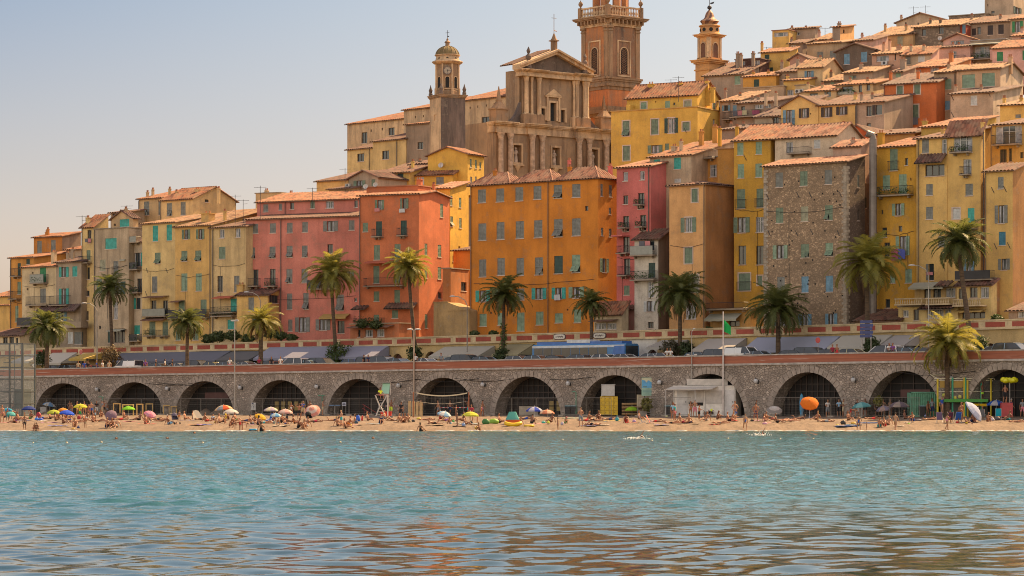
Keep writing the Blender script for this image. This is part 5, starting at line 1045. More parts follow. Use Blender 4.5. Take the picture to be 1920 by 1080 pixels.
for fc,L in((fr,W_),(sd,D)):
 n=9
 for i in range(n):u=-0.2+(L+0.4-0.22)*i/(n-1);mb.box(fc.at(u,zc_-0.55,0.28),fc.d*0.22,fc.n*0.55,(0,0,0.55))
mb.build('corbel',st_b,e)
mb=MB();z=cornice(mb,W_,D,zc_,[(0.16,0.8),(0.2,1.0),(0.12,1.1)]);mb.build('cornice',st_b,e)
zbal=T(30)
for fc,L in((fr,W_),(sd,D)):
 q=MB();q.box(fc.at(-0.2,z,0.05),fc.d*(L+0.4),fc.n*0.25,(0,0,0.3));q.box(fc.at(-0.2,zbal-0.2,0.02),fc.d*(L+0.4),fc.n*0.32,(0,0,0.22))
 n=int(L/0.33)
 for i in range(n+1):q.lathe([(0.07,0),(0.13,(zbal-z)*0.25),(0.05,(zbal-z)*0.5),(0.08,zbal-z-0.5)],6,fc.at(L*i/n,z+0.3,0.17))
 q.build('balustrade',st_l,e)
for x,y in((0,-0),(W_,0),(W_,D),(0,D)):
 q=MB();ox_,oy_=(-.15 if x==0 else.15),(-.15 if y==0 else.15)
 q.cbox((x+ox_,y+oy_,z),0.6,0.6,zbal-z+0.1);q.lathe([(0.15,0),(0.12,0.2),(0.32,0.45),(0.36,0.65),(0.25,0.9),(0.1,1.0),(0.06,1.2)],10,(x+ox_,y+oy_,zbal+0.1));q.build('finial',st_b,e)
mb=MB();cx,cy=W_/2,D/2;r0=W_*0.40
for i in range(8):
 a=i*math.pi/4+math.pi/8;mb.cbox((cx+r0*math.cos(a),cy+r0*math.sin(a),z),0.8,0.8,6.0,0,a)
mb.lathe([(r0,0),(r0,1.4)],8,(cx,cy,z),ph=math.pi/8);mb.lathe([(r0*1.05,0),(r0*1.3,0.4),(r0*1.3,0.6),(r0*1.0,1.0),(r0*0.8,2.6),(0.3,4.2)],8,(cx,cy,z+6),ph=math.pi/8);mb.build('upper_lantern',st_o,e)
base,W_,D,zz=tower_frame('H',118,205,300,270,425,-45)
zb=30.0;e=empty('bell_turret',(base.x,base.y,zb),R(-45));tag(e,'slender orange bell turret with a striped onion roof and weather vane','bell turret')
fr=Face((0,0,0),(1,0,0),(0,-1,0),I4);sd=Face((W_,0,0),(0,1,0),(1,0,0),I4);T=lambda y:zz(y)-zb
so_m=plaster((0.62,0.33,0.13),0.5,(0.3,0.18,0.1));mb=MB();o_=0.25
mb.box((-o_,-o_,0),(W_+2*o_,0,0),(0,D+2*o_,0),(0,0,T(490)));mb.build('base',so_m,e)
mb=MB();cornice(mb,W_,D,T(492),[(0.2,0.45),(0.25,0.7),(0.15,0.85),(0.3,0.1)]);cornice(mb,W_,D,T(545),[(0.2,0.4)]);mb.build('string_course',so_m,e)
mb=MB();zs,zt=T(470),T(285);mb.box((0,0,zs),(W_,0,0),(0,D,0),(0,0,zt-zs),0);mb.build('shaft',so_m,e)
for fc,L in((fr,W_),(sd,D)):
 q=MB();arch_fill(q,fc,L/2,T(448),T(328),L*0.2,0.02,0);arch_frame(q,fc,L/2,T(448),T(328),L*0.2,0.13,0,0.12,1);q.build('belfry_opening',[plain((0.16,0.08,0.05),0.9,name='belfry_shade'),st_l],e)
 q=MB()
 for u in(0.0,L-0.4):q.box(fc.at(u,zs,0),fc.d*0.4,fc.n*0.1,(0,0,zt-zs))
 q.build('pilaster',st_l,e)
mb=MB();z=cornice(mb,W_,D,zt,[(0.15,0.15),(0.2,0.4),(0.12,0.55)]);mb.build('cornice',so_m,e)
cx,cy=W_/2,D/2;r0=W_*0.66;mb=MB();z1=T(200);mb.lathe([(r0*1.15,0),(r0*1.05,0.25),(r0*0.95,0.3),(r0*0.95,z1-z),(r0*1.1,z1-z+0.05),(r0*1.1,z1-z+0.2),(r0*0.75,z1-z+0.4)],16,(cx,cy,z));mb.build('round_drum',so_m,e)
for i in range(8):
 q=MB();a=i*math.pi/4+0.1;c_=Vector((cx+r0*0.96*math.cos(a),cy+r0*0.96*math.sin(a),(z+z1)/2+0.1));n_=Vector((math.cos(a),math.sin(a),0));d_=Vector((-n_.y,n_.x,0))
 q.add([tuple(c_+n_*0.03+d_*0.28*math.cos(t)+Vector((0,0,0.28*math.sin(t))))for t in[k*math.pi/6 for k in range(12)]],[list(range(12))]);q.build('oculus',dark_m,e)
zd=T(180);hh=T(65)-zd;prof=[(0.72,0),(0.86,0.12),(0.98,0.2),(0.90,0.28),(0.62,0.38),(0.50,0.5),(0.44,0.65),(0.36,0.8),(0.2,0.93),(0.08,1.0)]
mb=MB();pr=[(r_*r0,t*hh)for r_,t in prof];n=24;b=0
for i,(r_,z_)in enumerate(pr):
 for j in range(n):a=2*math.pi*j/n+i*0.13;mb.v.append((cx+r_*math.cos(a),cy+r_*math.sin(a),zd+z_))
for i in range(len(pr)-1):
 for j in range(n):mb.f.append([i*n+j,i*n+(j+1)%n,(i+1)*n+(j+1)%n,(i+1)*n+j]);mb.m.append((j//2)%2)
mb.build('onion_roof',[plain((0.42,0.22,0.11),0.6,name='glazed_tile_ochre'),plain((0.16,0.08,0.06),0.6,name='glazed_tile_dark')],e)
mb=MB();mb.lathe([(0.05,0),(0.3,0.2),(0.34,0.35),(0.25,0.55),(0.05,0.7)],10,(cx,cy,zd+hh));mb.tube([(cx,cy,zd+hh+.5),(cx,cy,zd+hh+2.6)],0.04,5);mb.add([(cx,cy,zd+hh+1.0),(cx+.6,cy+.4,zd+hh+1.2),(cx+.5,cy+.3,zd+hh+0.9),(cx+.2,cy+.1,zd+hh+.8)],[[0,1,2,3]]);mb.build('weather_vane',iron,e)
def statue(mb,p,h,fc):
 prof=[(0.30,0),(0.27,0.25),(0.20,0.5),(0.24,0.62),(0.27,0.74),(0.22,0.80),(0.07,0.84),(0.12,0.89),(0.13,0.94),(0.09,1.0)]
 mb.lathe([(r_*h/1.9,z_*h)for r_,z_ in prof],10,p,sx=1.0,sy=0.8)
 q=Vector(p);s_=h/1.9
 for sg in(-1,1):mb.tube([q+fc.d*(0.22*sg*s_)+Vector((0,0,0.76*h)),q+fc.d*(0.34*sg*s_)+fc.n*0.05+Vector((0,0,0.6*h)),q+fc.d*(0.12*sg*s_)+fc.n*0.22*s_+Vector((0,0,(0.58+0.06*sg)*h))],[0.08*s_,0.07*s_,0.05*s_],6)
 mb.tube([q+fc.d*0.1*s_,q+fc.d*0.13*s_+fc.n*0.1+Vector((0,0,0.3*h))],0.09*s_,6)
A_F=38.0;Y0=421.0;ox,oy,sc=CR['D']
base=P(ox+205/sc,250,Y0);zb=22.0;dv=Vector((math.cos(R(A_F)),math.sin(R(A_F)),0))
e=empty('church_facade',(base.x,base.y,zb),R(A_F));tag(e,'baroque church front with two rows of columns, niches with statues and a pediment','church front')
wm=Matrix.Translation((base.x,base.y,zb))@Matrix.Rotation(R(A_F),4,'Z');fc=Face((0,0,0),(1,0,0),(0,-1,0),wm)
def uz(x,y):return fc.hit(ox+x/sc,oy+y/sc)
U=lambda x:uz(x,700)[0]
uA,uB=U(205),U(925);uC=U(580)
zl0,zl1=0.0,uz(uC and 580,800)[1]
zl1=uz(580,815)[1];zl2=uz(580,752)[1]
hl=[(U(325),U(372),uz(348,968)[1],uz(348,865)[1]),(U(555),U(600),uz(578,985)[1],uz(578,880)[1]),(U(783),U(828),uz(805,1000)[1],uz(805,890)[1])]
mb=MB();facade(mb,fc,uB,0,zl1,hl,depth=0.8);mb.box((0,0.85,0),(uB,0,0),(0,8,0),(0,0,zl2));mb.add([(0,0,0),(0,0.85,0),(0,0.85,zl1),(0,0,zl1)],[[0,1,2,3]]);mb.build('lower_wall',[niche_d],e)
for(a,b,c,d)in hl:
 q=MB();q.add([(a-.1,0.8,c),(b+.1,0.8,c),(b+.1,0.8,d),(a-.1,0.8,d)],[[0,1,2,3]],1);t=0.28
 for x0_,x1_,z0_,z1_ in((a-t,a,c-t,d+t),(b,b+t,c-t,d+t),(a,b,d,d+t),(a,b,c-t,c)):q.box((x0_,-0.16,z0_),(x1_-x0_,0,0),(0,0.15,0),(0,0,z1_-z0_),0)
 q.box((a-t-.1,-0.3,c-t-.2),(b-a+2*t+.2,0,0),(0,0.28,0),(0,0,0.2),0);q.lathe([(0.02,-0.9),(0.5,-0.2),(0.6,0)],8,((a+b)/2,-0.1,c-t-0.2),0,sy=0.4)
 n_o=q.build('niche',[st_l,niche_d],e)
 q=MB();statue(q,((a+b)/2,0.35,c),(d-c)*0.88,fc);q.build('statue',plain((0.60,0.47,0.36),0.8,name='marble',var=0.3),n_o)
for x in(236,293,424,484,705,765,867,905):
 u=U(x);q=MB();hh=zl1;r_=0.42
 q.lathe([(r_*1.3,0),(r_*1.3,0.3),(r_,0.5),(r_*1.03,hh*0.4),(r_*0.86,hh-0.95),(r_*1.0,hh-0.9),(r_*0.9,hh-0.8),(r_*1.35,hh-0.15),(r_*1.45,hh-0.02)],12,(u,-0.62,0));q.build('column',plain((0.56,0.41,0.29),0.85,name='column_stone',var=0.3),e)
for a,b in((225,305),(412,497),(693,778),(855,925)):
 q=MB();q.box((U(a),-0.22,0),(U(b)-U(a),0,0),(0,0.2,0),(0,0,zl1));q.build('pilaster',st_b,e)
def entab(mb,u0,u1,z,h,o,mi=0):
 for hh,oo in((h*0.3,o*0.5),(h*0.35,o*0.42),(h*0.12,o*0.7),(h*0.12,o*1.0),(h*0.11,o*1.15)):mb.box((u0-oo*0.6,-oo-0.02,z),(u1-u0+oo*1.2,0,0),(0,oo+1.2,0),(0,0,hh-0.002),mi);z+=hh
q=MB();zh=zl2-zl1
entab(q,0,uB,zl1,zh,0.45)
for a,b in((222,308),(410,500),(690,780),(852,925)):entab(q,U(a),U(b),zl1+0.01,zh+0.02,1.1)
q.build('entablature',st_l,e)
u0,u1=U(385),U(768);zu1=uz(580,470)[1];zu2=uz(580,430)[1]
hl=[(U(497),U(522),uz(510,716)[1],uz(510,645)[1]),(U(552),U(588),uz(570,720)[1],uz(570,612)[1]),(U(616),U(640),uz(628,728)[1],uz(628,655)[1])]
fu=Face((u0,0.4,0),(1,0,0),(0,-1,0),wm);mb=MB();facade(mb,fu,u1-u0,zl2,zu1,[(a-u0,b-u0,c,d)for a,b,c,d in hl],depth=0.5)
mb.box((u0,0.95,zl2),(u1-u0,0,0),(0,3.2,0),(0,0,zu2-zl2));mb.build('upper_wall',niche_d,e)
for i,(a,b,c,d)in enumerate(hl):
 q=MB();q.add([(a,0.85,c),(b,0.85,c),(b,0.85,d),(a,0.85,d)],[[0,1,2,3]],0);t=0.3
 for k in range(1,3):q.box((lerp(a,b,k/3)-.03,0.78,c),(0.06,0,0),(0,.05,0),(0,0,d-c),1)
 z_=c
 while z_<d:q.box((a,0.76,z_),(b-a,0,0),(0,.05,0),(0,0,0.06),1);z_+=0.55
 for x0_,x1_,z0_,z1_ in((a-t,a,c,d+t),(b,b+t,c,d+t),(a,b,d,d+t)):q.box((x0_,0.2,z0_),(x1_-x0_,0,0),(0,0.19,0),(0,0,z1_-z0_),2)
 if i==1:
  m_=(a+b)/2;g_=1.5;q.box((m_-g_,0.1,d+0.8),(2*g_,0,0),(0,0.28,0),(0,0,0.22),2)
  q.add([(m_-g_,0.05,d+1.02),(m_+g_,0.05,d+1.02),(m_,0.05,d+2.0),(m_-g_,0.38,d+1.02),(m_+g_,0.38,d+1.02),(m_,0.38,d+2.0)],[[0,1,2],[0,2,5,3],[2,1,4,5]],2)
  for sgn in(-1,1):q.box((m_+sgn*1.1-.15,0.15,c-.1),(0.3,0,0),(0,0.22,0),(0,0,d+0.9-c),2)
 q.build('window',[win_gl,iron,st_l],e)
for x in(405,438,481,688,705,752,765):
 u=U(x);q=MB();hh=zu1-zl2;r_=0.34 if x not in(438,688)else 0.22
 q.box((u-.5,-0.25,zl2),(1.0,0,0),(0,0.6,0),(0,0,hh*0.22));q.lathe([(r_*1.2,hh*0.22),(r_,hh*0.25),(r_*0.85,hh-0.8),(r_*1.3,hh-0.15),(r_*1.35,hh-0.02)],12,(u,0.05,zl2));q.build('column',st_l,e)
q=MB();q.box((u0-.3,-0.5,zl2),(U(500)-u0+.3,0,0),(0,0.85,0),(0,0,(zu1-zl2)*0.2));q.build('pedestal',st_b,e);q=MB();q.box((U(690),-0.5,zl2),(u1-U(690)+.2,0,0),(0,0.85,0),(0,0,(zu1-zl2)*0.2));q.build('pedestal',st_b,e)
q=MB();entab(q,u0-.1,u1+.1,zu1,zu2-zu1,0.6);entab(q,u0-.2,U(492),zu1+.01,zu2-zu1+.02,1.0);entab(q,U(690),u1+.2,zu1+.01,zu2-zu1+.02,1.0);q.build('entablature',st_l,e)
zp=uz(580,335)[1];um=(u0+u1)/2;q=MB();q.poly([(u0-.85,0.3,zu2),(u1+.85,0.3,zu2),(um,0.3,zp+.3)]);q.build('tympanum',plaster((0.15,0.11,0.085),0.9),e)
q=MB();ov_=0.9
for sgn,ua in((-1,u0-ov_),(1,u1+ov_)):
 pa,pb=(ua,zu2),(um,zp+0.25)
 for th,o in((0.42,-0.35),(0.28,-0.75)):
  z_=0.0 if th>0.4 else 0.42
  vs=[(pa[0],o,pa[1]+z_),(pb[0],o,pb[1]+z_),(pb[0],o,pb[1]+z_+th),(pa[0],o,pa[1]+z_+th)];vs+=[(x,1.4,z)for x,y,z in vs]
  q.add(vs,[[0,1,2,3],[4,7,6,5],[3,2,6,7],[0,4,5,1],[0,3,7,4]])
q.build('raking_cornice',st_l,e)
roof_obj(e,[((u0-ov_,4.4,zu2+.75),(u0-ov_,1.4,zu2+.75),(um,4.4,zp+1.05),(um,1.4,zp+1.05)),((u1+ov_,1.4,zu2+.75),(u1+ov_,4.4,zu2+.75),(um,1.4,zp+1.05),(um,4.4,zp+1.05))],T_BR)
q=MB();zq=zp+0.9;q.cbox((um,0.4,zq-.4),0.7,0.7,1.7);q.cbox((um,0.4,zq+1.3),1.1,1.1,0.15);q.lathe([(0.55,0),(0.35,0.3),(0.08,1.0)],8,(um,0.4,zq+1.45));q.tube([(um,0.4,zq+2.3),(um,0.4,zq+5.3)],0.045,5);q.tube([(um-.45,0.4,zq+4.7),(um+.45,0.4,zq+4.7)],0.035,5);q.tube([(um,.4,zq+2.9),(um+.5,.4,zq+2.8)],.06,4);q.build('crowning_cross',st_b,e)
def urn(x,y0_,h,y=0.0):
 u,z=uz(x,y0_);q=MB();s_=h/3.0;q.lathe([(0.5*s_,0),(0.4*s_,0.4*s_),(0.15*s_,0.7*s_),(0.15*s_,0.9*s_),(0.42*s_,1.4*s_),(0.4*s_,1.7*s_),(0.14*s_,2.0*s_),(0.3*s_,2.4*s_),(0.02,3.0*s_)],10,(u,y,z));q.build('urn',st_d,e)
urn(416,405,3.1);urn(752,435,2.9)
for x,ybase,ytop in((254,722,512),(880,770,568)):
 u,z=uz(x,ybase);_,z1=uz(x,ytop);H_=z1-z;q=MB();q.cbox((u,0.6,z),2.2,1.6,H_*0.33);q.cbox((u,0.6,z+H_*.33),2.5,1.9,0.18);q.lathe([(1.2,0),(0.8,0.5),(0.45,1.0),(0.5,1.2)],4,(u,0.6,z+H_*.33+.18),ph=math.pi/4)
 q.lathe([(0.42,0),(0.06,H_*0.45)],4,(u,0.6,z+H_*.55),ph=math.pi/4);q.build('obelisk',st_b,e)
for ua,ub,s_ in((U(305),u0,1),(U(860),u1,-1)):
 q=MB();n=10;top=[(lerp(ua,ub,i/n),zl2+0.3+(uz(385,620)[1]-zl2)*(i/n)**2.2)for i in range(n+1)]
 vs=[(x,0.5,zl2-.02)for x,z in top]+[(x,0.5,z)for x,z in top]+[(x,1.2,z)for x,z in top]
 q.add(vs,[[i,i+1,n+2+i,n+1+i]for i in range(n)]+[[n+1+i,n+2+i,2*n+3+i,2*n+2+i]for i in range(n)]);q.build('volute',st_d,e)
def aerial(px,py,Y,h,label,n=5):
 p=P(px,py,Y);e=empty('tv_aerial',p-Vector((0,0,h)));tag(e,label,'aerial','television aerials on the rooftops');q=MB();q.tube([(0,0,-1.0),(0,0,h)],0.03,4)
 q.build('mast',iron,e);q=MB();q.tube([(-0.75,0.2,h*0.93),(0.75,-0.2,h*0.93)],0.02,3)
 for i in range(n):x=-0.7+1.4*i/(n-1);q.tube([(x,-0.27*x-0.35,h*0.93),(x,-0.27*x+0.35,h*0.93)],0.014,3)
 q.tube([(0,0,h*0.7),(0.5,0.3,h*0.74)],0.02,3);q.build('antenna_bars',iron,e)
for a_ in[(154,404,345,2.0,'aerial above the slim yellow house roof'),(238,385,350,1.2,'short aerial on the turquoise penthouse'),(441,365,365,2.6,'round topped aerial right of the long sunlit gable'),(456,374,362,1.9,'forked aerial left of the pink house'),(488,348,352,3.0,'tall aerial over the left end of the pink attic'),(586,352,375,1.6,'aerial over the middle of the pink attic'),(647,315,385,2.2,'aerial by the low brown roof under the church annex'),(1258,148,384,1.8,'aerial on the left of the yellow attic roof'),(1272,143,384,2.4,'thin mast on the yellow attic ridge'),(1532,50,440,2.4,'aerial on the slanting grey rooftop'),(1713,12,455,3.2,'slim green mast on the ridge gable'),(1735,10,456,3.6,'wide aerial on the ridge gable'),(1437,88,428,1.6,'aerial beside the pipe of the yellow hill house'),(1547,52,436,1.7,'second aerial left of the sunlit gable block')]:aerial(*a_)
# ================================================================ palms, bushes
trunk_m,n,b=nm('palm_trunk');b.inputs['Roughness'].default_value=0.95;v=objcoord(n,(1,1,5))
a=mixc(n,ramp(n,ntex(n,1.5,4,0.7,v),0.35,0.65),(0.13,0.085,0.05),(0.05,0.034,0.022));n.links.new(a,b.inputs['Base Color']);bump(n,b,ntex(n,1.5,4,0.7,v),0.06,1.0)
frond_m=leaf((0.06,0.085,0.022),(0.14,0.15,0.035),0.42,'palm_frond');frond_y=leaf((0.14,0.16,0.03),(0.30,0.26,0.045),0.45,'palm_frond_sunlit');dead_m=leaf((0.20,0.12,0.05),(0.13,0.08,0.035),0.3,'dry_frond')  # yellow copy of the fronds paints sunlight into the leaf colour
def frond(mb,ang,el,L,droop,rnd,mi=0,wid=0.5):
 d=Vector((math.cos(ang),math.sin(ang),0));pts=[];n=12;p=Vector((0,0,0));e_=el
 side=Vector((-d.y,d.x,0));tw=rnd.uniform(-0.35,0.35)
 for i in range(n+1):
  pts.append(p.copy());dd=d*math.cos(e_)+Vector((0,0,math.sin(e_)));p=p+dd*(L/n);e_-=droop/n*(0.5+1.1*i/n)
 mb.tube(pts,[0.035*(1-0.8*i/n)for i in range(n+1)],3,mi,caps=False)
 m=34
 for j in range(2,m):
  t=j/m*n;i=min(int(t),n-1);q=pts[i].lerp(pts[i+1],t-i);tg=(pts[i+1]-pts[i]).normalized();up=tg.cross(side).normalized()
  if up.z<0:up=-up
  ln=wid*math.sin(math.pi*min(1,(j/m)**0.7))*1.0+0.12
  for sg in(-1,1):
   o=(side*sg*(0.80+rnd.uniform(-.12,.12))+tg*0.55+up*(0.30+tw*sg)+Vector((0,0,-0.25-0.4*(j/m)))+Vector((rnd.gauss(0,.07),rnd.gauss(0,.07),rnd.gauss(0,.07)))).normalized()
   e1=q+o*ln;mid=q+o*ln*0.5+up*0.02;w_=tg*0.034
   mb.add([q-w_,q+w_,mid+w_,e1,mid-w_],[[0,1,2,3,4]],mi)
def palm_mesh(seed,L,nf,spread=1.0):
 rnd=random.Random(seed);mb=MB()
 for i in range(nf):
  t=i/nf;ang=i*2.39996+rnd.uniform(-.2,.2);el=R(lerp(84,-30,t**0.8))*spread+rnd.uniform(-.1,.1)
  dr=lerp(1.25,1.7,t)+rnd.uniform(-.25,.45);frond(mb,ang,el,L*rnd.uniform(0.85,1.08)*(0.85+0.15*math.sin(math.pi*t)),dr,rnd)
 return mb
PM={}
def palm(px,py,pyb,rad,k,label,kind=0,lean=(0,0),yellow=False,ivy=False,base_z=None,tw=0.21):
 Yt=Yk(px,k);top=P(px,py,Yt);bx=px+lean[0];pb=P(bx,pyb,Yk(bx,k))
 zb=base_z if base_z is not None else zroad(s_of(px,k))
 e=empty('palm_tree',(pb.x,pb.y,zb));tag(e,label,'palm tree','palm trees along the seafront road')
 ctr=Vector((top.x-pb.x,top.y-pb.y,top.z-zb));n=10;mb=MB();pts=[];rr=[]
 for i in range(n+1):
  t=i/n;x=t*t*(3-2*t)*0.6+t*0.4;pts.append(Vector((ctr.x*x,ctr.y*x,ctr.z*t)));rr.append(tw*(1.25-0.35*t+(0.35 if t>0.93 else 0)+(0.25 if t<0.05 else 0)))
 mb.tube(pts,rr,10);tr=mb.build('trunk',trunk_m,e,smooth=True)
 L=rad*Yt/F*1.42;key=(kind,)
 if key not in PM:PM[key]=palm_mesh(11+kind,1.0*2.9,(44,52,36,47)[kind%4])
 src=PM[key];rnd=random.Random(int(px));rz=rnd.uniform(0,6.28);ca,sa=math.cos(rz),math.sin(rz);k_=L/2.9
 c=MB();c.v=[((x*ca-y*sa)*k_+ctr.x,(x*sa+y*ca)*k_+ctr.y,z*k_+ctr.z)for x,y,z in src.v];c.f=src.f;c.m=src.m
 c.build('crown',frond_y if yellow else frond_m,e)
 d=MB()
 for i in range(12 if not yellow else 20):
  a_=rnd.uniform(0,6.28);frond(d,a_,R(rnd.uniform(-60,0)),L*rnd.uniform(.45,.85),1.2,rnd,0,0.22)
 d.v=[(x+ctr.x,y+ctr.y,z+ctr.z-0.1)for x,y,z in d.v];d.build('dry_fronds',dead_m,e)
 if ivy:
  l=MB()
  for i in range(900):
   t=rnd.random()*0.62;a_=rnd.uniform(0,6.28);r_=tw*1.5*rnd.uniform(0.9,1.5);p=Vector((ctr.x*t+r_*math.cos(a_),ctr.y*t+r_*math.sin(a_),ctr.z*t));s_=rnd.uniform(.05,.12)
   d1=Vector((rnd.gauss(0,1),rnd.gauss(0,1),rnd.gauss(0,1))).normalized()*s_;d2=d1.cross(Vector((1,.3,.2))).normalized()*s_*0.7
   l.add([p-d1,p+d2,p+d1,p-d2],[[0,1,2,3]])
  l.build('ivy',leaf((0.03,0.09,0.015),(0.07,0.16,0.03)),e)
 return e
palm(88,613,682,41,2.2,'bushy palm standing beside the glass lift tower, leftmost of all',1,tw=0.26)
palm(206,540,655,37,14.2,'tall thin palm with a small crown in front of the grey-beige house',2,(6,0))
palm(351,605,682,34,3.0,'dark low palm in front of the mustard house',1)
palm(489,602,682,36,2.6,'yellow-green palm right of the left beach lamp mast',2,(0,0),True,tw=0.25)
palm(621,512,655,48,13.8,'tall palm with sunlit fronds in front of the pink house',0,(10,0),True)
palm(766,500,662,40,13.8,'tall leaning palm in front of the terracotta house',3,(15,0),True)
palm(945,552,665,43,13.9,'palm with an ivy covered trunk in front of the big orange house',0,(-2,0),False,True)
palm(1109,568,672,34,13.9,'slim palm standing in front of the blue bus',2,tw=0.2)
palm(1275,550,655,50,13.9,'broad dark palm in front of the tan tower house',1)
palm(1459,578,665,54,12.0,'broad dark palm in front of the left side of the stone tower',3,tw=0.24)
palm(1625,492,650,62,13.0,'big golden sunlit palm at the corner of the stone tower',0,(2,0),True,tw=0.24)
palm(1798,455,655,53,13.5,'tall dark palm leaning in front of the pale yellow house',1,(25,0),tw=0.24)
pp=on_beach(1776,771);palm(1776,640,760,58,-1.5,'large golden palm growing from the beach in front of the sea wall at right',3,(0,0),True,base_z=1.0,tw=0.24)
def leafball(mb,c,rx,rz,n,s0,s1,rnd,lump=0.7):
 for i in range(n):
  u=rnd.uniform(-1,1);a_=rnd.uniform(0,6.28);q=math.sqrt(1-u*u);d=Vector((q*math.cos(a_),q*math.sin(a_),u))
  f_=1+lump*noise.noise(d*2.3+Vector(c));r_=f_*(rnd.random()**0.18);p=Vector((c[0]+d.x*rx*r_,c[1]+d.y*rx*r_,c[2]+d.z*rz*r_));s=rnd.uniform(s0,s1)
  d1=Vector((rnd.gauss(0,1),rnd.gauss(0,1),rnd.gauss(0,1))).normalized()*s;d2=d1.cross(d+Vector((.1,.2,.3))).normalized()*s*0.7
  mb.add([p-d1,p+d2,p+d1,p-d2],[[0,1,2,3]])
def bush(px,py,rpx,k,label,cols=((0.03,0.05,0.015),(0.07,0.10,0.03)),hz=1.0,group='bushes along the road',base=None):
 Y=Yk(px,k);c=P(px,py,Y);r_=rpx*Y/F;zb=base if base is not None else c.z-r_*hz;e=empty('bush',(c.x,c.y,zb));tag(e,label,'bush',group)
 mb=MB();rnd=random.Random(int(px*3));leafball(mb,(0,0,c.z-zb),r_,r_*hz,int(900+r_*900),0.05,0.14,rnd);mb.build('foliage',leaf(*cols),e)
 q=MB();q.tube([(0,0,-0.3),(0.02,0,(c.z-zb)*0.6),(0.1,0.05,c.z-zb)],[0.09,0.06,0.03],6);q.build('stem',trunk_m,e)
for b_ in[(209,667,18,4.0,'round clipped brown-green bush left of the white van',((0.08,0.055,0.025),(0.15,0.10,0.04))),(633,663,20,13.6,'round green bush at the foot of the tall pink house palm',((0.04,0.07,0.015),(0.10,0.14,0.03))),(778,662,13,13.6,'dark bush at the foot of the leaning palm'),(942,668,14,13.4,'dark bush at the foot of the ivy covered palm'),(1102,672,9,12.0,'small dark bush beside the bus'),(1258,655,17,13.5,'brownish bush left of the broad dark palm foot',((0.06,0.06,0.03),(0.12,0.10,0.05))),(1288,655,13,13.5,'loose bush right of the broad dark palm foot'),(1636,650,15,12.0,'round dark bush at the foot of the golden palm'),(1838,648,16,12.5,'dark bush behind the low golden palm'),(80,672,13,2.6,'dark bush at the foot of the leftmost palm'),(88,630,8,17.5,'small dark plant on the terrace at left')]:bush(*b_)
for i,(px,py,r_,lb)in enumerate([(392,628,10,'dark oleander on the terrace under the mustard house'),(412,624,12,'larger dark oleander right of the mustard house door'),(438,622,11,'dark shrub on the terrace under the faded yellow house'),(466,628,10,'shrub at the left of the little yellow house'),(508,618,10,'shrub between the little yellow house and the pink one'),(528,622,9,'shrub below the pink house downpipe'),(548,626,8,'low shrub under the pink house windows'),(680,600,9,'plants on the terracotta terrace corner'),(705,602,9,'plants along the terracotta terrace edge'),(1236,618,8,'shrub beside the whitewashed balcony house'),(1330,612,7,'shrub beside the ochre terrace awning'),(1732,604,6,'shrub at the side of the cream terrace house'),(1870,590,8,'little green tree by the brown side wall'),(890,618,6,'potted plant left of the orange house pots'),(925,618,6,'potted plant in front of the orange house')]):
 bush(px,py+7,r_*1.25,17.0,lb,((0.035,0.055,0.015),(0.10,0.13,0.04)),hz=0.6,group='shrubs on the upper terrace')
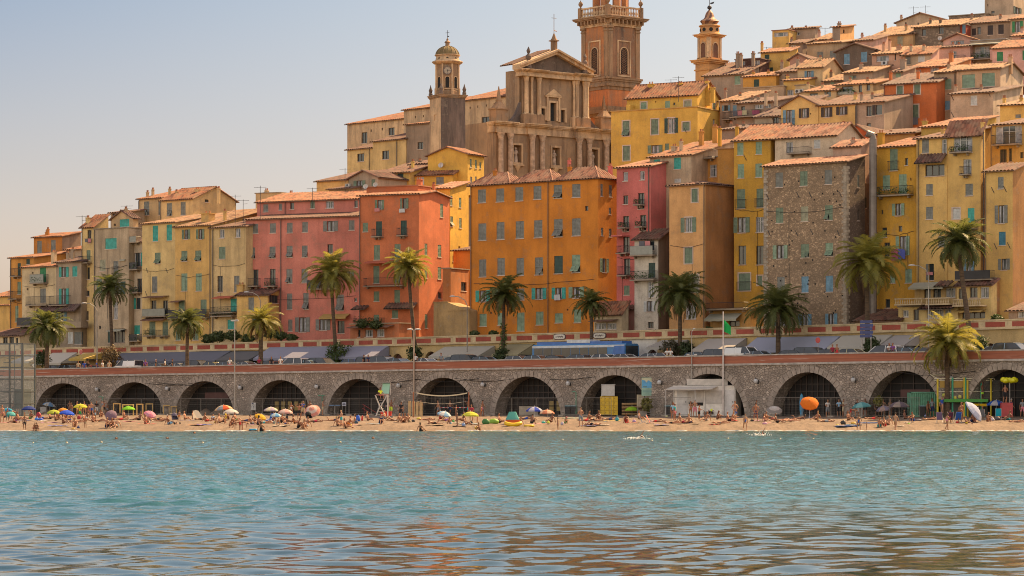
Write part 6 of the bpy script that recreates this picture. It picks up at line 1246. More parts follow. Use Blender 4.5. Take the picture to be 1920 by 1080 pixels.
# ================================================================ vehicles on the road
def car_mesh(kind):
 """profile of a car along x (length), z up; returns body and glass builders"""
 L,H,Wd=dict(hatch=(3.9,1.48,1.7),sedan=(4.4,1.44,1.75),suv=(4.6,1.75,1.85),van=(4.7,1.95,1.9))[kind]
 if kind=='van':low=[(-L/2,.35),(-L/2,1.0),(-L/2+.08,1.25),(L/2-1.15,1.22),(L/2-.15,.95),(L/2,.75),(L/2,.35)];top=[(-L/2+.1,1.25),(-L/2+.2,H-.06),(-L/2+.5,H),(L/2-2.0,H),(L/2-1.75,H-.08),(L/2-1.1,1.22)]
 elif kind=='suv':low=[(-L/2,.4),(-L/2,.95),(-L/2+.05,1.1),(L/2-1.2,1.08),(L/2-.2,.98),(L/2,.8),(L/2,.4)];top=[(-L/2+.08,1.1),(-L/2+.3,H-.1),(-L/2+.6,H),(L/2-2.2,H),(L/2-1.9,H-.08),(L/2-1.15,1.08)]
 elif kind=='sedan':low=[(-L/2,.35),(-L/2,.8),(-L/2+.1,.95),(L/2-1.2,.93),(L/2-.2,.75),(L/2,.6),(L/2,.35)];top=[(-L/2+.55,.95),(-L/2+1.1,H-.08),(-L/2+1.5,H),(L/2-2.3,H),(L/2-1.95,H-.08),(L/2-1.15,.93)]
 else:low=[(-L/2,.35),(-L/2,.8),(-L/2+.05,1.0),(L/2-1.0,.95),(L/2-.15,.75),(L/2,.6),(L/2,.35)];top=[(-L/2+.08,1.0),(-L/2+.45,H-.1),(-L/2+.8,H),(L/2-2.0,H),(L/2-1.7,H-.08),(L/2-.95,.95)]
 body=MB();gl=MB()
 def loft(mb,prof,w0,w1,mi=0,zlo=None,zhi=None):
  zlo=min(z for x,z in prof);zhi=max(z for x,z in prof);n=len(prof)
  for sg in(-1,1):mb.poly([(x,sg*lerp(w0,w1,(z-zlo)/(zhi-zlo))/2,z)for x,z in prof],mi)
  for i in range(n):
   (x0,z0),(x1,z1)=prof[i],prof[(i+1)%n];a_,b_=lerp(w0,w1,(z0-zlo)/(zhi-zlo))/2,lerp(w0,w1,(z1-zlo)/(zhi-zlo))/2
   mb.poly([(x0,-a_,z0),(x1,-b_,z1),(x1,b_,z1),(x0,a_,z0)],mi)
 loft(body,low,Wd,Wd*0.97);loft(gl,top,Wd*0.94,Wd*0.74)
 zr=H-.07;roofp=[(x,z)for x,z in top if z>H-0.2];roofp=[roofp[0]]+roofp[1:]
 body.add([(x,sg*Wd*0.385,z+.015)for x,z in roofp for sg in(-1,1)],[[2*i,2*i+2,2*i+3,2*i+1]for i in range(len(roofp)-1)])
 for xx in(top[0],top[-1]):
  t=[p for p in(top[1]if xx is top[0]else top[-2],)][0]
  for sg in(-1,1):body.tube([(xx[0],sg*Wd*0.47,xx[1]),(t[0],sg*Wd*0.385,t[1]+.02)],0.045,4)
 xm=(top[1][0]+top[-2][0])/2
 for sg in(-1,1):body.tube([(xm,sg*Wd*0.475,top[0][1]-.05),(xm,sg*Wd*0.385,H-.02)],0.05,4)
 if kind=='van':body.add([(-L/2+.1,sg*(Wd*0.47+.005),1.24)for sg in(1,)]+[(0,Wd*.475,1.24),(0,Wd*.39,H-.1),(-L/2+.25,Wd*.39,H-.1)],[[0,1,2,3]]);body.add([(-L/2+.1,-Wd*.475,1.24),(0,-Wd*.475,1.24),(0,-Wd*.39,H-.1),(-L/2+.25,-Wd*.39,H-.1)],[[0,1,2,3]])
 return body,gl,L,Wd,H
tyre_m=plain((0.02,0.02,0.02),0.8,name='tyre_rubber');rim_m=plain((0.4,0.4,0.4),0.35,0.7,name='rim');cgl=glass((0.03,0.035,0.04),0.12)
CARC=dict(white=(0.62,0.62,0.60),silver=(0.38,0.38,0.38),grey=(0.16,0.165,0.17),black=(0.02,0.02,0.022),blue=(0.05,0.12,0.28),lightblue=(0.22,0.34,0.42),red=(0.35,0.03,0.02),sand=(0.38,0.34,0.18),darkgrey=(0.06,0.062,0.065),bluegrey=(0.14,0.20,0.25))
CPR={}
def car(px,kind,col,k,flip,label):
 if kind not in CPR:CPR[kind]=car_mesh(kind)
 body,gl,L,Wd,H=CPR[kind];pm=('carpaint',col)
 if pm not in MC:
  m,n,b=nm('car_paint');b.inputs['Base Color'].default_value=(*CARC[col],1);b.inputs['Roughness'].default_value=0.28;b.inputs['Coat Weight'].default_value=0.6;b.inputs['Metallic'].default_value=0.3 if col not in('white','black','red')else 0;MC[pm]=m
 p=Pk(px,670,k);z=zroad(s_of(px,k));e=empty('car',(p.x,p.y,z),R(-40+(180 if flip else 0)));tag(e,label,'van' if kind=='van' else 'car','vehicles on the seafront road')
 e_b=body.build('body',MC[pm],e);gl.build('windows',cgl,e)
 for sx in(-1,1):
  for sy in(-1,1):
   w_=MB();x0=sx*(L/2-.78);y0=sy*(Wd/2-.1);ring=[];nn=12
   for yy,rr in((y0-.1,.31),(y0+.1,.31)):ring+=[(x0+rr*math.cos(t),yy,.31+rr*math.sin(t))for t in[i*2*math.pi/nn for i in range(nn)]]
   w_.add(ring,[[i,(i+1)%nn,nn+(i+1)%nn,nn+i]for i in range(nn)]+[list(range(nn)),list(range(2*nn-1,nn-1,-1))]);wh=w_.build('wheel',tyre_m,e)
   r_=MB();yy=y0+sy*.105;r_.add([(x0+.19*math.cos(t),yy,.31+.19*math.sin(t))for t in[i*2*math.pi/nn for i in range(nn)]],[list(range(nn))]);r_.build('rim',rim_m,wh)
 for sy in(-1,1):
  h_=MB();h_.box((L/2-.06,sy*Wd*.36-.14,.62),(.08,0,0),(0,.28,0),(0,0,.13));h_.build('headlight',rim_m,e)
  t_=MB();t_.box((-L/2-.02,sy*Wd*.38-.09,.72),(.06,0,0),(0,.18,0),(0,0,.16));t_.build('tail_light',plain((0.4,0.02,0.02),0.3,name='tail_lamp_red'),e)
for c in[(239,'van','white',4.6,1,'white van parked behind the parapet right of the clipped bush'),(134,'hatch','bluegrey',5,0,'blue-grey car below the beige awning left of the bush'),(174,'hatch','red',6.2,0,'dark red car behind the people left of the clipped bush'),(108,'hatch','black',5.6,0,'black car near the leftmost palm'),(303,'hatch','bluegrey',5.2,0,'pale blue car two places right of the white van'),(275,'hatch','grey',5.6,1,'dark grey car just right of the white van'),(340,'sedan','silver',5,0,'silver car by the dark low palm trunk'),(374,'suv','black',4.8,0,'black off-roader right of the dark low palm'),(405,'hatch','sand',4.8,0,'mustard coloured car left of the left lamp mast'),(432,'hatch','bluegrey',5,0,'bluish car right behind the left lamp mast'),(466,'sedan','silver',4.6,0,'silver car just left of the yellow-green palm'),(503,'hatch','darkgrey',5,1,'charcoal car right of the yellow-green palm'),(550,'suv','white',4.6,1,'white off-roader under the long blue-grey awning'),(583,'hatch','lightblue',4.8,0,'light blue car right of the white off-roader'),(608,'suv','black',6.0,0,'black off-roader left of the round green bush'),(668,'hatch','blue',5,0,'blue car right of the round green bush'),(700,'suv','darkgrey',5,0,'charcoal off-roader left of the first shop arch'),(724,'suv','grey',4.8,0,'grey off-roader in front of the first shop arch'),(752,'hatch','lightblue',4.8,0,'pale blue car left of the double headed lamp mast'),(802,'sedan','white',4.8,0,'white estate car right of the double headed lamp mast'),(846,'hatch','lightblue',4.8,1,'light blue car left of the beige framed awning'),(879,'suv','black',4.8,0,'black off-roader under the beige framed awning'),(914,'hatch','bluegrey',4.8,0,'grey-blue car left of the ivy covered palm'),(977,'hatch','silver',4.8,0,'silver car right of the ivy covered palm'),(1012,'hatch','lightblue',4.8,0,'light blue car at the left end of the bus'),(1047,'sedan','darkgrey',4.8,0,'charcoal saloon below the bus windows'),(1080,'hatch','bluegrey',4.8,1,'slate blue car left of the slim palm by the bus'),(1140,'hatch','white',5.0,0,'white car at the right end of the bus'),(1176,'sedan','silver',4.8,0,'silver saloon before the left white arch'),(1216,'sedan','silver',4.6,1,'silver saloon before the right white arch'),(1246,'hatch','silver',4.6,0,'silver hatchback with two pale figures behind it'),(1316,'hatch','bluegrey',4.8,0,'bluish car left of the flag pole'),(1356,'suv','darkgrey',4.8,0,'dark off-roader just behind the flag pole'),(1398,'van','white',4.8,0,'white van right of the flag pole'),(1428,'hatch','bluegrey',4.6,0,'blue-grey car at the left end of the pale blue awning'),(1494,'hatch','darkgrey',4.6,0,'dark car right of the broad palm under the pale blue awning'),(1527,'suv','black',5,0,'black off-roader under the pale blue awning'),(1562,'hatch','black',5,0,'black hatchback near the round red sign'),(1604,'hatch','sand',4.8,0,'dull olive car left of the golden palm bush'),(1655,'suv','white',4.6,1,'white car seen from behind right of the golden palm'),(1682,'suv','black',5.0,0,'black car by the sitting couple at right'),(1708,'hatch','lightblue',4.6,0,'light blue car under the rightmost grey awning'),(1738,'hatch','darkgrey',4.6,0,'charcoal car left of the low golden palm crown'),(1862,'hatch','lightblue',4.2,1,'pale blue car right of the low golden palm crown'),(1904,'suv','bluegrey',4.2,0,'large blue-grey off-roader at the right edge')]:car(*c)
p=Pk(1082,670,11.0);e=empty('bus',(p.x,p.y,zroad(s_of(1082,11.0))),R(-40));tag(e,'long blue and white city bus passing behind the parked cars','bus')
a0,a1=s_of(998,11)-s_of(1082,11),s_of(1172,11)-s_of(1082,11);L=a1-a0;bl=plain((0.04,0.14,0.42),0.35,name='bus_blue');bw=plain((0.55,0.57,0.6),0.35,name='bus_white');lb=plain((0.05,0.19,0.42),0.35,name='bus_light_blue')
q=MB();prof=[(0,.35),(0,2.6),(0.25,2.85),(2.3,2.85),(2.55,2.6),(2.55,.35)]
for i in range(len(prof)-1):(y0,z0),(y1,z1)=prof[i],prof[i+1];q.add([(a0,y0,z0),(a1,y0,z0),(a1,y1,z1),(a0,y1,z1)],[[0,1,2,3]])
q.poly([(a0,y,z)for y,z in prof]);q.poly([(a1,y,z)for y,z in prof]);q.build('body',lb,e)
q=MB();q.box((a0+.4,.35,2.85),(L*0.92,0,0),(0,1.8,0),(0,0,.3));q.build('roof_unit',bl,e)
q=MB();q.box((a0+L*.36,.3,3.0),(L*0.25,0,0),(0,1.9,0),(0,0,.36));q.build('roof_cover',bw,e)
q=MB();q.box((a0+.02,-.02,2.45),(L-.1,0,0),(0,.03,0),(0,0,.26));q.build('roof_stripe',bw,e)
n=8
for i in range(n):q=MB();q.box((a0+.3+i*(L-2.8)/n,-.025,1.15),((L-2.8)/n-.08,0,0),(0,.03,0),(0,0,1.28));q.build('window',cgl,e)
q=MB();q.add([(a1-2.3,-.03,.5),(a1-.05,-.03,.5),(a1-.05,-.03,2.6),(a1-1.5,-.03,2.6)],[[0,1,2,3]]);q.build('side_panel',bl,e)
q=MB();q.box((a1,.15,1.1),(.03,0,0),(0,2.2,0),(0,0,1.5));q.build('windscreen',cgl,e)
for x in(a0+2.2,a1-2.6,a1-3.9):
 w_=MB();w_.add([(x+.45*math.cos(t),yy,.45+.45*math.sin(t))for yy in(-.02,.25)for t in[i*math.pi/8 for i in range(16)]],[list(range(16))]+[[i,(i+1)%16,16+(i+1)%16,16+i]for i in range(16)]);w_.build('wheel',tyre_m,e)
# ================================================================ masts, signs, flag, lift tower
white_m=plain((0.55,0.53,0.50),0.5,name='white_enamel');steel=plain((0.30,0.28,0.26),0.4,0.5,name='galvanised_steel')
def mast(px,ytop,ground,label,heads,r=0.09,mat=None,cat='lamp post',name='lamp_post'):
 Y=ground.y;e=empty(name,ground);tag(e,label,cat);top=P(px,ytop,Y).z-ground.z;q=MB();q.tube([(0,0,0),(0,0,top*0.5),(0,0,top)],[r,r*0.85,r*0.6],8);q.build('pole',mat or steel,e)
 return e,top
e,t=mast(440,600,on_beach(440,779),'tall slim lamp mast on the sand in front of the third arch',1)
q=MB();q.cbox((0,0,t-.15),.9,.3,.16);q.cbox((.25,0,t-.05),.3,.3,.12);q.build('lamp_head',white_m,e)
e,t=mast(776,618,on_beach(776,777),'lamp mast with a double head standing by the volleyball net',2,0.11,plain((0.42,0.32,0.24),0.6,name='cream_pole'))
for sg in(-1,1):q=MB();q.tube([(0,0,t-.1),(sg*.25,0,t)],.04,5);q.lathe([(0.08,0),(0.34,.06),(.3,.16),(.05,.2)],8,(sg*.45,0,t-.05),sy=.5);q.build('lamp_head',white_m,e)
e,t=mast(1297,622,on_beach(1297,775),'camera mast with small cross arms behind the white beach cabin',1,0.07)
q=MB();q.tube([(-.45,0,t*.72),(.45,0,t*.72)],.04,5);q.cbox((-.4,0,t*.72),.3,.2,.14);q.cbox((.4,0,t*.72),.3,.2,.14);q.tube([(0,0,t),(.25,0,t+.35)],.03,4);q.cbox((.25,0,t+.3),.25,.12,.1);q.build('cameras',white_m,e)
for px,ytop,k,lab,dx in((876,572,14.4,'curved street lamp on the road left of the orange house',-1),(182,583,14.6,'curved street lamp on the road left of the tall thin palm',-1),(1741,516,14.5,'curved street lamp in front of the cream terrace house',-1),(488,563,17.0,'curved street lamp left of the little yellow house',-1)):
 g_=Pk(px,660,k);g_.z=zroad(s_of(px,k));e,t=mast(px,ytop,g_,lab,1,0.08);q=MB();q.tube([(0,0,t),(-.3,0,t+.6),(-1.0,.1,t+1.0),(-1.5,.1,t+1.05)],.05,5);q.build('arm',steel,e)
 q=MB();q.lathe([(0.04,0),(0.2,.05),(.16,.15),(.02,.2)],8,(-1.75,.1,t+.97),sx=1.9);q.build('lamp_head',white_m,e)
g_=on_beach(1356,771);e,t=mast(1356,584,g_,'tall white flag pole flying a green beach flag',1,0.10,plain((0.62,0.55,0.5),0.5,name='white_pole'),'flag pole','flag_pole')
q=MB();zt_=P(1356,599,g_.y).z-g_.z;zb_=P(1356,628,g_.y).z-g_.z;L=0.72;pts=[(0.09+L*u/6,0.12*math.sin(u*1.3),lerp(zt_,zt_-0.75,u/6))for u in range(7)];pb=[(0.09+L*u/6,0.12*math.sin(u*1.3+.4),lerp(zb_+.35,zb_,u/6))for u in range(7)]
q.add(pts+pb,[[u,u+1,8+u,7+u]for u in range(6)]);q.build('flag',cloth((0.02,0.42,0.10),0.3),e)
q=MB();q.tube([(0.09,0,t*.1),(0.11,0,t*.97)],.012,3);q.build('halyard',iron,e)
p=Pk(1623,652,6);p.z=zroad(s_of(1623,6));e=empty('road_sign',p,R(-40));tag(e,'tall dark blue direction sign on two posts beside the golden palm','road sign')
q=MB();z0,z1=Pk(1623,633,6).z-p.z,Pk(1623,600,6).z-p.z
for i in range(5):q.box((-.7,0,lerp(z0,z1,i/5)+.02),(1.5+.08*(i%2),0,0),(0,.06,0),(0,0,(z1-z0)/5-.06))
q.build('sign_panel',plain((0.02,0.04,0.16),0.4,name='sign_blue'),e);q=MB();q.tube([(-.5,.1,0),(-.5,.1,z1)],.05,5);q.tube([(.6,.1,0),(.6,.1,z1)],.05,5);q.build('posts',steel,e)
for px,py,k,lab,c in((65,672,1.2,'round no entry style traffic sign near the left parapet end',(0.3,0.05,0.08)),(1534,638,2.6,'small red round traffic sign by the pale blue awning',(0.4,0.04,0.04)),(152,660,2.6,'little cluster of signs on a pole above the clipped bush walkers',(0.4,0.1,0.1))):
 p=Pk(px,675,k);p.z=zroad(s_of(px,k));zz_=Pk(px,py,k).z-p.z;e=empty('traffic_sign',p,R(-40));tag(e,lab,'traffic sign');q=MB();q.tube([(0,0,0),(0,0,zz_)],.03,5);q.build('pole',steel,e)
 q=MB();q.add([(.3*math.cos(t),yy,zz_+.3*math.sin(t))for yy in(-.05,-.03)for t in[i*math.pi/8 for i in range(16)]],[list(range(16)),list(range(31,15,-1))]+[[i,(i+1)%16,16+(i+1)%16,16+i]for i in range(16)]);q.build('sign_disc',plain(c,0.4,name='sign_red'),e)
def parasol_shape(mb,R_,H_,n=8,flaps=True,mi=lambda i:0,dz=0.0):
 rings=[(0.02,H_),(R_*0.35,H_*0.86),(R_*0.7,H_*0.55),(R_,0.0)];b=len(mb.v);m=n*2
 for r_,z in rings:
  for j in range(m):a_=2*math.pi*j/m;k_=1.0 if j%2==0 else 0.955;mb.v.append((r_*k_*math.cos(a_),r_*k_*math.sin(a_),z+dz+(0 if j%2==0 else 0.02*r_)))
 for i in range(len(rings)-1):
  for j in range(m):mb.f.append([b+i*m+j,b+i*m+(j+1)%m,b+(i+1)*m+(j+1)%m,b+(i+1)*m+j]);mb.m.append(mi(j//2,i))
 if flaps:
  o=b+(len(rings)-1)*m;c=len(mb.v)
  for j in range(m):x,y,z=mb.v[o+j];mb.v.append((x*1.005,y*1.005,z-0.11-0.03*(j%2)))
  for j in range(m):mb.f.append([o+j,o+(j+1)%m,c+(j+1)%m,c+j]);mb.m.append(mi(j//2,3))
e=empty('lift_tower',on_beach(10,780));tag(e,'glass and steel lift tower at the left edge of the beach','lift tower');g0=e.location;e.rotation_euler=(0,0,R(-20));Wl=5.2
zt_=P(10,645,g0.y).z-g0.z;q=MB()
for x,y in((-2.8,0),(0.6,0),(2.4,0),(-2.8,3),(0.6,3),(2.4,3)):q.box((x-.09,y-.09,0),(.18,0,0),(0,.18,0),(0,0,zt_))
z=0.0
while z<zt_+.1:
 for y in(0,3):q.box((-2.8,y-.05,z),(5.2,0,0),(0,.1,0),(0,0,.1))
 for x in(-2.8,.6,2.4):q.box((x-.05,0,z),(.1,0,0),(0,3,0),(0,0,.1))
 z+=zt_/6
q.build('frame',plain((0.08,0.09,0.09),0.5,name='dark_green_steel'),e)
m,n,b=nm('tower_glass');b.inputs['Base Color'].default_value=(0.25,0.3,0.3,1);b.inputs['Roughness'].default_value=0.08;b.inputs['Alpha'].default_value=0.35;tgl=m
q=MB();q.add([(-2.7,-.02,.1),(2.3,-.02,.1),(2.3,-.02,zt_),(-2.7,-.02,zt_)],[[0,1,2,3]]);q.add([(2.42,0.1,.1),(2.42,2.9,.1),(2.42,2.9,zt_),(2.42,.1,zt_)],[[0,1,2,3]]);q.build('glazing',tgl,e)
q=MB();q.box((.8,.6,zt_*.1),(1.4,0,0),(0,1.8,0),(0,0,2.4));q.tube([(1.0,.5,0),(1.0,.5,zt_)],.06,4);q.tube([(2.0,.5,0),(2.0,.5,zt_)],.06,4)
for i in range(14):q.box((-2.5+(i%7)*.42,1.0,zt_*(.08+i*.06)),(.42,0,0),(0,1.4,0),(0,0,.08))
q.build('lift_cabin',plain((0.05,0.055,0.055),0.5,name='cabin_grey'),e)
# ================================================================ people: skinned skeletons, one surface each
def body_skel(pose):
 """returns dict joint -> position"""
 J={}
 def limb(root,*segs):
  p=Vector(root);out=[]
  for d,l in segs:p=p+Vector(d).normalized()*l;out.append(p.copy())
  return out
 hip=Vector((0,0,0.93));up=Vector((0,0,1));fwd=Vector((0,-1,0))
 P_=dict(stand=dict(h=(0,0,.93),sp=(0,-.03,1),lg=[((.10,-.02,-1),(.02,.05,-1)),((-.12,.03,-1),(-.02,.08,-1))],ar=[((.25,.02,-1),(.10,-.25,-1)),((-.25,.02,-1),(-.08,-.2,-1))],hd=(0,-.08,1)),hips=dict(h=(0,0,.93),sp=(0,.02,1),lg=[((.14,0,-1),(.03,.05,-1)),((-.14,.0,-1),(-.03,.06,-1))],ar=[((.62,.12,-1),(-.5,-.15,-.75)),((-.62,.12,-1),(.5,-.15,-.75))],hd=(0,-.05,1)),walk=dict(h=(0,0,.90),sp=(.05,-.10,1),lg=[((.05,-.42,-1),(.0,-.02,-1)),((-.05,.30,-1),(-.0,.62,-1))],ar=[((.25,.4,-1),(.1,.1,-1)),((-.25,-.4,-1),(-.1,-.7,-1))],hd=(0,-.12,1)),wave=dict(h=(0,0,.92),sp=(.08,-.04,1),lg=[((.16,-.05,-1),(.02,.05,-1)),((-.18,.1,-1),(-.0,.15,-1))],ar=[((.7,-.2,.55),(.5,-.2,1)),((-.3,-.1,-1),(-.1,-.4,-1))],hd=(.1,-.05,1)),hold=dict(h=(0,0,.93),sp=(0,.0,1),lg=[((.10,0,-1),(.02,.05,-1)),((-.10,.04,-1),(-.02,.05,-1))],ar=[((.3,-.15,-1),(-.35,-.8,.25)),((-.3,-.15,-1),(.35,-.8,.3))],hd=(0,-.3,1)),headhands=dict(h=(0,0,.93),sp=(0,.02,1),lg=[((.12,0,-1),(.02,.05,-1)),((-.12,.02,-1),(-.02,.05,-1))],ar=[((1,.0,.45),(-.65,0,.6)),((-1,.0,.45),(.65,0,.6))],hd=(0,-.02,1)),bend=dict(h=(0,.12,.88),sp=(0,-1,-.10),lg=[((.10,-.05,-1),(.02,-.05,-1)),((-.10,.0,-1),(-.02,-.02,-1))],ar=[((.1,-.15,-1),(.0,-.1,-1)),((-.1,-.2,-1),(.0,-.1,-1))],hd=(0,-1,-.5)),sit=dict(h=(0,.0,.12),sp=(0,.22,1),lg=[((.18,-1,.50),(.02,-.75,-.72)),((-.2,-1,.25),(-.02,-1,-.32))],ar=[((.35,.45,-1),(.1,.3,-1)),((-.3,-.5,-.8),(.1,-1,-.1))],hd=(0,-.1,1)),knees=dict(h=(0,.0,.12),sp=(0,-.22,1),lg=[((.10,-.62,.85),(.02,-.30,-1)),((-.12,-.62,.8),(-.02,-.34,-1))],ar=[((.25,-.9,-.5),(-.3,-1,-.2)),((-.25,-.9,-.5),(.3,-1,-.2))],hd=(0,-.35,1)),squat=dict(h=(0,.1,.30),sp=(0,-.55,1),lg=[((.3,-1,.35),(.0,.35,-1)),((-.3,-1,.35),(-.0,.35,-1))],ar=[((.1,-.7,-1),(.0,-.3,-1)),((-.1,-.6,-1),(.0,-.5,-1))],hd=(0,-.5,1)),lie=dict(h=(0,0,.12),sp=(0,1,.02),lg=[((.10,-1,.45),(.02,-1,-.5)),((-.10,-1,-.02),(-.0,-1,-.04))],ar=[((.5,-.8,-.05),(.1,-1,-.05)),((-.6,.3,-.02),(.3,1,.05))],hd=(0,1,.12)),prone=dict(h=(0,0,.12),sp=(0,-1,.30),lg=[((.10,1,-.03),(.02,1,-.02)),((-.10,1,-.03),(-.0,.5,.9))],ar=[((.3,-.5,-1),(-.2,-1,-.05)),((-.3,-.5,-1),(.2,-1,-.05))],hd=(0,-.6,1)),chair=dict(h=(0,.0,.42),sp=(0,.32,1),lg=[((.12,-1,.08),(.02,-.2,-1)),((-.12,-1,.08),(-.02,-.3,-1))],ar=[((.35,-.15,-1),(.0,-1,-.05)),((-.35,-.15,-1),(.0,-1,.1))],hd=(0,-.1,1)),swim=dict(h=(0,.0,-.85),sp=(0,-.05,1),lg=[((.12,0,-1),(.02,.3,-1)),((-.12,0,-1),(-.02,.3,-1))],ar=[((.6,-.5,-.3),(.2,-1,.0)),((-.6,-.5,-.3),(-.2,-1,.0))],hd=(0,.02,1)),crawl=dict(h=(0,.0,-.25),sp=(.1,-1,.35),lg=[((.12,1,-.3),(.02,1,-.1)),((-.12,1,-.3),(-.02,1,-.1))],ar=[((.25,-.2,1.0),(.25,-.5,.9)),((-.6,-.5,-.3),(-.2,-1,.0))],hd=(0,-.8,.6)),)[pose]
 h=Vector(P_['h']);sp=Vector(P_['sp']).normalized();J['pel']=h
 J['waist']=h+sp*.16;J['chest']=h+sp*.36;J['neck0']=h+sp*.50;hd=(Vector(P_['hd']).normalized());J['neck']=J['neck0']+(sp+hd).normalized()*.07
 J['head0']=J['neck']+hd*.07;J['head1']=J['head0']+hd*.10;J['head2']=J['head1']+hd*.07;J['_hd']=hd;J['_sp']=sp
 sx=Vector((1,0,0))
 for sg,lg,ar,nm_ in((1,P_['lg'][0],P_['ar'][0],'R'),(-1,P_['lg'][1],P_['ar'][1],'L')):
  hj=h+sx*sg*.095+Vector((0,0,-.03))*(1 if pose not in('lie','prone')else 0.1);J['hip'+nm_]=hj
  kn=hj+Vector(lg[0]).normalized()*.42;an=kn+Vector(lg[1]).normalized()*.40;J['thigh'+nm_]=hj.lerp(kn,.45);J['knee'+nm_]=kn;J['calf'+nm_]=kn.lerp(an,.3);J['ankle'+nm_]=an
  fd=Vector((0,-1,-.25))if pose not in('lie','prone')else(Vector((sg*.3,-.3,1))if pose=='lie' else Vector((0,1,-.3)))
  J['toe'+nm_]=an+fd.normalized()*.17+Vector((sg*.02,0,-.035 if pose not in('lie','prone')else 0));J['heel'+nm_]=an+Vector((0,.03,-.05))if pose not in('lie','prone')else an
  sh=J['chest'].lerp(J['neck0'],.62)+sx*sg*.175;J['sho'+nm_]=sh;el=sh+Vector(ar[0]).normalized()*.29;wr=el+Vector(ar[1]).normalized()*.25;J['elb'+nm_]=el;J['wri'+nm_]=wr
  fa=Vector(ar[1]).normalized();pl=wr+fa*.085;J['palm'+nm_]=pl;acr=fa.cross(Vector((0,-1,0))if abs(fa.y)<.8 else Vector((0,0,1))).normalized();bendv=fa.cross(acr).normalized()
  for q,(off,ln)in enumerate(((-.032,.068),(-.011,.078),(.011,.073),(.032,.058))):
   J['f%d%s'%(q,nm_)]=pl+acr*off+fa*ln*.5;J['g%d%s'%(q,nm_)]=pl+acr*off*1.05+fa*ln*.85+bendv*ln*.35
  J['t0'+nm_]=wr+fa*.03-acr*.042;J['t1'+nm_]=wr+fa*.07-acr*.065
 return J
RAD=dict(pel=(.145,.11),waist=(.125,.09),chest=(.155,.105),neck0=(.10,.08),neck=(.055,.055),head0=(.072,.082),head1=(.082,.098),head2=(.062,.075),hip=(.09,.09),thigh=(.085,.085),knee=(.056,.056),calf=(.056,.056),ankle=(.036,.036),heel=(.035,.035),toe=(.028,.022),sho=(.055,.055),elb=(.040,.040),wri=(.028,.024),palm=(.036,.018),f=(.010,.010),g=(.008,.008),t0=(.016,.014),t1=(.011,.010))
def rad_of(j):
 if j in RAD:return RAD[j]
 k=j[:-1]
 if k and k[0]in 'fg' and k[1:].isdigit():return RAD[k[0]]
 return RAD[k]
BODY={}
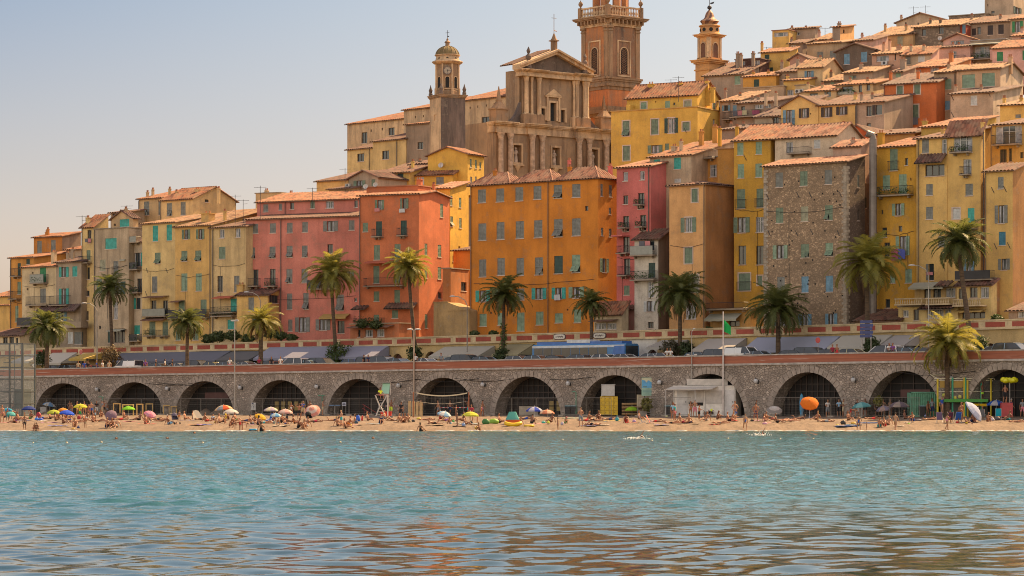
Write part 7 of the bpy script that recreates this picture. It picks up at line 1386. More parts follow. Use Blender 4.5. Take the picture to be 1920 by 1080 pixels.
def make_body(pose):
 J=body_skel(pose);hd,sp=J.pop('_hd'),J.pop('_sp');names=list(J);names.remove('pel');names.insert(0,'pel');ix={n_:i for i,n_ in enumerate(names)}
 ed=[('pel','waist'),('waist','chest'),('chest','neck0'),('neck0','neck'),('neck','head0'),('head0','head1'),('head1','head2')]
 for s_ in 'RL':
  ed+=[('pel','hip'+s_),('hip'+s_,'thigh'+s_),('thigh'+s_,'knee'+s_),('knee'+s_,'calf'+s_),('calf'+s_,'ankle'+s_),('ankle'+s_,'toe'+s_),('ankle'+s_,'heel'+s_),('chest','sho'+s_),('sho'+s_,'elb'+s_),('elb'+s_,'wri'+s_),('wri'+s_,'palm'+s_),('wri'+s_,'t0'+s_),('t0'+s_,'t1'+s_)]
  ed+=[('palm'+s_,'f%d%s'%(q,s_))for q in range(4)]+[('f%d%s'%(q,s_),'g%d%s'%(q,s_))for q in range(4)]
 me=bpy.data.meshes.new('skel');me.from_pydata([J[n_]for n_ in names],[(ix[a],ix[b])for a,b in ed],[]);o=bpy.data.objects.new('skel',me);COL.objects.link(o)
 md=o.modifiers.new('s','SKIN');sv=me.skin_vertices[0].data
 for n_ in names:sv[ix[n_]].radius=rad_of(n_)
 sv[0].use_root=True;md.use_smooth_shade=True;sb=o.modifiers.new('b','SUBSURF');sb.levels=1;sb.render_levels=1
 dg=bpy.context.evaluated_depsgraph_get();dg.update();bm_=bpy.data.meshes.new_from_object(o.evaluated_get(dg));bm_.name='body';bpy.data.objects.remove(o)
 co=[v.co.copy()for v in bm_.vertices];segs=[(a,b,J[a],J[b])for a,b in ed]
 def near(p):
  best,bn=9,None
  for a,b,pa,pb in segs:
   ab=pb-pa;t=max(0,min(1,(p-pa).dot(ab)/max(1e-6,ab.length_squared)));d=(p-(pa+ab*t)).length
   if d<best:best,bn=d,(a,b,t)
  return bn
 reg=[near(c)for c in co];nrm=[v.normal.copy()for v in bm_.vertices];faces=[tuple(p.vertices)for p in bm_.polygons]
 face_dir=(Vector((0,-1,0))-hd*Vector((0,-1,0)).dot(hd));
 face_dir=face_dir.normalized()if face_dir.length>.3 else Vector((0,0,1));side=hd.cross(face_dir).normalized();hc=J['head1']
 bm2=MB();bm2.v=[tuple(c)for c in co];bm2.f=[list(f_)for f_ in faces];bm2.m=[0]*len(faces)
 nb=hc+face_dir*.088;bm2.add([nb+hd*.03,nb+side*.014-hd*.012,nb-side*.014-hd*.012,nb+face_dir*.026-hd*.008],[[0,1,3],[0,3,2],[1,2,3]],0)
 for sg in(-1,1):
  c=hc+side*sg*.082;bm2.add([c+hd*.03,c+hd*.02+side*sg*.02-face_dir*.02,c-hd*.03+side*sg*.012,c+face_dir*.012],[[0,1,2,3],[3,2,1,0]],0)
  c=hc+face_dir*.088+side*sg*.032+hd*.022;bm2.add([c-side*.013,c-hd*.005,c+side*.013,c+hd*.005],[[0,1,2,3]],1)
 c=hc+face_dir*.082-hd*.042;bm2.add([c-side*.022,c-hd*.006,c+side*.022,c+hd*.006],[[0,1,2,3]],2)
 def garment(test,off):
  keep=[f_ for f_ in faces if all(test(reg[i],co[i])for i in f_)];used=sorted(set(i for f_ in keep for i in f_));mp={v:i for i,v in enumerate(used)}
  g_=MB();g_.add([co[i]+nrm[i]*off for i in used],[[mp[i]for i in f_]for f_ in keep]);return g_
 def base_(r):return r[0]
 low=lambda lim:(lambda r,c:(r[0]=='pel' and r[1]in('hipR','hipL'))or(r[0]=='pel' and r[1]=='waist' and r[2]<.55)or(r[0][:3]=='hip')or(lim>1 and r[0][:5]=='thigh' and r[2]<lim-1))
 upr=lambda sl:(lambda r,c:(r[0]in('waist','chest','pel')and r[1]in('chest','neck0','waist'))or(r[0]=='chest' and r[1][:3]=='sho')or(sl and r[0][:3]=='sho' and r[2]<sl))
 bra=lambda r,c:(r[0]=='waist' and r[1]=='chest' and r[2]>.72)or(r[0]=='chest' and r[1]=='neck0' and r[2]<.35)
 suit=lambda r,c:(r[0]in('waist','pel')or(r[0]=='chest' and r[1]=='neck0' and r[2]<.7))and r[1]not in('thighR','thighL')
 brief=lambda r,c:(r[0]=='pel' and r[1]in('hipR','hipL'))or(r[0]=='pel' and r[1]=='waist' and r[2]<.35)
 hair=lambda r,c:(r[0]in('head0','head1')and((c-hc).dot(face_dir)<.035 or(c-hc).dot(hd)>.075)and(c-hc).dot(hd)>-.06)
 long_=lambda r,c:(r[0]in('head0','head1','neck','neck0')and((c-hc).dot(face_dir)<.02 or(c-hc).dot(hd)>.08)and(c-hc).dot(hd)>-.24 and abs((c-hc).dot(side))<.12)
 G_=dict(trunks=garment(low(1.45),.014),shorts=garment(low(1.9),.02),brief=garment(brief,.008),bra=garment(bra,.010),suit=garment(suit,.009),tshirt=garment(upr(.55),.016),hair=garment(hair,.016),longhair=garment(long_,.022))
 BODY[pose]=(bm2,G_,J,hd,face_dir,{})
SKIN=[(0.40,0.19,0.10),(0.30,0.125,0.06),(0.20,0.08,0.04),(0.50,0.27,0.16),(0.13,0.055,0.03)]
HAIRC=dict(b=(0.02,0.013,0.01),n=(0.09,0.05,0.025),l=(0.35,0.24,0.10),g=(0.4,0.38,0.35))
eye_m=plain((0.03,0.02,0.02),0.4,name='eye_dark');lip_m=plain((0.35,0.12,0.09),0.6,name='lips')
CC=dict(k=((0.015,0.015,0.018),'black'),b=((0.03,0.08,0.35),'blue'),r=((0.50,0.03,0.03),'red'),w=((0.62,0.60,0.56),'white'),g=((0.03,0.30,0.08),'green'),y=((0.65,0.50,0.03),'yellow'),l=((0.35,0.65,0.04),'lime'),p=((0.62,0.20,0.25),'pink'),t=((0.03,0.35,0.38),'teal'),n=((0.02,0.03,0.10),'navy'),o=((0.65,0.20,0.03),'orange'),c=((0.45,0.36,0.22),'beige'),v=((0.18,0.06,0.22),'purple'),s=((0.20,0.22,0.24),'grey'),m=((0.30,0.02,0.05),'maroon'),u=((0.25,0.45,0.62),'light blue'),f=((0.75,0.85,0.05),'neon yellow'))
GN=dict(trunks='swim trunks',shorts='shorts',brief='swim briefs',bra='bikini',suit='swimsuit',tshirt='T-shirt')
def inst_mesh(pose,part,mats):
 cache=BODY[pose][5];key=(part,)+tuple(m.name for m in mats)
 if key not in cache:
  mb=BODY[pose][0]if part=='body' else BODY[pose][1][part];o=mb.build(part,mats,None,smooth=True);cache[key]=o.data;bpy.data.objects.remove(o)
 return cache[key]
PEOPLE=[]
def person(px,py,pose,outfit,rot,sk=1,hair='b',scale=1.0,note='',pos=None,label=None):
 if pose not in BODY:make_body(pose)
 p=Vector(pos)if pos is not None else on_beach(px,py)
 if pos is None and pose not in('swim','crawl'):p.z+=0.01
 skm=plain(SKIN[sk],0.55,name='skin',var=-0.05)
 o=bpy.data.objects.new('person',inst_mesh(pose,'body',[skm,eye_m,lip_m]));COL.objects.link(o);o.location=p;o.rotation_euler=(0,0,R(rot));o.scale=(scale,)*3
 words_=[]
 for tok in outfit.split():
  part,c=tok.split(':');col,cw=CC[c];m=cloth(col,0,None,'fabric');g_=bpy.data.objects.new({'bra':'bikini_top','brief':'swim_briefs','suit':'swimsuit','tshirt':'t_shirt','trunks':'swim_trunks'}.get(part,part),inst_mesh(pose,part,[m]));COL.objects.link(g_);g_.parent=o;words_.append(cw+' '+GN[part])
 hp='longhair' if hair.isupper()else 'hair';hm=plain(HAIRC[hair.lower()],0.7,name='hair');h_=bpy.data.objects.new('hair',inst_mesh(pose,hp,[hm]));COL.objects.link(h_);h_.parent=o
 PEOPLE.append((o,px,py,pose,words_,note,scale,label,hair));return o
ER,EL=90,-90
for a_ in[(4,792,'stand','bra:p brief:p',40,0,'L',1),(14,790,'stand','shorts:t',10,1,'l',.75),(21,786,'bend','suit:r',60,0,'N',1),(25,768,'stand','trunks:k',0,1,'n',1),(33,772,'stand','suit:u',180,3,'L',1),(34,788,'sit','bra:k brief:k',60,1,'B',1),(48,782,'bend','trunks:s',100,0,'b',1),(46,806,'stand','trunks:k',20,2,'b',.72),(64,807,'squat','trunks:r',40,1,'b',.7),(71,807,'squat','trunks:s',-30,2,'n',.7),(94,786,'sit','trunks:k',80,1,'n',1),(112,786,'knees','suit:k',-60,1,'B',1),(119,794,'sit','suit:k',50,2,'N',1),(131,772,'hips','trunks:m',0,1,'n',1),(131,789,'sit','trunks:b',-40,1,'n',.9),(144,780,'stand','trunks:c',90,1,'n',1),(150,784,'stand','tshirt:y shorts:g',-20,1,'b',.8),(158,780,'hips','suit:o',0,0,'N',1),(166,783,'stand','bra:r brief:r',20,1,'b',.85),(171,780,'hold','trunks:b',180,0,'b',1),(181,778,'hold','tshirt:k shorts:w',30,1,'l',1),(192,779,'stand','tshirt:s shorts:c',-60,3,'g',1.02),(195,778,'headhands','trunks:k',160,1,'n',1),(201,771,'stand','trunks:s',0,1,'n',.8),(139,801,'knees','bra:k brief:k',20,0,'N',1),(160,802,'stand','trunks:c',40,1,'b',.55),(158,790,'sit','trunks:r',70,1,'b',1),(175,792,'sit','bra:k brief:k',30,1,'N',1),(186,791,'lie','bra:o brief:o',100,2,'n',1),(200,802,'knees','trunks:n',30,0,'g',1.05),(210,802,'knees','trunks:k',10,1,'g',1),(219,802,'sit','suit:t',-20,3,'l',1),(283,790,'knees','bra:k brief:k',-60,0,'N',1),(273,795,'sit','suit:r',30,1,'B',1),(295,788,'lie','trunks:k',90,1,'n',1),(316,796,'sit','shorts:u',110,1,'g',1.02),(347,787,'sit','bra:w brief:w',60,0,'l',1),(363,786,'sit','trunks:n',70,1,'b',1),(386,791,'sit','trunks:r',120,1,'n',1),(398,790,'knees','tshirt:u shorts:n',40,0,'b',.8),(412,793,'sit','bra:v brief:v',60,0,'N',1),(423,792,'hold','tshirt:y trunks:y',70,1,'l',.6),(419,794,'squat','trunks:k',90,1,'n',.7),(434,796,'knees','trunks:n',80,1,'g',1),(432,802,'squat','bra:r brief:r',40,1,'n',.8),(448,807,'bend','trunks:r',-70,1,'n',.85),(456,806,'bend','bra:p brief:p',90,0,'N',.8),(471,796,'sit','trunks:s',110,0,'b',1),(484,797,'knees','suit:k',160,1,'B',1),(490,809,'sit','suit:k',170,1,'N',1),(527,793,'knees','trunks:k',60,1,'n',1),(521,797,'squat','trunks:u',20,0,'n',.7),(546,781,'hips','suit:w',0,1,'L',.9),(561,786,'headhands','trunks:k',180,1,'b',.95),(568,781,'hold','tshirt:b shorts:c',40,1,'g',1.02),(605,779,'hold','trunks:c',110,0,'b',1.02),(581,780,'stand','trunks:k',0,2,'b',1),(559,803,'knees','trunks:k',70,2,'b',1.05),(569,804,'knees','bra:w brief:w',40,0,'N',1),(552,795,'sit','suit:o',100,1,'N',1),(640,799,'hold','trunks:t',-60,3,'l',.85),(633,799,'sit','bra:k brief:k',120,0,'L',1),(648,803,'sit','suit:k',80,1,'N',1),(655,797,'sit','trunks:o',-80,1,'n',1),(664,794,'sit','bra:y brief:y',-100,0,'N',1),(713,795,'knees','tshirt:n shorts:n',30,0,'b',1),(722,786,'sit','trunks:s',60,0,'g',1),(733,779,'wave','shorts:f',-30,1,'n',1.05),(752,785,'stand','tshirt:k shorts:k',160,1,'b',1.05),(746,792,'knees','trunks:c',70,0,'n',1),(758,792,'sit','bra:n brief:n',-40,1,'N',1),(768,792,'knees','trunks:c',-60,0,'n',1),(789,780,'hold','shorts:k',20,0,'l',1.02),(822,780,'walk','trunks:s',-80,0,'n',1.02),(844,779,'walk','trunks:n',150,1,'n',1.02),(855,782,'stand','bra:r brief:r',90,1,'N',.75),(878,779,'wave','trunks:t',-120,1,'n',.95),(904,780,'walk','trunks:p',100,1,'b',1.05),(902,781,'stand','bra:o brief:o',70,1,'n',.7),(836,790,'lie','trunks:v',80,1,'b',1),(813,795,'prone','trunks:k',-80,1,'b',.9),(857,799,'stand','bra:k brief:k',-90,4,'B',.85),(868,790,'sit','bra:w brief:w',-80,1,'N',1),(884,790,'stand','tshirt:m shorts:k',0,0,'n',.95),(893,793,'bend','suit:p',-90,0,'g',.95),(789,809,'sit','suit:k',150,1,'N',.9),(899,807,'knees','suit:k',-40,1,'B',.8),(966,790,'sit','trunks:r',40,1,'n',.8),(975,796,'sit','suit:v',-60,1,'B',.85),(997,794,'knees','trunks:k',150,2,'b',1),(1046,808,'stand','bra:p brief:p',-80,1,'N',.72),(1089,800,'hold','shorts:s',200,0,'n',1.05),(1102,788,'knees','suit:r',100,1,'N',1),(1098,790,'lie','trunks:r',90,1,'n',1),(1116,790,'prone','suit:k',-90,1,'B',1),(1112,798,'lie','trunks:k',-80,1,'b',1),(1175,793,'knees','shorts:r',-20,2,'b',1.02),(1262,787,'stand','tshirt:u brief:n',0,1,'N',1),(1265,788,'stand','tshirt:t trunks:p',60,1,'n',.95),(1295,782,'stand','bra:o brief:o',30,0,'N',.95),(1303,782,'hold','shorts:p',180,0,'g',1.05),(1311,787,'hold','trunks:k',60,1,'b',.85),(1323,777,'chair','tshirt:f shorts:k',0,1,'b',1),(1334,777,'chair','tshirt:f shorts:k',-30,1,'b',1),(1262,795,'lie','suit:k',80,1,'B',1),(1276,792,'sit','bra:t brief:t',100,0,'N',1),(1283,794,'lie','trunks:m',-80,1,'n',1),(1292,794,'sit','shorts:n',160,0,'l',1),(1378,786,'hips','shorts:b',-20,0,'n',1.05),(1366,790,'sit','trunks:k',80,1,'g',1.05),(1352,795,'lie','bra:s brief:s',90,1,'N',1),(1373,788,'knees','suit:w',60,0,'L',.95),(1397,806,'walk','suit:b',10,0,'r' if 0 else 'n',.85),(1417,790,'hips','trunks:n',180,1,'b',1.05),(1434,788,'knees','bra:c brief:c',60,1,'n',.95),(1418,782,'stand','trunks:p',90,1,'n',1),(1434,790,'sit','bra:o brief:o',90,0,'N',.8),(1469,790,'lie','bra:r brief:r',90,0,'L',1),(1484,791,'lie','bra:p brief:p',90,0,'N',1),(1498,787,'prone','bra:p brief:p',90,2,'B',1),(1552,782,'hold','tshirt:w shorts:s',20,0,'L',1.02),(1573,781,'hold','tshirt:u shorts:k',-20,0,'n',1.0),(1581,782,'hold','tshirt:c shorts:c',80,1,'n',1.05),(1597,784,'bend','trunks:r',90,0,'g',.95),(1607,782,'stand','tshirt:k shorts:w',30,1,'b',1.02),(1622,777,'hold','trunks:k',0,2,'n',1.05),(1645,776,'stand','tshirt:w shorts:k',0,1,'b',1),(1656,775,'hips','trunks:s',0,0,'g',1),(1669,776,'stand','bra:k brief:k',20,1,'N',1),(1610,808,'hips','suit:b',170,1,'n',.85),(1625,808,'stand','bra:p brief:p',90,1,'n',.45),(1648,801,'knees','trunks:t',20,1,'n',1),(1659,800,'knees','trunks:r',-40,0,'b',1),(1666,797,'sit','bra:p brief:p',-60,0,'N',1),(1679,807,'walk','brief:c',150,0,'b',.95),(1740,776,'stand','bra:k brief:k',40,1,'B',.9),(1748,777,'stand','tshirt:s shorts:n',-20,1,'b',1.05),(1781,793,'chair','tshirt:m shorts:k',180,1,'b',1),(1776,806,'walk','suit:p',120,1,'N',.9),(1803,788,'hips','bra:o brief:o',30,1,'L',1),(1800,793,'stand','suit:k',10,2,'b',.9),(1821,792,'knees','trunks:n',60,1,'w' if 0 else 'g',1),(1827,791,'sit','trunks:m',-60,1,'n',1),(1841,785,'chair','suit:s',-30,1,'g',1),(1885,774,'walk','tshirt:w shorts:r',20,1,'l',1),(1895,775,'walk','tshirt:n shorts:s',90,0,'g',1.05),(1917,773,'stand','tshirt:s shorts:p',0,1,'N',1),(1887,772,'stand','suit:r',0,1,'n',.85)]:
 person(*a_)
for a_ in[(8,783,'sit','trunks:n',60,1,'b',1),(29,793,'sit','suit:v',-40,2,'N',1),(40,787,'lie','bra:w brief:w',90,1,'N',1),(57,786,'knees','trunks:g',40,2,'b',1),(83,786,'lie','trunks:b',-90,1,'n',1),(105,789,'sit','bra:y brief:y',80,2,'B',1),(123,785,'knees','trunks:o',20,1,'b',1),(134,782,'stand','bra:t brief:t',-40,2,'N',.95),(146,793,'lie','suit:m',90,1,'B',1),(163,786,'sit','trunks:w',-70,2,'n',1),(178,786,'stand','trunks:u',60,2,'b',.7),(188,783,'knees','suit:b',30,1,'N',1),(226,788,'lie','trunks:r',90,2,'b',1),(233,784,'sit','bra:p brief:p',50,1,'L',1),(262,788,'sit','trunks:k',-60,2,'b',1),(303,791,'prone','bra:g brief:g',90,1,'N',1),(336,789,'stand','trunks:o',20,1,'l',.6),(379,788,'lie','suit:k',90,2,'B',1),(404,795,'squat','trunks:y',50,1,'n',.6),(428,787,'knees','bra:b brief:b',-30,2,'N',1),(442,790,'sit','trunks:g',70,1,'g',1),(460,791,'lie','trunks:n',90,1,'b',1),(478,790,'sit','bra:r brief:r',-60,2,'B',1),(498,795,'lie','suit:t',90,1,'N',1),(511,790,'knees','trunks:p',40,2,'b',1),(535,796,'sit','trunks:b',60,1,'b',.7),(545,792,'lie','bra:k brief:k',-90,2,'B',1),(576,800,'sit','trunks:w',-50,1,'n',1),(590,792,'lie','trunks:m',90,2,'n',1),(625,790,'prone','suit:n',90,1,'B',1),(690,789,'sit','bra:u brief:u',60,1,'L',1),(738,790,'lie','suit:w',-90,2,'N',1),(800,789,'lie','bra:k brief:k',90,1,'B',1),(826,786,'sit','trunks:r',40,2,'b',1),(845,796,'knees','trunks:u',-50,1,'n',.8),(872,797,'sit','bra:v brief:v',70,2,'N',1),(937,793,'sit','trunks:k',60,1,'b',1),(985,787,'lie','trunks:b',90,1,'n',1),(1034,792,'sit','bra:w brief:w',-60,2,'B',1),(1060,794,'knees','trunks:g',30,1,'b',.7),(1124,787,'knees','suit:p',-30,2,'L',1),(1143,788,'lie','trunks:n',90,2,'b',1),(1199,787,'sit','bra:k brief:k',50,1,'N',1),(1232,792,'lie','suit:r',90,2,'B',1),(1325,789,'sit','trunks:w',-40,1,'b',1),(1345,787,'knees','bra:t brief:t',60,2,'N',1),(1456,793,'sit','trunks:k',80,2,'b',1),(1532,788,'sit','bra:y brief:y',-50,1,'L',1),(1548,792,'lie','trunks:s',90,2,'n',1),(1591,788,'sit','suit:k',40,1,'B',1),(1636,787,'lie','trunks:r',90,1,'b',1),(1697,786,'sit','bra:w brief:w',50,2,'N',1),(1712,790,'knees','trunks:b',-40,1,'b',1),(1745,788,'lie','bra:o brief:o',90,1,'L',1),(1812,795,'sit','trunks:y',60,2,'n',.8),(1852,791,'knees','suit:m',20,1,'B',1),(1892,788,'sit','trunks:t',-60,2,'b',1),(1908,793,'lie','bra:k brief:k',90,1,'N',1)]:
 person(*a_)
for px,py,pose,rot,hh in((218,824,'swim',20,'b'),(314,824,'swim',-10,'l'),(364,813,'swim',90,'n'),(699,823,'swim',60,'b'),(1187,824,'crawl',60,'b'),(1417,817,'crawl',70,'b')):
 Y=ZC*F/(py-HZ);person(px,py,pose,'trunks:k',rot,1,hh,1.0 if pose=='crawl' else 1.1,pos=(ray(px)*Y,Y,(0.12 if pose=='crawl' else 0.20)))
for px,py,r_ in((1187,824,0.7),(1417,817,.6)):
 Y=ZC*F/(py-HZ);q=MB();rnd=random.Random(int(px))
 for i in range(120):p=Vector((rnd.gauss(0,.35),rnd.gauss(0,.3),abs(rnd.gauss(0,.09))));s_=rnd.uniform(.015,.06);q.lathe([(.3*s_,-s_),(s_,0),(.3*s_,s_)],5,p)
 tag(q.build('water_splash',fm,None,(ray(px)*Y+.3,Y-.2,0.02)),'white splash around the swimmer doing a stroke '+('left of the beach cabin' if px<1300 else 'in front of the cabin'),'splash',kind='stuff')
for px,k,out,lab,rot,hh in((64,.9,'tshirt:w shorts:k','person in a white top at the left end of the parapet',0,'b'),(60,.8,'tshirt:k shorts:k','person in black leaning by the lift tower parapet',40,'b'),(147,1.2,'tshirt:c shorts:k','person in beige behind the parapet left of the blue-shirted pair',0,'n'),(158,1.5,'tshirt:b shorts:n','person in blue on the pavement left of the clipped bush',20,'n'),(165,1.9,'tshirt:k shorts:k','person in black on the pavement beside the red car',0,'b'),(181,1.5,'tshirt:b shorts:b','person in a blue shirt beside the clipped bush',90,'l'),(192,1.3,'tshirt:w shorts:c','pale haired person in white just left of the clipped bush',60,'g'),(205,1.1,'tshirt:c shorts:c','person in beige in front of the clipped bush',180,'n'),(273,1.6,'tshirt:v shorts:k','person in a purple top right of the white van',0,'n'),(292,1.6,'tshirt:k shorts:k','person with a white cap under the long slate awning',90,'g'),(309,1.4,'tshirt:w shorts:k','dark haired person in white under the long slate awning',90,'B'),(323,1.4,'tshirt:k shorts:k','tall person in black under the long slate awning',90,'b'),(431,1.2,'tshirt:w shorts:p','person in white near the left lamp mast top',0,'n'),(486,1.4,'tshirt:m shorts:k','person in dark red beside the yellow-green palm trunk',0,'l'),(509,1.4,'tshirt:k shorts:k','long haired person in black right of the yellow-green palm',0,'B'),(526,1.4,'tshirt:w shorts:w','person in white left of the white off-roader',0,'n'),(682,1.5,'tshirt:k shorts:k','person in black under the right half of the blue-grey awning',60,'b'),(690,1.5,'tshirt:n shorts:n','shorter person beside the one in black under the blue-grey awning',60,'b'),(779,1.3,'tshirt:w shorts:k','person in white by the double headed lamp mast',0,'n'),(827,1.3,'tshirt:s shorts:k','person in grey at the left edge of the framed awning',0,'n'),(1251,1.2,'tshirt:w shorts:c','left of two pale heads above the parapet right of the arches',0,'g'),(1257,1.2,'tshirt:w shorts:c','right of two pale heads above the parapet right of the arches',0,'g'),(1561,1.5,'tshirt:m shorts:k','person in maroon by the small red sign',0,'b'),(1569,1.5,'suit:r shorts:r','person in bright red by the small red sign',20,'n'),(1667,1.0,'tshirt:w shorts:k','person in white of the couple at the parapet by the white car',20,'l'),(1674,1.0,'tshirt:v shorts:k','person in purple of the couple at the parapet by the white car',-20,'b')):
 p=Pk(px,670,k);p.z=zroad(s_of(px,k))+.14;person(px,670,'stand' if px not in(1251,1257,1667,1674)else 'hold',out,rot,1,hh,1.02,pos=p,label=lab)
# ================================================================ beach things
def par_cols(cols):return[cloth(c,0.35,name='parasol_cloth')for c in cols]
LAND=[]
BL,WH,YL=(0.03,0.12,0.55),(0.62,0.60,0.58),(0.55,0.55,0.05)
pole_m=plain((0.55,0.53,0.5),0.4,name='parasol_pole')
def parasol(px,py,wpx,gy,cols,label,phrase,tilt=(0,0),ring=False,flaps=True,pole=True):
 """px,py canopy centre; gy ground pixel; tilt (deg about x toward viewer, deg sideways)"""
 g=on_beach(px,gy);R_=wpx/2*g.y/F;c=P(px,py,g.y);e=empty('parasol',g);tag(e,label,'parasol','parasols on the beach')
 H_=R_*0.45;ht=c.z-g.z;q=MB();fn=(lambda j,i:i%len(cols))if ring else(lambda j,i:j%len(cols));parasol_shape(q,R_,H_,8,flaps,fn,dz=-H_*0.5)
 M=Matrix.Rotation(R(tilt[1]),4,'Y')@Matrix.Rotation(R(tilt[0]),4,'X');q.v=[tuple((M@Vector(v))+Vector((0,0,ht)))for v in q.v];q.build('canopy',par_cols(cols),e)
 r_=MB();ax=M@Vector((0,0,1))
 for j in range(8):a_=j*math.pi/4;r_.tube([(M@Vector((0,0,H_*.3)))+Vector((0,0,ht)),(M@Vector((R_*.98*math.cos(a_),R_*.98*math.sin(a_),-H_*.5)))+Vector((0,0,ht))],.008,3)
 r_.build('ribs',pole_m,e)
 top=Vector((0,0,ht))+ax*H_*.55;q=MB();q.tube([(0,0,0),Vector((0,0,max(0.1,ht*.55)))if abs(tilt[0])+abs(tilt[1])>5 else Vector((0,0,ht*.5)),top],.02,6);q.lathe([(.03,0),(.04,.04),(.005,.08)],6,top);q.build('pole',pole_m,e);LAND.append((px,phrase))
for a_ in[(14,767,21,786,[(0.02,0.10,0.30),(0.02,0.28,0.42)],'dark blue and turquoise striped parasol at the far left','the striped blue parasol at the far left'),(22,774,18,790,[(0.10,0.42,0.42)],'small pale turquoise parasol below the striped blue one','the small turquoise parasol',(10,15)),(54,764,27,783,[(0.015,0.04,0.22)],'navy blue parasol right of the lift tower','the navy parasol',(0,0)),(93,757,25,776,[(0.15,0.32,0.55),(0.55,0.56,0.55)],'blue and white striped parasol high by the fence','the blue and white parasol by the fence',(0,12)),(101,771,26,788,[(0.38,0.44,0.05)],'olive green parasol beside a royal blue one','the olive parasol'),(118,767,20,784,[(0.62,0.26,0.03)],'orange parasol half hidden behind the royal blue one','the half hidden orange parasol'),(126,772,29,793,[(0.015,0.09,0.62)],'royal blue parasol in front of the orange one','the royal blue parasol',(0,6)),(151,760,27,781,[YL],'lime yellow parasol in front of the first arch pier','the lime yellow parasol at left'),(208,777,23,788,[(0.22,0.15,0.20)],'mauve parasol tipped on its side toward the sea','the tipped mauve parasol',(55,0),False,True),(241,764,25,781,[(0.22,0.58,0.03)],'bright lime green parasol among the timber frames','the lime green parasol'),(282,774,24,792,[(0.60,0.22,0.32),(0.55,0.30,0.38)],'pink parasol tilted to the right near the timber frames','the tilted pink parasol',(20,18)),(419,763,34,781,[(0.60,0.10,0.03),(0.60,0.45,0.25),(0.25,0.30,0.35)],'red and multicolour striped parasol by the third arch','the red striped parasol',(0,-6)),(433,770,29,789,[(0.60,0.58,0.54)],'off-white parasol in front of the multicolour striped one','the off-white parasol'),(489,779,22,793,[(0.66,0.38,0.02)],'golden yellow parasol tilted beside a blue one','the golden yellow parasol',(15,20)),(508,766,27,783,[(0.42,0.36,0.46),(0.58,0.56,0.42)],'lavender and cream parasol near the help notice','the lavender and cream parasol'),(517,777,22,792,[(0.12,0.35,0.60),(0.45,0.55,0.6)],'sky blue patterned parasol between golden and pink ones','the sky blue parasol'),(535,770,28,790,[(0.58,0.34,0.32),(0.6,0.48,0.44)],'pale pink parasol with white bands','the pale pink parasol'),(585,768,31,783,[(0.60,0.27,0.22),(0.60,0.52,0.46)],'round pink and cream ringed parasol facing the sea','the ringed pink parasol',(46,-10),True),(834,774,27,789,[(0.22,0.42,0.62),(0.58,0.6,0.62)],'light blue and white parasol tilted by the volleyball net','the light blue tilted parasol',(8,14)),(882,775,31,794,[YL,(0.45,0.5,0.06)],'yellow parasol right of the volleyball net','the yellow parasol by the net'),(1002,766,31,787,[(0.02,0.06,0.42),(0.45,0.47,0.58)],'blue and white parasol near the pale hoarding','the blue and white parasol near the hoarding'),(1026,771,28,791,[(0.58,0.42,0.30),(0.5,0.2,0.12)],'beige and brick parasol next to the yellow lockers','the beige parasol'),(1185,765,26,779,[(0.35,0.62,0.03)],'lime parasol between the yellow lockers and the notice board','the lime parasol by the lockers'),(1452,766,30,784,[(0.58,0.56,0.53),(0.52,0.48,0.44),(0.3,0.28,0.26)],'white ringed parasol left of the big orange one','the white ringed parasol',(25,0),True),(1518,753,35,785,[(0.78,0.20,0.015)],'large bright orange parasol facing the sea','the big orange parasol',(44,0)),(1615,758,36,783,[(0.10,0.32,0.34),(0.2,0.45,0.45)],'teal parasol near the tall stone pier','the teal parasol',(0,-6)),(1657,764,30,782,[(0.32,0.28,0.38),(0.52,0.36,0.32)],'grey-lilac parasol left of the brown-mauve one','the lilac parasol',(5,-8)),(1686,757,39,782,[(0.20,0.15,0.20),(0.45,0.36,0.32)],'brown-mauve parasol near the green container','the brown-mauve parasol'),(1830,768,46,792,[(0.42,0.47,0.62)],'pale blue parasol tipped over on edge by the trampolines','the tipped pale blue parasol',(15,52)),(1868,754,36,779,[(0.02,0.10,0.45),(0.45,0.45,0.5)],'blue and white parasol in front of the trampolines','the blue parasol by the trampolines')]:parasol(*a_)
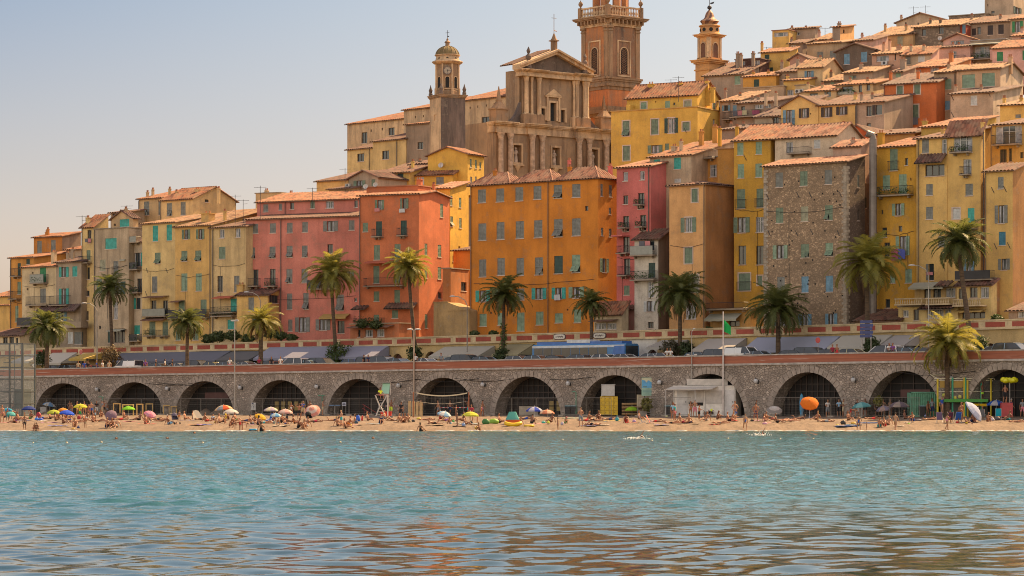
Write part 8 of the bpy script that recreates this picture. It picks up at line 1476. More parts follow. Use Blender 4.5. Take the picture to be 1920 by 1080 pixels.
tw=[(17,793,'p',3.4,'pink'),(44,789,'b',2.6,'dark blue'),(62,785,'w',4,'white'),(92,793,'v',3.6,'purple'),(108,799,'b',3,'blue'),(76,790,'w',2.2,'pale'),(150,789,'y',2.6,'yellow'),(237,787,'w',4.6,'long white'),(243,791,'p',2.6,'pink and white'),(276,796,'r',2.8,'red'),(296,790,'w',2.0,'white'),(350,789,'b',2.2,'blue'),(368,798,'o',2.0,'orange'),(382,797,'b',2.4,'bright blue'),(466,797,'v',2.6,'purple'),(527,799,'w',2.2,'white'),(660,798,'p',3.0,'pink'),(700,796,'u',2.4,'light blue'),(816,798,'c',2.6,'beige'),(845,793,'w',2.6,'pale'),(862,800,'n',2.2,'navy'),(880,796,'u',3,'light blue'),(1014,796,'p',3.2,'pale pink'),(1070,785,'t',3.0,'turquoise'),(1118,791,'u',3.4,'light blue'),(1104,799,'b',2.6,'blue'),(1132,798,'w',2.0,'white'),(1148,790,'y',2.6,'mustard'),(1186,793,'r',2.2,'coral'),(1240,798,'b',2.2,'blue'),(1290,796,'k',3.2,'dark'),(1340,797,'r',1.8,'red'),(1372,790,'r',2.2,'bright red'),(1424,790,'v',2.0,'mauve'),(1436,794,'p',1.6,'pink'),(1478,792,'w',2.8,'pale'),(1516,785,'b',2.0,'navy blue'),(1586,800,'b',3.4,'blue'),(1600,797,'u',2.6,'light blue'),(1637,793,'n',2.6,'dark blue'),(1570,783,'w',1.6,'small white'),(1684,800,'w',1.8,'white'),(1704,793,'w',1.4,'pale'),(1872,787,'u',3.4,'very pale blue')]
for i,(px,py,c,L,cw)in enumerate(tw):
 p=on_beach(px,py);q=MB();rnd=random.Random(i);nx=8;ny=4;Wd=.8
 vs=[((u/nx-.5)*L*.6+rnd.uniform(-.02,.02),(v_/ny-.5)*Wd*1.6,.05+rnd.uniform(0,.04))for v_ in range(ny+1)for u in range(nx+1)]
 q.add(vs,[[j*(nx+1)+u,j*(nx+1)+u+1,(j+1)*(nx+1)+u+1,(j+1)*(nx+1)+u]for j in range(ny)for u in range(nx)]);st=CC[c][0];st2=dk(st,1.6)if max(st)<.4 else dk(st,.5);q.m=[(f_%nx)%2 for f_ in range(len(q.f))]
 o=q.build('beach_towel',[cloth(st,0,None,'towel'),cloth(tuple(min(.7,x)for x in st2),0,None,'towel')],None,p);o.rotation_euler=(0,0,rnd.uniform(-.35,.35));near=min(LAND,key=lambda l:abs(l[0]-px));side='left of' if px<near[0]else 'right of'
 tag(o,'%s towel on the sand %s %s'%(cw,side,near[1]),'towel','towels on the sand')
def blob(px,py,name,label,cat,c,w_,h_,dep=None,group=None,rough=.6):
 """rounded bag, ball or inflatable cushion: a squashed, lumpy shape"""
 p=on_beach(px,py);q=MB();s_=p.y/F;a,b=w_*s_/2,h_*s_;prof=[(a*.75,0),(a*.98,b*.2),(a,b*.45),(a*.85,b*.75),(a*.5,b*.95),(a*.1,b)]
 q.lathe(prof,10,(0,0,0),sy=(dep or.7));q.v=[(x*(1+.12*math.sin(z*31+x*17)),y,z*(1+.08*math.sin(x*23)))for x,y,z in q.v]
 if name=='beach_bag':q.tube([(-a*.5,0,b*.85),(-a*.3,0,b*1.35),(a*.3,0,b*1.35),(a*.5,0,b*.85)],.015,4)
 return tag(q.build(name,plain(c,rough,name='bag_cloth'),None,p,smooth=True),label,cat,group)
for a_ in[(69,788,'beach_bag','blue beach bag behind the maroon backpack','bag',(0.02,0.16,0.55),9,5),(76,789,'beach_bag','large blue bag beside the maroon backpack','bag',(0.02,0.10,0.5),12,5),(72,784,'backpack','maroon backpack lying left of the olive parasol','bag',(0.28,0.01,0.03),10,11),(148,787,'beach_bag','dark red beach bag under the lime yellow parasol','bag',(0.3,0.02,0.03),7,8),(137,805,'sand_toys','yellow and orange sand toys near the kneeling bather','toy',(0.6,0.35,0.05),7,3),(147,803,'beach_bag','dark blue bag right of the yellow sand toys','bag',(0.02,0.03,0.12),6,4),(399,788,'beach_ball','blue and white beach ball by the sand heap','ball',(0.15,0.2,0.5),6,6),(503,790,'cool_box','blue cool box beside the golden yellow parasol','cool box',(0.03,0.12,0.45),9,4),(513,795,'cool_box','teal cool box under the sky blue parasol','cool box',(0.02,0.2,0.25),5,5),(538,790,'backpack','black suitcase standing by the pale pink parasol pole','suitcase',(0.02,0.02,0.025),6,11),(658,799,'sand_toys','yellow ball beside the sunbathing group left of the lifeguard','ball',(0.62,0.42,0.03),4,4),(668,795,'beach_bag','dark bag beside the blue backpack left of the lifeguard chair','bag',(0.03,0.06,0.1),7,7),(671,790,'backpack','bright blue backpack left of the lifeguard chair','bag',(0.02,0.1,0.5),9,12),(679,789,'backpack','red bag next to the bright blue backpack','bag',(0.55,0.04,0.03),4,10),(775,791,'beach_bag','black bag right of the seated group by the lamp mast','bag',(0.02,0.02,0.02),7,4),(785,786,'lilo','small yellow lilo right of the seated group','lilo',(0.6,0.5,0.03),9,3),(850,791,'beach_bag','green bag beneath the light blue tilted parasol','bag',(0.02,0.4,0.1),5,3),(869,799,'beach_bag','crumpled blue and white bag by the yellow parasol','bag',(0.2,0.3,0.5),7,6),(883,794,'beach_bag','dark bag at the yellow parasol pole','bag',(0.02,0.03,0.05),7,4),(893,804,'sand_toys','yellow bucket beside the child in black','bucket',(0.65,0.45,0.02),6,5),(911,796,'air_sofa','dark green air sofa on the sand, left part','air sofa',(0.04,0.16,0.03),14,11),(926,795,'air_sofa','lime green air sofa on the sand, right part','air sofa',(0.2,0.36,0.03),20,10),(947,797,'beach_bag','white bag left of the yellow inflatable boat','bag',(0.55,0.5,0.5),6,6),(1019,794,'beach_bag','turquoise bag under the beige parasol','bag',(0.03,0.35,0.3),8,4),(1028,794,'beach_bag','yellow-green bag under the beige parasol','bag',(0.5,0.55,0.05),6,4),(1054,797,'beach_ball','lilac patterned beach ball right of the little girl','ball',(0.42,0.38,0.48),6,6),(1062,785,'beach_ball','small pink ball beyond the turquoise towel','ball',(0.6,0.1,0.15),4,4),(1157,790,'beach_bag','teal shopping bag beside the mustard mat','bag',(0.02,0.24,0.32),7,8),(1189,792,'beach_bag','lilac bag left of the blue folding recliner','bag',(0.4,0.25,0.42),7,5),(1250,782,'beach_ball','pale yellow ball near the cabin platform','ball',(0.6,0.6,0.3),5,3),(1277,779,'beach_bag','dark red bag on the platform edge of the cabin','bag',(0.2,0.04,0.04),8,3),(1410,790,'beach_bag','black bag left of the person with hands on hips','bag',(0.02,0.02,0.02),7,4),(1434,796,'beach_bag','pink bag right of the person with hands on hips','bag',(0.5,0.25,0.35),10,4),(1449,787,'beach_bag','brown-red bag under the white ringed parasol','bag',(0.35,0.08,0.04),10,4),(1581,796,'cool_box','black tub with a yellow lid on the blue board','tub',(0.02,0.02,0.02),10,8),(1600,795,'sand_toys','yellow and orange toys beside the blue swimsuit girl','toy',(0.65,0.4,0.05),10,4),(1570,798,'beach_bag','yellow cloth left of the black tub','cloth',(0.6,0.5,0.05),7,2),(1722,789,'beach_bag','dark garments heap alone on the sand at right','clothes',(0.1,0.1,0.15),13,3),(1704,795,'sand_toys','flat lime green toy at right','toy',(0.3,0.6,0.05),5,1.5),(1735,776,'beach_bag','small blue and white bag before the green container','bag',(0.3,0.35,0.6),4,4),(1795,793,'beach_bag','bright red bag under the blue folding chair','bag',(0.55,0.03,0.03),8,3),(1860,789,'beach_bag','white bag left of the turquoise folding chair','bag',(0.45,0.42,0.48),10,6),(1870,788,'backpack','patterned black bag under the turquoise folding chair','bag',(0.08,0.07,0.08),12,7),(1881,780,'sand_toys','lime plastic crate near the walking couple','crate',(0.4,0.55,0.03),12,9),(1874,783,'beach_bag','orange bag beside the lime crate','bag',(0.6,0.15,0.02),5,3)]:blob(*a_)
def ring_float(px,py,r_,c,label):
 p=on_beach(px,py);q=MB();s_=r_*p.y/F
 q.tube([(s_*math.cos(t),s_*.8*math.sin(t),s_*.22)for t in[i*math.pi/8 for i in range(17)]],s_*.26,8,caps=False);tag(q.build('swim_ring',plain(c,.3,name='inflatable_vinyl'),None,p,smooth=True),label,'swim ring')
ring_float(475,807,6.5,(0.02,0.28,0.5),'blue swim ring at the edge of the water');ring_float(992,800,8,(0.7,0.48,0.02),'yellow swim ring near the blue and white parasol')
p=on_beach(962,796);e=empty('pop_up_tent',p);tag(e,'small turquoise and orange pop-up tent behind a yellow inflatable','tent');s_=p.y/F
q=MB();q.lathe([(16*s_,3*s_),(14*s_,9*s_)],12,(0,0,0),sy=.6);q.build('side_wall',cloth((0.62,0.13,0.03),.3),e);q=MB();q.lathe([(13*s_,9*s_),(12*s_,12*s_),(9*s_,18*s_),(7*s_,23*s_),(6*s_,24*s_)],12,(-1*s_,0,0),sy=.6);q.build('canopy',cloth((0.12,0.42,0.38),.3),e)
p=on_beach(962,799);q=MB();s_=p.y/F;n=20;q.tube([(14*s_*math.cos(t),-.4+7*s_*math.sin(t),4*s_+1.5*s_*math.cos(2*t))for t in[i*2*math.pi/n for i in range(n+1)]],3.8*s_,8,caps=False);q.cbox((0,-.4,.05),22*s_,9*s_,3*s_);tag(q.build('inflatable_boat',plain((0.75,0.48,0.01),.3,name='yellow_vinyl'),None,p,smooth=True),'bright yellow inflatable boat in front of the pop-up tent','inflatable boat')
def recliner(px,py,c,label,rot,high=False):
 p=on_beach(px,py);e=empty('beach_chair',p,R(rot));tag(e,label,'beach chair');z=.28 if high else.12;q=MB();q.add([(-.27,-.5,z),(.27,-.5,z),(.27,.0,z),(-.27,.0,z),(-.27,-.5,z+.03),(.27,-.5,z+.03),(.27,0,z+.03),(-.27,0,z+.03)],[[0,1,2,3],[4,5,6,7],[0,1,5,4]]);q.build('seat',cloth(c,.15),e)
 q=MB();q.add([(-.27,0,z),(.27,0,z),(.27,.35,z+.72),(-.27,.35,z+.72),(-.27,-.03,z+.02),(.27,-.03,z+.02),(.27,.32,z+.74),(-.27,.32,z+.74)],[[0,1,2,3],[7,6,5,4],[3,2,6,7],[1,2,6,5],[0,3,7,4]]);q.build('backrest',cloth(c,.15),e)
 q=MB()
 for x in(-.28,.28):q.tube([(x,-.5,0),(x,.2,z+.3)],.014,4);q.tube([(x,.3,0),(x,-.4,z+.2),(x,.1,z+.25)],.014,4);q.tube([(x,0,z),(x,.36,z+.76)],.016,4)
 q.build('frame',pole_m,e)
recliner(1204,795,(0.02,0.04,0.30),'dark blue folding recliner on the sand',90);recliner(1218,795,(0.62,0.14,0.10),'coral red folding recliner beside the blue one',80);recliner(506,791,(0.03,0.06,0.35),'blue folding chair beside the sky blue parasol',-60);recliner(1762,793,(0.16,0.12,0.24),'purple-grey folding chair leftmost of the row at right',160,True);recliner(1781,793,(0.08,0.03,0.07),'dark plum folding chair with a person sitting in it',180,True);recliner(1796,793,(0.02,0.10,0.42),'striped blue folding chair in the row at right',190,True);recliner(1872,786,(0.02,0.40,0.52),'bright turquoise folding chair near the right edge',170,True);recliner(1841,787,(0.1,0.1,0.1),'dark folding chair behind the tipped pale blue parasol',0,True)
recliner(1323,777,(0.2,0.2,0.2),'grey chair under the left lifeguard at the cabin',0,True);recliner(1334,777,(0.2,0.2,0.2),'grey chair under the right lifeguard at the cabin',-30,True)
def stroller(px,py,c,label):
 p=on_beach(px,py);e=empty('pushchair',p,R(30));tag(e,label,'pushchair');q=MB();q.add([(-.25,-.2,.5),(.25,-.2,.5),(.25,.25,.45),(-.25,.25,.45),(-.25,.4,.95),(.25,.4,.95)],[[0,1,2,3],[3,2,5,4],[0,3,4],[1,5,2]]);q.build('seat',cloth(c),e)
 q=MB();q.lathe([(.30,0),(.28,.16),(.18,.28),(.02,.33)],8,(0,.25,.8));q.build('hood',cloth(c),e);q=MB()
 for x in(-.26,.26):q.tube([(x,-.4,.12),(x,.2,.6),(x,.75,1.05)],.014,4);q.tube([(x,.45,.12),(x,0,.55)],.014,4)
 q.tube([(-.26,.75,1.05),(.26,.75,1.05)],.016,4);q.build('frame',steel,e)
 for x in(-.28,.28):
  for y in(-.42,.46):w_=MB();w_.add([(xx,y+.12*math.cos(t),.12+.12*math.sin(t))for xx in(x-.02,x+.02)for t in[i*math.pi/5 for i in range(10)]],[list(range(10)),list(range(19,9,-1))]+[[i,(i+1)%10,10+(i+1)%10,10+i]for i in range(10)]);w_.build('wheel',tyre_m,e)
stroller(329,796,(0.10,0.09,0.14),'dark pushchair with a pale hood left of the windbreak');stroller(580,793,(0.02,0.02,0.02),'black pushchair right of the ringed pink parasol')
p=on_beach(370,787);q=MB();q.add([(-.45,0,0),(-.45,0,.95),(-.2,.1,1.0),(.1,.1,.95),(.75,0,0),(.1,-.1,0)],[[0,1,2,3,4,5]]);tag(q.build('windbreak',cloth((0.62,0.56,0.45),.3),None,p),'cream triangular windbreak behind two seated bathers','windbreak')
def board(px,y0,y1,wpx,gy,faces,label,cat='sign',legs=True,depth=.06,name='notice_board',rz=0):
 g=on_beach(px,gy);s_=g.y/F;e=empty(name,g,R(rz));tag(e,label,cat);zt_,zb_=P(px,y0,g.y).z-g.z,P(px,y1,g.y).z-g.z;Wd=wpx*s_;q=MB();q.box((-Wd/2,0,zb_),(Wd,0,0),(0,depth,0),(0,0,zt_-zb_));q.build('panel',plain(faces,.6,name='sign_panel'),e)
 if legs:q=MB();[q.tube([(x,depth,0),(x,depth,zb_+.1)],.035,5)for x in(-Wd*.42,Wd*.42)];q.build('legs',steel,e)
 return e,Wd,zb_,zt_
bk=plain((0.03,0.04,0.12),.6,name='sign_ink')
e,Wd,zb,zt=board(475,755,769,9,778,(0.60,0.58,0.54),'white notice with a large question mark by the fence','notice');h=zt-zb
q=MB();q.tube([(-.08,-.02,zb+h*.62),(-.03,-.02,zb+h*.72),(.08,-.02,zb+h*.70),(.10,-.02,zb+h*.58),(.02,-.02,zb+h*.48),(.01,-.02,zb+h*.36)],.022,4);q.cbox((.01,-.03,zb+h*.24),.045,.02,.045);q.box((-.2,-.015,zb+h*.82),(.22,0,0),(0,.01,0),(0,0,h*.12));q.tube([(-.18,-.02,zb+h*.35),(-.18,-.02,zb+h*.62)],.02,4);q.build('lettering',bk,e)
e,Wd,zb,zt=board(645,754,761,8,777,(0.50,0.52,0.60),'small blue and white sign on a post by the fence','notice');q=MB();q.box((-Wd*.35,-.012,zb+.1),(Wd*.7,0,0),(0,.01,0),(0,0,.08));q.box((-Wd*.3,-.012,zb+.24),(Wd*.6,0,0),(0,.01,0),(0,0,.05));q.build('lettering',bk,e)
board(81,763,777,11,777,(0.42,0.40,0.38),'plain pale panel leaning by the sand heap at left','panel',False)
e,Wd,zb,zt=board(1201,740,762,14,774,(0.55,0.47,0.32),'cream notice board with lines of text beside the map sign','notice board',name='notice_board')
q=MB()
for i in range(9):q.box((-Wd*.4,-.012,lerp(zb+.1,zt-.1,i/8)),(Wd*(.8 if i%3 else.5),0,0),(0,.01,0),(0,0,.025))
q.build('lettering',plain((0.25,0.2,0.15),.7,name='faded_ink'),e)
e,Wd,zb,zt=board(1215,708,742,24,777,(0.30,0.46,0.36),'tall beach information sign with a blue and cream bay map','information sign');h=zt-zb
q=MB();q.box((-Wd*.47,-.012,zb+h*.44),(Wd*.94,0,0),(0,.01,0),(0,0,h*.54));q.build('map',plain((0.10,0.36,0.62),.5,name='map_blue'),e)
q=MB();q.add([(-Wd*.47,-.016,zb+h*.98),(Wd*.47,-.016,zb+h*.98),(Wd*.47,-.016,zb+h*.58),(Wd*.30,-.016,zb+h*.72),(Wd*.05,-.016,zb+h*.86),(-Wd*.15,-.016,zb+h*.72),(-Wd*.22,-.016,zb+h*.84),(-Wd*.47,-.016,zb+h*.88)],[list(range(8))]);q.build('coast',plain((0.50,0.50,0.34),.6,name='map_land'),e)
q=MB();[q.box((-Wd*.4,-.014,zb+h*(.08+.07*i)),(Wd*(.8-.1*(i%2)),0,0),(0,.01,0),(0,0,h*.02))for i in range(5)];q.box((-Wd*.4,-.014,zb+h*.46),(Wd*.3,0,0),(0,.01,0),(0,0,h*.08));q.build('lettering',plain((0.12,0.25,0.28),.6,name='chart_ink'),e)
q=MB();q.cbox((-.55,0,0),.8,.6,.55);q.cbox((.75,0,0),.8,.6,.55);q.build('concrete_feet',plain((0.34,0.30,0.26),.9,name='concrete'),e)
yl=plain((0.72,0.46,0.01),.35,name='locker_yellow');g=on_beach(1142,779);s_=g.y/F;e=empty('locker_cabinet',g);tag(e,'bright yellow bank of lockers with a white box on top','lockers');Wd=33*s_;H_=35*s_
q=MB();q.box((-Wd/2,0,.08),(Wd,0,0),(0,1.0,0),(0,0,H_));q.build('body',plain((0.5,0.3,0.01),.5,name='locker_shadow_gap'),e)
for i in range(4):
 for j in range(4):q=MB();q.box((-Wd/2+.03+i*Wd/4,-.03,.1+j*H_/4),(Wd/4-.05,0,0),(0,.03,0),(0,0,H_/4-.05));d_=q.build('locker_door',yl,e);q=MB();q.cbox((-Wd/2+.1+i*Wd/4,-.045,.1+(j+.5)*H_/4),.04,.03,.08);q.build('handle',iron,d_)
q=MB();zz0=P(1142,742,g.y).z-g.z;zz1=P(1142,722,g.y).z-g.z;q.box((-Wd*.42,.2,zz0),(Wd*.74,0,0),(0,.6,0),(0,0,zz1-zz0));q.tube([(-Wd*.43,.15,zz0-.1),(-Wd*.43,.15,zz1+.05),(Wd*.36,.15,zz1+.05)],.04,4);q.build('top_box',white_m,e)
for px,lab in((1064,'left of the two dark wheeled bins by the green shower'),(1075,'right of the two dark wheeled bins by the green shower'),(1251,'single wheeled bin with a pale blue lid left of the cabin'),(1729,'wheeled bin with a blue lid before the green container')):
 g=on_beach(px,776);e=empty('wheeled_bin',g);tag(e,lab,'bin');q=MB();q.cbox((0,0,.08),.50,.5,.95,taper=1.22);q.build('body',plain((0.035,0.03,0.03),.6,name='bin_brown'),e);q=MB();q.cbox((0,-.02,1.03),.68,.68,.1,taper=.85);q.build('lid',plain((0.16,0.28,0.30),.5,name='bin_lid_blue'),e)
for px,h_,lab in((1080,2.6,'green beach shower post beside two dark bins'),(604,2.3,'pale green shower frame where a bather rinses'),(192,2.2,'pale green shower frame near the first pier')):
 g=on_beach(px,777);e=empty('beach_shower',g);tag(e,lab,'shower');q=MB();q.tube([(0,0,0),(0,0,h_),(-.15,0,h_+.05),(-.5,0,h_)],.05,6);q.cbox((0,0,1.0),.12,.12,.1)
 if px!=1080:q.tube([(.45,0,0),(.45,0,h_),(0,0,h_)],.05,6)
 q.build('pipe',plain((0.10,0.35,0.22),.4,name='shower_green'),e);q=MB();q.cbox((0,-.1,-.1),2.4,1.4,.25);q.build('tray',plain((0.16,0.14,0.12),.9,name='wet_concrete'),e)
g=on_beach(628,777);e=empty('drinking_fountain',g);tag(e,'twin armed blue topped tap stand by the fence','tap stand');q=MB();q.tube([(0,0,0),(0,0,1.15)],.06,6);q.build('post',steel,e);q=MB();q.cbox((-.35,0,1.1),.6,.3,.1);q.cbox((.35,0,1.1),.6,.3,.1);q.build('basin',plain((0.12,0.25,0.45),.4,name='basin_blue'),e)
wood_y=plain((0.62,0.40,0.14),.8,name='raw_timber')
for i,(px,py,w_,h_)in enumerate([(219,779,14,21),(262,779,13,20),(280,776,14,19),(240,781,22,21),(312,776,13,16),(326,776,12,14)]):
 g=on_beach(px,py);s_=g.y/F;q=MB();ww,hh=w_*s_/2,h_*s_;q.box((-ww,-.06,0),(.12,0,0),(0,.12,0),(0,0,hh));q.box((ww-.12,-.06,0),(.12,0,0),(0,.12,0),(0,0,hh-(.15 if i>3 else 0)));q.box((-ww,-.075,hh),(2*ww,0,0),(0,.15,0),(0,0,.13))
 tag(q.build('timber_goal',wood_y,None,g),['yellow timber frame leftmost by the second arch','yellow timber frame right of the lime green parasol','tallest yellow timber frame, behind the pink parasol','wide timber frame standing behind the lime green parasol','low leaning timber frame left of the last one','low square timber frame, rightmost of the set'][i],'timber frame','timber frames by the second arch')
g=on_beach(245,779);q=MB();q.box((-2.6,.3,.15),(5.2,0,0),(0,.8,0),(0,0,.15));[q.box((-2.5+i*1.2,.4,0),(.12,0,0),(0,.5,0),(0,0,.15))for i in range(5)];tag(q.build('timber_platform',plain((0.12,0.09,0.08),.8,name='dark_timber'),None,g),'low dark timber platform under the frames','platform')
for px,w_,h_,lab in((420,70,18,'large grey heap of sand behind the fence by the third pier'),(385,40,12,'smaller sand heap left of the large one'),(85,45,12,'sand heap beside the plain pale panel at left'),(57,26,13,'grey sand heap behind the navy parasol')):
 g=on_beach(px,777);g.y+=.8;s_=g.y/F;q=MB();n=18;rg=7;rnd=random.Random(px)
 for j in range(rg+1):
  for i in range(n):a_=2*math.pi*i/n;r_=(1-j/rg);k_=1+.18*noise.noise((math.cos(a_)*1.5+px,math.sin(a_)*1.5,j*.3));q.v.append((w_*s_/2*r_*k_*math.cos(a_),1.1*r_*k_*math.sin(a_),h_*s_*(1-r_**1.25)*(1+.1*math.sin(i*2.3+j))-.05))
 q.f=[[j*n+i,j*n+(i+1)%n,(j+1)*n+(i+1)%n,(j+1)*n+i]for j in range(rg)for i in range(n)];q.m=[0]*len(q.f);tag(q.build('sand_heap',sm,None,g,smooth=True),lab,'sand heap')
fm_=plain((0.30,0.27,0.23),.5,.4,name='fence_steel');foot_m=plain((0.38,0.32,0.25),.9,name='concrete_foot')
def fence_mb(w_,h_):
 a=MB();a.tube([(0.03,0,.05),(0.03,0,h_),(w_-.03,0,h_),(w_-.03,0,.05)],.022,5);a.tube([(0.03,0,.2),(w_-.03,0,.2)],.018,4);a.tube([(0.03,0,h_*.66),(w_-.03,0,h_*.66)],.012,4)
 return a
def fence_wire(w_,h_):
 a=MB();n=int(w_/.16)
 for i in range(1,n):a.tube([(w_*i/n,0,.2),(w_*i/n,0,h_)],.0035,3,caps=False)
 for i in range(1,7):a.tube([(0.03,0,.2+i*h_/7.6),(w_-.03,0,.2+i*h_/7.6)],.0035,3,caps=False)
 return a
s0=s_of(20,-2.4);s1=s_of(1100,-2.4);FW=3.5;protof=None;prevL=0
def fence_at(s,i):
 p=W(s,-2.4,0);px=960+F*p.x/p.y;z=beach_z(p.x,p.y);e=empty('fence_panel',(p.x,p.y,z),R(-40));near=min(LAND,key=lambda l:abs(l[0]-px));nth=sum(1 for q_ in ARC if q_[0]<px);
 tag(e,'wire fence panel %s arch, %s'%('below' if min(abs(px-q_[0])for q_ in ARC)<45 else 'by the pier beside','ORD from the left'.replace('ORD',('first second third fourth fifth sixth seventh eighth ninth tenth eleventh twelfth thirteenth'.split()+['last']*9)[nth])),'fence panel','wire fence panels along the sea wall');return e
fa,fw_,ff=fence_mb(FW,2.0),fence_wire(FW,2.0),MB();ff.cbox((0,0,-.02),.7,.24,.16);me_f=None;i=0;s=s0;seen_l={}
while s<s_of(1990,-2.4):
 px_=960+F*W(s,-2.4,0).x/W(s,-2.4,0).y
 if not(1112<px_<1180 or 1262<px_<1395 or px_>1725):
  e=fence_at(s,i);seen_l.setdefault(e['label'],[]).append(e)
  if me_f is None:a=fa.build('frame',fm_,e);b_=fw_.build('mesh',fm_,e);c_=ff.build('foot',foot_m,e);me_f=(a.data,b_.data,c_.data)
  else:
   for n_,d_ in zip(('frame','mesh','foot'),me_f):o=bpy.data.objects.new(n_,d_);COL.objects.link(o);o.parent=e
 s+=FW+.02;i+=1
for l_,es in seen_l.items():
 if len(es)>1:
  for j,e in enumerate(es):e['label']=(['left hand ','middle ','right hand ']if len(es)==3 else['left hand ','right hand ']if len(es)==2 else['leftmost ','second ','third ','fourth ','fifth ','sixth '])[j]+l_
g=on_beach(716,783);s_=g.y/F;e=empty('lifeguard_chair',g);tag(e,'tall white lifeguard chair on crossed legs with a blue-green back screen','lifeguard chair')
Z=lambda y:P(716,y,g.y).z-g.z
q=MB()
for y in(0,1.0):
 for x0_,x1_,z0_,z1_ in((-.75,-.25,.0,Z(762)),(-.25,-.75,Z(762),Z(741)),(.45,-.15,0,Z(762)),(-.15,.55,Z(762),Z(741)),(.62,.62,.0,Z(741))):q.tube([(x0_,y,z0_),(x1_,y,z1_)],.045,5)
for i in range(6):q.tube([(-.6+i*.06,0,.3+i*.32),(.35-i*.06,0,.3+i*.32)],.03,4)
q.build('frame',white_m,e);q=MB();q.box((-.65,-.05,Z(741)),(1.3,0,0),(0,1.1,0),(0,0,.08));q.build('seat',plain((0.5,0.3,0.25),.6,name='seat_board'),e)
q=MB();q.add([(-.05,.9,Z(738)),(.75,.9,Z(738)),(.85,.9,Z(718)),(.05,.9,Z(718))],[[0,1,2,3]]);q.build('back_screen',cloth((0.20,0.42,0.42),.3),e);q=MB();q.add([(-.8,.0,Z(717)),(.95,.0,Z(717)),(.95,1.0,Z(717)),(-.8,1.0,Z(717)),(-.8,0,Z(717)+.05),(.95,0,Z(717)+.05),(.95,1.0,Z(717)+.05),(-.8,1,Z(717)+.05)],[[0,1,2,3],[4,5,6,7],[0,1,5,4]]);q.tube([(.9,.9,Z(740)),(.92,.9,Z(717))],.03,4);q.build('roof',white_m,e)
q=MB();q.box((-1.8,-.3,-.1),(3.0,0,0),(0,1.6,0),(0,0,.28));q.build('base',plain((0.20,0.18,0.17),.9,name='base_concrete'),e)
person(712,738,'chair','tshirt:f shorts:r',20,1,'b',1.0,pos=(g.x-.15,g.y+.35,g.z+Z(741)-.36),label='lifeguard in a neon yellow shirt sitting high on the white chair')
p=on_beach(724,782);q=MB();q.cbox((0,0,0),1.1,.8,.55,taper=1.1);q.cbox((0,0,.56),1.25,.9,.06);tag(q.build('storage_box',plain((0.60,0.03,0.02),.4,name='red_plastic'),None,p),'red plastic box at the foot of the lifeguard chair','box')
pa,pb_=on_beach(775,783),on_beach(879,781);e=empty('volleyball_net',pa);tag(e,'sagging volleyball net tape strung between two brown posts','volleyball net');d_=pb_-pa;br=plain((0.35,0.12,0.05),.7,name='rusty_post');h1,h2=P(775,735,pa.y).z-pa.z,P(879,735,pb_.y).z-pa.z
q=MB();q.tube([(0,0,0),(0,0,h1)],.07,6);q.build('post',br,e);q=MB();q.tube([(d_.x,d_.y,d_.z),(d_.x,d_.y,h2)],.07,6);q.build('post',br,e)
q=MB();n=14;up_=[];
for i in range(n+1):t=i/n;up_.append(Vector((d_.x*(.07+.9*t),d_.y*(.07+.9*t),lerp(h1,h2,t)-.05-.55*4*t*(1-t)*.55)))
for a_,b_ in zip(up_,up_[1:]):q.add([a_,b_,b_-Vector((0,0,.13)),a_-Vector((0,0,.13))],[[0,1,2,3]])
q.build('tape',cloth((0.62,0.55,0.38)),e);q=MB();q.tube([u-Vector((0,0,.95))for u in up_],.02,4);q.tube([(0,0,h1),up_[0]],.012,3);q.tube([(d_.x,d_.y,h2),up_[-1]],.012,3)
for i in range(n):q.tube([up_[i]-Vector((0,0,.1)),up_[i]-Vector((0,0,.95))],.004,3)
q.build('net',cloth((0.3,0.28,0.25)),e)
p=on_beach(778,781);q=MB();[q.cbox((-.6+i*.42,.1*(i%2),0),.32,.5,1.75-.05*i,taper=.92)for i in range(4)];tag(q.build('crate_stack',plain((0.50,0.36,0.18),.8,name='cream_crate'),None,p),'stack of tall cream crates around the double lamp mast base','crates')
for px0,px1,y_,lab in((722,752,762,'red and white tape behind the waving bather'),(826,880,765,'red and white tape behind the volleyball players')):
 a,b_=on_beach(px0,778),on_beach(px1,778);zz=P(px0,y_,a.y).z;q=MB();n=14
 for i in range(n):p0,p1=a.lerp(b_,i/n),a.lerp(b_,(i+1)/n);q.add([(p0.x,p0.y,zz),(p1.x,p1.y,zz),(p1.x,p1.y,zz+.10),(p0.x,p0.y,zz+.10)],[[0,1,2,3]],i%2)
 for p0 in(a,b_):q.tube([p0,(p0.x,p0.y,zz+.15)],.02,4,1)
 tag(q.build('barrier_tape',[plain((0.5,0.04,0.05),.5,name='tape_red'),white_m]),lab,'barrier tape')
a=on_beach(689,776);e=empty('red_rails',a);tag(e,'sloping red handrails left of the lifeguard chair','handrail');q=MB();q.tube([(-.6,.2,1.3),(1.0,.2,.3)],.035,5);q.tube([(-.6,.2,.8),(.4,.2,.2)],.035,5);q.tube([(-.4,.2,0),(-.4,.2,1.15)],.03,5);q.build('rails',plain((0.35,0.05,0.04),.5,name='red_steel'),e)
a=on_beach(973,777);q=MB();q.box((0,0,0),(2.9,0,0),(0,.1,0),(0,0,1.05));o=tag(q.build('hoarding',plain((0.42,0.36,0.28),.8,name='hoarding_board'),None,(a.x,a.y+1.0,a.z)),'pale low hoarding behind the blue and white parasol','hoarding')
a=on_beach(1168,777);q=MB();[q.tube([(-.1,.6,.2+i*.35),(3.2,.6,.2+i*.35+.03*i)],.14,8)for i in range(4)];tag(q.build('stacked_planks',plain((0.36,0.22,0.10),.8,name='planks'),None,a),'stacked rolls of brown planks behind the lime parasol','timber')
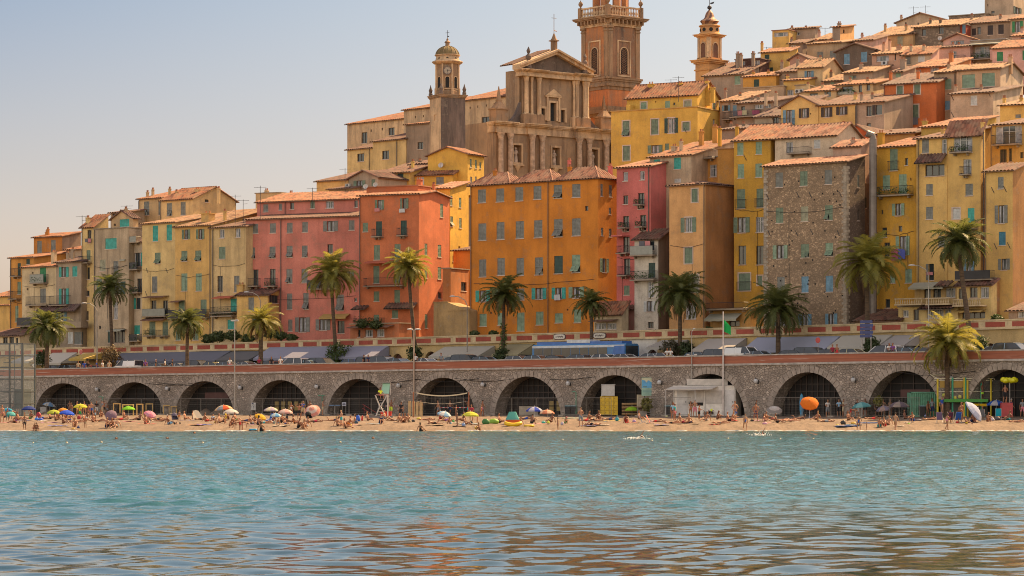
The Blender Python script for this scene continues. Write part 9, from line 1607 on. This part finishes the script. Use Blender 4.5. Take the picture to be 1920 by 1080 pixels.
g=on_beach(1334,776);s_=g.y/F;e=empty('beach_cabin',g,R(-27));tag(e,'long white beach cabin with a canopy, shutters and a sign board on its roof','cabin');cw_=plain((0.78,0.73,0.66),.5,name='cabin_white');cw2=plain((0.62,0.60,0.58),.6,name='cabin_panel_grey')
H_=P(1334,725,g.y).z-g.z;X=lambda px:(px-1334)*s_*1.14;WL,WR=X(1266),X(1377);W2=2*WR
q=MB();q.box((WL,0,0),(WR-WL,0,0),(0,2.6,0),(0,0,H_));q.build('body',cw_,e)
q=MB();q.box((WL-.05,-.05,H_),(WR-WL+.1,0,0),(0,2.7,0),(0,0,.12));q.build('roof',cw_,e)
for a_,b_,c_,d_,nm_ in((X(1272),X(1290),.1,H_-.35,'door'),(X(1358),X(1374),.1,H_-.35,'door')):
 q=MB();q.box((a_,-.03,c_),(b_-a_,0,0),(0,.03,0),(0,0,d_-c_));dd=q.build('door',cw2,e);q=MB();q.cbox((b_-.12,-.06,(c_+d_)/2),.05,.05,.14);q.build('handle',iron,dd)
for a_,b_ in((X(1292),X(1320)),(X(1324),X(1355))):q=MB();q.box((a_,-.04,H_*.42),(b_-a_,0,0),(0,.04,0),(0,0,H_*.45));q.build('shutter',plain((0.50,0.46,0.42),.6,name='roller_white'),e)
q=MB();q.box((X(1294),-.05,H_*.36),(X(1306)-X(1294),0,0),(0,.04,0),(0,0,.32));q.box((X(1308),-.05,H_*.36),(X(1319)-X(1308),0,0),(0,.04,0),(0,0,.32));q.build('serving_hatch',dark_m,e)
q=MB();[q.box((x,-.05,0),(.09,0,0),(0,.05,0),(0,0,H_))for x in(WL,X(1290)+.02,X(1322),X(1356),X(1375)-.02,WR-.09)];q.build('corner_posts',white_m,e)
zc1=P(1334,728,g.y).z-g.z;q=MB();x0_,x1_=X(1263),X(1346);q.add([(x0_,-1.6,zc1-.1),(x1_,-1.6,zc1-.05),(x1_,0,H_+.05),(x0_,0,H_+.05),(x0_,-1.6,zc1-.18),(x1_,-1.6,zc1-.13),((x0_+x1_)/2,-1.6,zc1-.22)],[[0,1,2,3],[0,4,6,5,1]]);q.build('canopy',cloth((0.62,0.58,0.52),.3),e);q=MB();q.tube([(x0_,-1.6,zc1-.1),(x0_,-1.6,0)],.035,5);q.tube([(X(1315),-1.6,zc1-.1),(X(1318),-1.6,0)],.035,5);q.build('canopy_posts',white_m,e)
zs0,zs1=P(1334,724,g.y).z-g.z,P(1334,710.5,g.y).z-g.z;q=MB();q.box((X(1289),.1,zs0+.12),(X(1362)-X(1289),0,0),(0,.12,0),(0,0,zs1-zs0-.12));q.build('sign_board',plain((0.50,0.46,0.41),.6,name='blank_board'),e);q=MB();[q.tube([(X(x),.25,H_),(X(x),.25,zs0+.3)],.04,5)for x in(1295,1320,1356)];q.build('sign_posts',steel,e)
q=MB();q.box((WL-.1,-1.5,-.15),(WR-WL+.2,0,0),(0,1.5,0),(0,0,.19));q.build('platform',plain((0.20,0.17,0.14),.9,name='platform_board'),e)
def bike(px,py,c,label,rot=0,sc_=1.0):
 g=on_beach(px,py);g.y+=.3;e=empty('bicycle',g,R(rot));e.scale=(sc_,)*3;tag(e,label,'bicycle');q=MB();A,B,C_,D2,E_=Vector((-.5,0,.34)),Vector((-.08,0,.30)),Vector((-.2,0,.85)),Vector((.42,0,.82)),Vector((.55,0,.34))
 for a,b in((A,B),(A,C_),(B,C_),(B,D2),(C_,D2),(D2,E_)):q.tube([a,b],.022,5)
 q.build('frame',plain(c,.4,name='bike_paint'),e)
 for cx_ in(A,E_):w_=MB();w_.tube([cx_+Vector((.33*math.cos(t),0,.33*math.sin(t)))for t in[i*math.pi/9 for i in range(19)]],.02,5,caps=False);[w_.tube([cx_,cx_+Vector((.33*math.cos(t),0,.33*math.sin(t)))],.004,3)for t in[i*math.pi/6 for i in range(12)]];w_.build('wheel',tyre_m,e)
 q=MB();q.cbox((-.22,0,.9),.26,.12,.06);q.tube([(-.2,0,.85),(-.22,0,.92)],.015,4);q.build('saddle',iron,e);q=MB();q.tube([(.42,0,.82),(.40,0,1.0)],.018,4);q.tube([(.45,-.25,1.02),(.40,0,1.0),(.45,.25,1.02)],.016,4);q.build('handlebar',iron,e)
bike(1222,776,(0.45,0.42,0.40),'pale bicycle parked behind the map sign',10,1.1);bike(1716,775,(0.03,0.10,0.08),'dark bicycle leaning on the green container',-5,1.1);bike(1698,776,(0.15,0.15,0.15),'grey bicycle behind the brown-mauve parasol',15,1.05)
a=on_beach(1736,776);s_=a.y/F;q=MB();x0_,x1_=-28*s_,24*s_;n=26;hh=P(1736,735,a.y).z-a.z;e=empty('shipping_container',(a.x,a.y+.5,a.z));tag(e,'pale green corrugated container behind bicycles and a bin','container')
fr_=[];
for i in range(n*2+1):x=lerp(x0_,x1_,i/(2*n));y=0 if(i//2)%2 else.07;fr_+=[(x,y,.1),(x,y,hh-.1)]
q.add(fr_,[[2*i,2*i+2,2*i+3,2*i+1]for i in range(2*n)]);q.box((x0_,.1,.05),(x1_-x0_,0,0),(0,2.2,0),(0,0,hh-.1));q.build('walls',plain((0.15,0.38,0.25),.6,name='container_green',var=.2),e);q=MB()
for z in(0,hh-.1):q.box((x0_-.05,-.05,z),(x1_-x0_+.1,0,0),(0,.14,0),(0,0,.12))
for x in(x0_-.05,x1_-.07):q.box((x,-.05,0),(.12,0,0),(0,.14,0),(0,0,hh))
q.build('edge_frame',plain((0.12,0.32,0.22),.6,name='container_edge'),e)
a=on_beach(1815,777);s_=a.y/F;e=empty('trampoline_frame',a);tag(e,'green and yellow trampoline cage with canvas panels and white top rails','trampoline');X=lambda px:(px-1815)*s_;Z=lambda y:P(1815,y,a.y).z-a.z;gr_=plain((0.03,0.30,0.17),.5,name='padded_green');ye_=plain((0.55,0.42,0.02),.5,name='padded_yellow')
for x,c,y0_ in((1758,ye_,711),(1786,gr_,708),(1808,ye_,708),(1810,gr_,708),(1814,ye_,713),(1840,gr_,708),(1858,ye_,710),(1898,ye_,709),(1914,gr_,702)):
 q=MB();q.tube([(X(x),0,0),(X(x),0,Z(y0_))],.10,6);q.build('padded_post',c,e)
q=MB()
for y,yy in((703,1.8),(710,0),(713.5,.1)):q.tube([(X(1751),yy,Z(y)),(X(1920 if y==703 else 1862),yy,Z(y))],.05,5)
for x in(1755,1780,1806,1834,1860,1895):q.tube([(X(x)-.3,1.8,Z(702)),(X(x+5),0,Z(711))],.05,5)
q.tube([(X(1758),0,Z(734.5)),(X(1862),0,Z(734.5))],.035,5);q.build('top_rail',plain((0.60,0.55,0.40),.5,name='pale_rail'),e)
q=MB();q.box((X(1765),-.3,Z(754)),(X(1852)-X(1765),0,0),(0,2.2,0),(0,0,Z(751)-Z(754)+.15));q.box((X(1898),-.3,Z(755)),(X(1925)-X(1898),0,0),(0,2,0),(0,0,.25));q.build('trampoline_bed',plain((0.05,0.26,0.03),.5,name='bed_green'),e)
q=MB();[q.tube([(X(x),y,0),(X(x),y,Z(753))],.05,5)for x in(1768,1788,1812,1835,1850)for y in(-.2,1.6)];q.box((X(1765),.6,.1),(X(1852)-X(1765),0,0),(0,.05,0),(0,0,Z(754)-.2));q.build('legs',plain((0.06,0.06,0.05),.6,name='dark_steel'),e)
for x0_,x1_ in((1762,1783),(1788,1806)):q=MB();q.add([(X(x0_),.1,Z(727)),(X(x1_),.12,Z(726.5)),(X(x1_),.1,Z(714)),(X(x0_),.1,Z(714))],[[0,1,2,3]]);q.build('canvas_panel',cloth((0.55,0.36,0.10),.4),e)
for x,y,c in((1791,746,(0.6,0.5,0.1)),(1800,744,(0.62,0.55,0.15)),(1770,741,(.5,.5,.1))):q=MB();q.lathe([(.05,-.18),(.17,-.08),(.19,.05),(.1,.18)],7,(X(x),.15,Z(y)),0);q.build('hanging_toy',plain(c,.5,name='toy_yellow'),e)
q=MB();q.add([(X(1822),-.25,Z(757)),(X(1856),-.25,Z(757)),(X(1850),-.2,Z(762)),(X(1828),-.2,Z(761))],[[0,1,2,3]]);q.build('under_tarp',cloth((0.65,0.40,0.01)),e)
m,n,b=nm('safety_net');b.inputs['Base Color'].default_value=(0.25,0.24,0.2,1);b.inputs['Alpha'].default_value=0.22
q=MB();q.add([(X(1758),.15,Z(751)),(X(1920),.15,Z(751)),(X(1920),.15,Z(712)),(X(1758),.15,Z(712))],[[0,1,2,3]]);q.build('safety_net',m,e)
person(1842,751,'hips','shorts:l',60,2,'b',1.0,pos=(a.x+X(1842),a.y-.05,a.z+Z(751)+.1),label='bare chested person in lime shorts standing on the trampoline bed')
person(1764,772,'wave','tshirt:b brief:b',-60,0,'b',.95,pos=(a.x+X(1764),a.y-.8,a.z+.35),label='child in a blue top reaching up beside the trampoline posts')
g=on_beach(1893,776);e=empty('yellow_bush_shade',g);tag(e,'big puffy yellow inflatable shade on a post near the right edge','inflatable shade');z=P(1893,713,g.y).z-g.z;q=MB();rnd=random.Random(2);s_=g.y/F
for i in range(9):q.lathe([(.05,-5*s_),(5*s_,-3*s_),(6*s_,0),(4.6*s_,3.5*s_),(.05,5*s_)],9,((-11+i*2.8)*s_,rnd.uniform(-.25,.25),z+rnd.uniform(-1.2,1.2)*s_))
q.build('puff',plain((0.62,0.58,0.01),.35,name='yellow_vinyl_puff'),e,smooth=True);q=MB();q.tube([(0,0,0),(0,0,z)],.07,6);q.build('post',steel,e)
person(1884,745,'hold','shorts:k',170,1,'b',1.0,pos=(g.x-.5,g.y-.4,g.z+1.45),label='bare backed person in dark patterned shorts climbing under the yellow shade')
q=MB();q.box((-.9,-.7,0),(1.1,0,0),(0,.9,0),(0,0,1.4));tag(q.build('padded_block',plain((0.42,0.05,0.05),.5,name='dull_red_pad'),None,g),'dull red padded block under the climbing person','block')
a=on_beach(1503,777);q=MB();s_=a.y/F;q.lathe([(.12,0),(.2,.3),(.22,1.2),(.14,1.9),(.02,2.1)],10,(0,0,.25),sy=.25);q.cbox((0,0,0),.3,.2,.4);tag(q.build('blue_banner',plain((0.04,0.26,0.45),.5,name='banner_blue'),None,a,smooth=True),'upright blue furled banner left of the big orange parasol','banner')
for px,py,c,L,lab in((1590,800,(0.03,0.25,0.6),2.2,'blue paddle board lying near the teal parasol'),(1625,794,(0.25,0.35,0.6),2.4,'long pale blue board behind the blue swimsuit girl')):
 g=on_beach(px,py);q=MB();n=14;pts=[(L*(i/n-.5),.28*math.sin(math.pi*min(1,max(0.02,i/n)))**.6)for i in range(n+1)];q.add([(x,y,.10)for x,y in pts]+[(x,-y,.10)for x,y in pts[::-1]]+[(x,y,.02)for x,y in pts]+[(x,-y,.02)for x,y in pts[::-1]],[list(range(2*n+2))]+[[i,(i+1)%(2*n+2),2*n+2+(i+1)%(2*n+2),2*n+2+i]for i in range(2*n+2)]);o=q.build('paddle_board',plain(c,.3,name='board_gloss'),None,g);o.rotation_euler=(0,0,.25);tag(o,lab,'paddle board')
for px,py,r_,lab in((1213,758,9,'wild bush with yellowing leaves behind the map sign'),(1647,752,7,'tall bamboo-like tuft beside the pier at right')):
 g=on_beach(px,776);bush(px,py,r_,-1.2,lab,((0.10,0.12,0.02),(0.30,0.26,0.05)),hz=1.3,group='wild bushes at the foot of the wall',base=g.z)
for i,(px,py)in enumerate([(62,832),(125,831),(190,830),(380,831),(638,830),(768,826),(1055,826),(1222,827),(1275,826),(1365,823),(1463,824),(1525,824)]):
 Y=ZC*F/(py-HZ);q=MB();q.lathe([(.03,-.12),(.08,-.05),(.085,.01),(.04,.06),(.02,.08)],8);o=q.build('marker_buoy',plain((0.38,0.30,0.18),.4,name='buoy_cream'),None,(ray(px)*Y,Y,.02));tag(o,'small cream buoy floating on the swimming line','buoy','identical buoys of the swimming line')
POSEW=dict(stand='standing',hips='standing hands on hips',walk='walking',wave='with an arm raised',hold='standing with bent arms',headhands='with both hands on the head',bend='bending forward',sit='sitting on the sand',knees='sitting with knees drawn up',squat='crouching',lie='lying on the back',prone='lying face down',chair='seated on a chair',swim='swimmer with only the head above water',crawl='swimmer raising an arm in a splash')
used_l={}
PEOPLE.sort(key=lambda t:t[1])
for o,px,py,pose,ws,note,sc_,lab,hair in PEOPLE:
 o['category']='person';o['group']='swimmers in the water' if pose in('swim','crawl')else('people on the road above the wall' if py==670 else 'people on the beach')
 if lab:o['label']=lab;used_l.setdefault(lab,[]).append(o);continue
 if pose in('swim','crawl'):
  near=min(LAND,key=lambda l:abs(l[0]-px));l_=POSEW[pose]+', off '+near[1];used_l.setdefault(l_,[]).append(o);o['label']=l_;continue
 near=min(LAND,key=lambda l:abs(l[0]-px));d_=abs(near[0]-px);side='left of' if px<near[0]else 'right of';who='child' if sc_<.83 else 'person'
 l_='%s in %s %s, %s %s %s'%(who,' and '.join(dict.fromkeys(w.split()[0]if len(ws)>1 and w.split()[0]==ws[0].split()[0]and w is not ws[0]else w for w in ws))if 0 else(ws[0]if len(ws)==1 or ws[0].split()[0]==ws[1].split()[0]else ws[0]+' and '+ws[1]),POSEW[pose],'just' if d_<12 else '' if d_<45 else 'some way',side,near[1])
 l_=' '.join(l_.replace(' ,',',').split());ww=l_.split()
 if len(ww)>16:l_=' '.join(('%s in %s, %s %s'%(who,ws[0],side,near[1])).split())
 o['label']=l_;used_l.setdefault(l_,[]).append(o)
for l_,os_ in used_l.items():
 if len(os_)>1:
  for j,o in enumerate(os_):o['label']=(('left hand ','right hand ')if len(os_)==2 else('leftmost ','middle ','rightmost ','fourth '))[min(j,3)]+l_
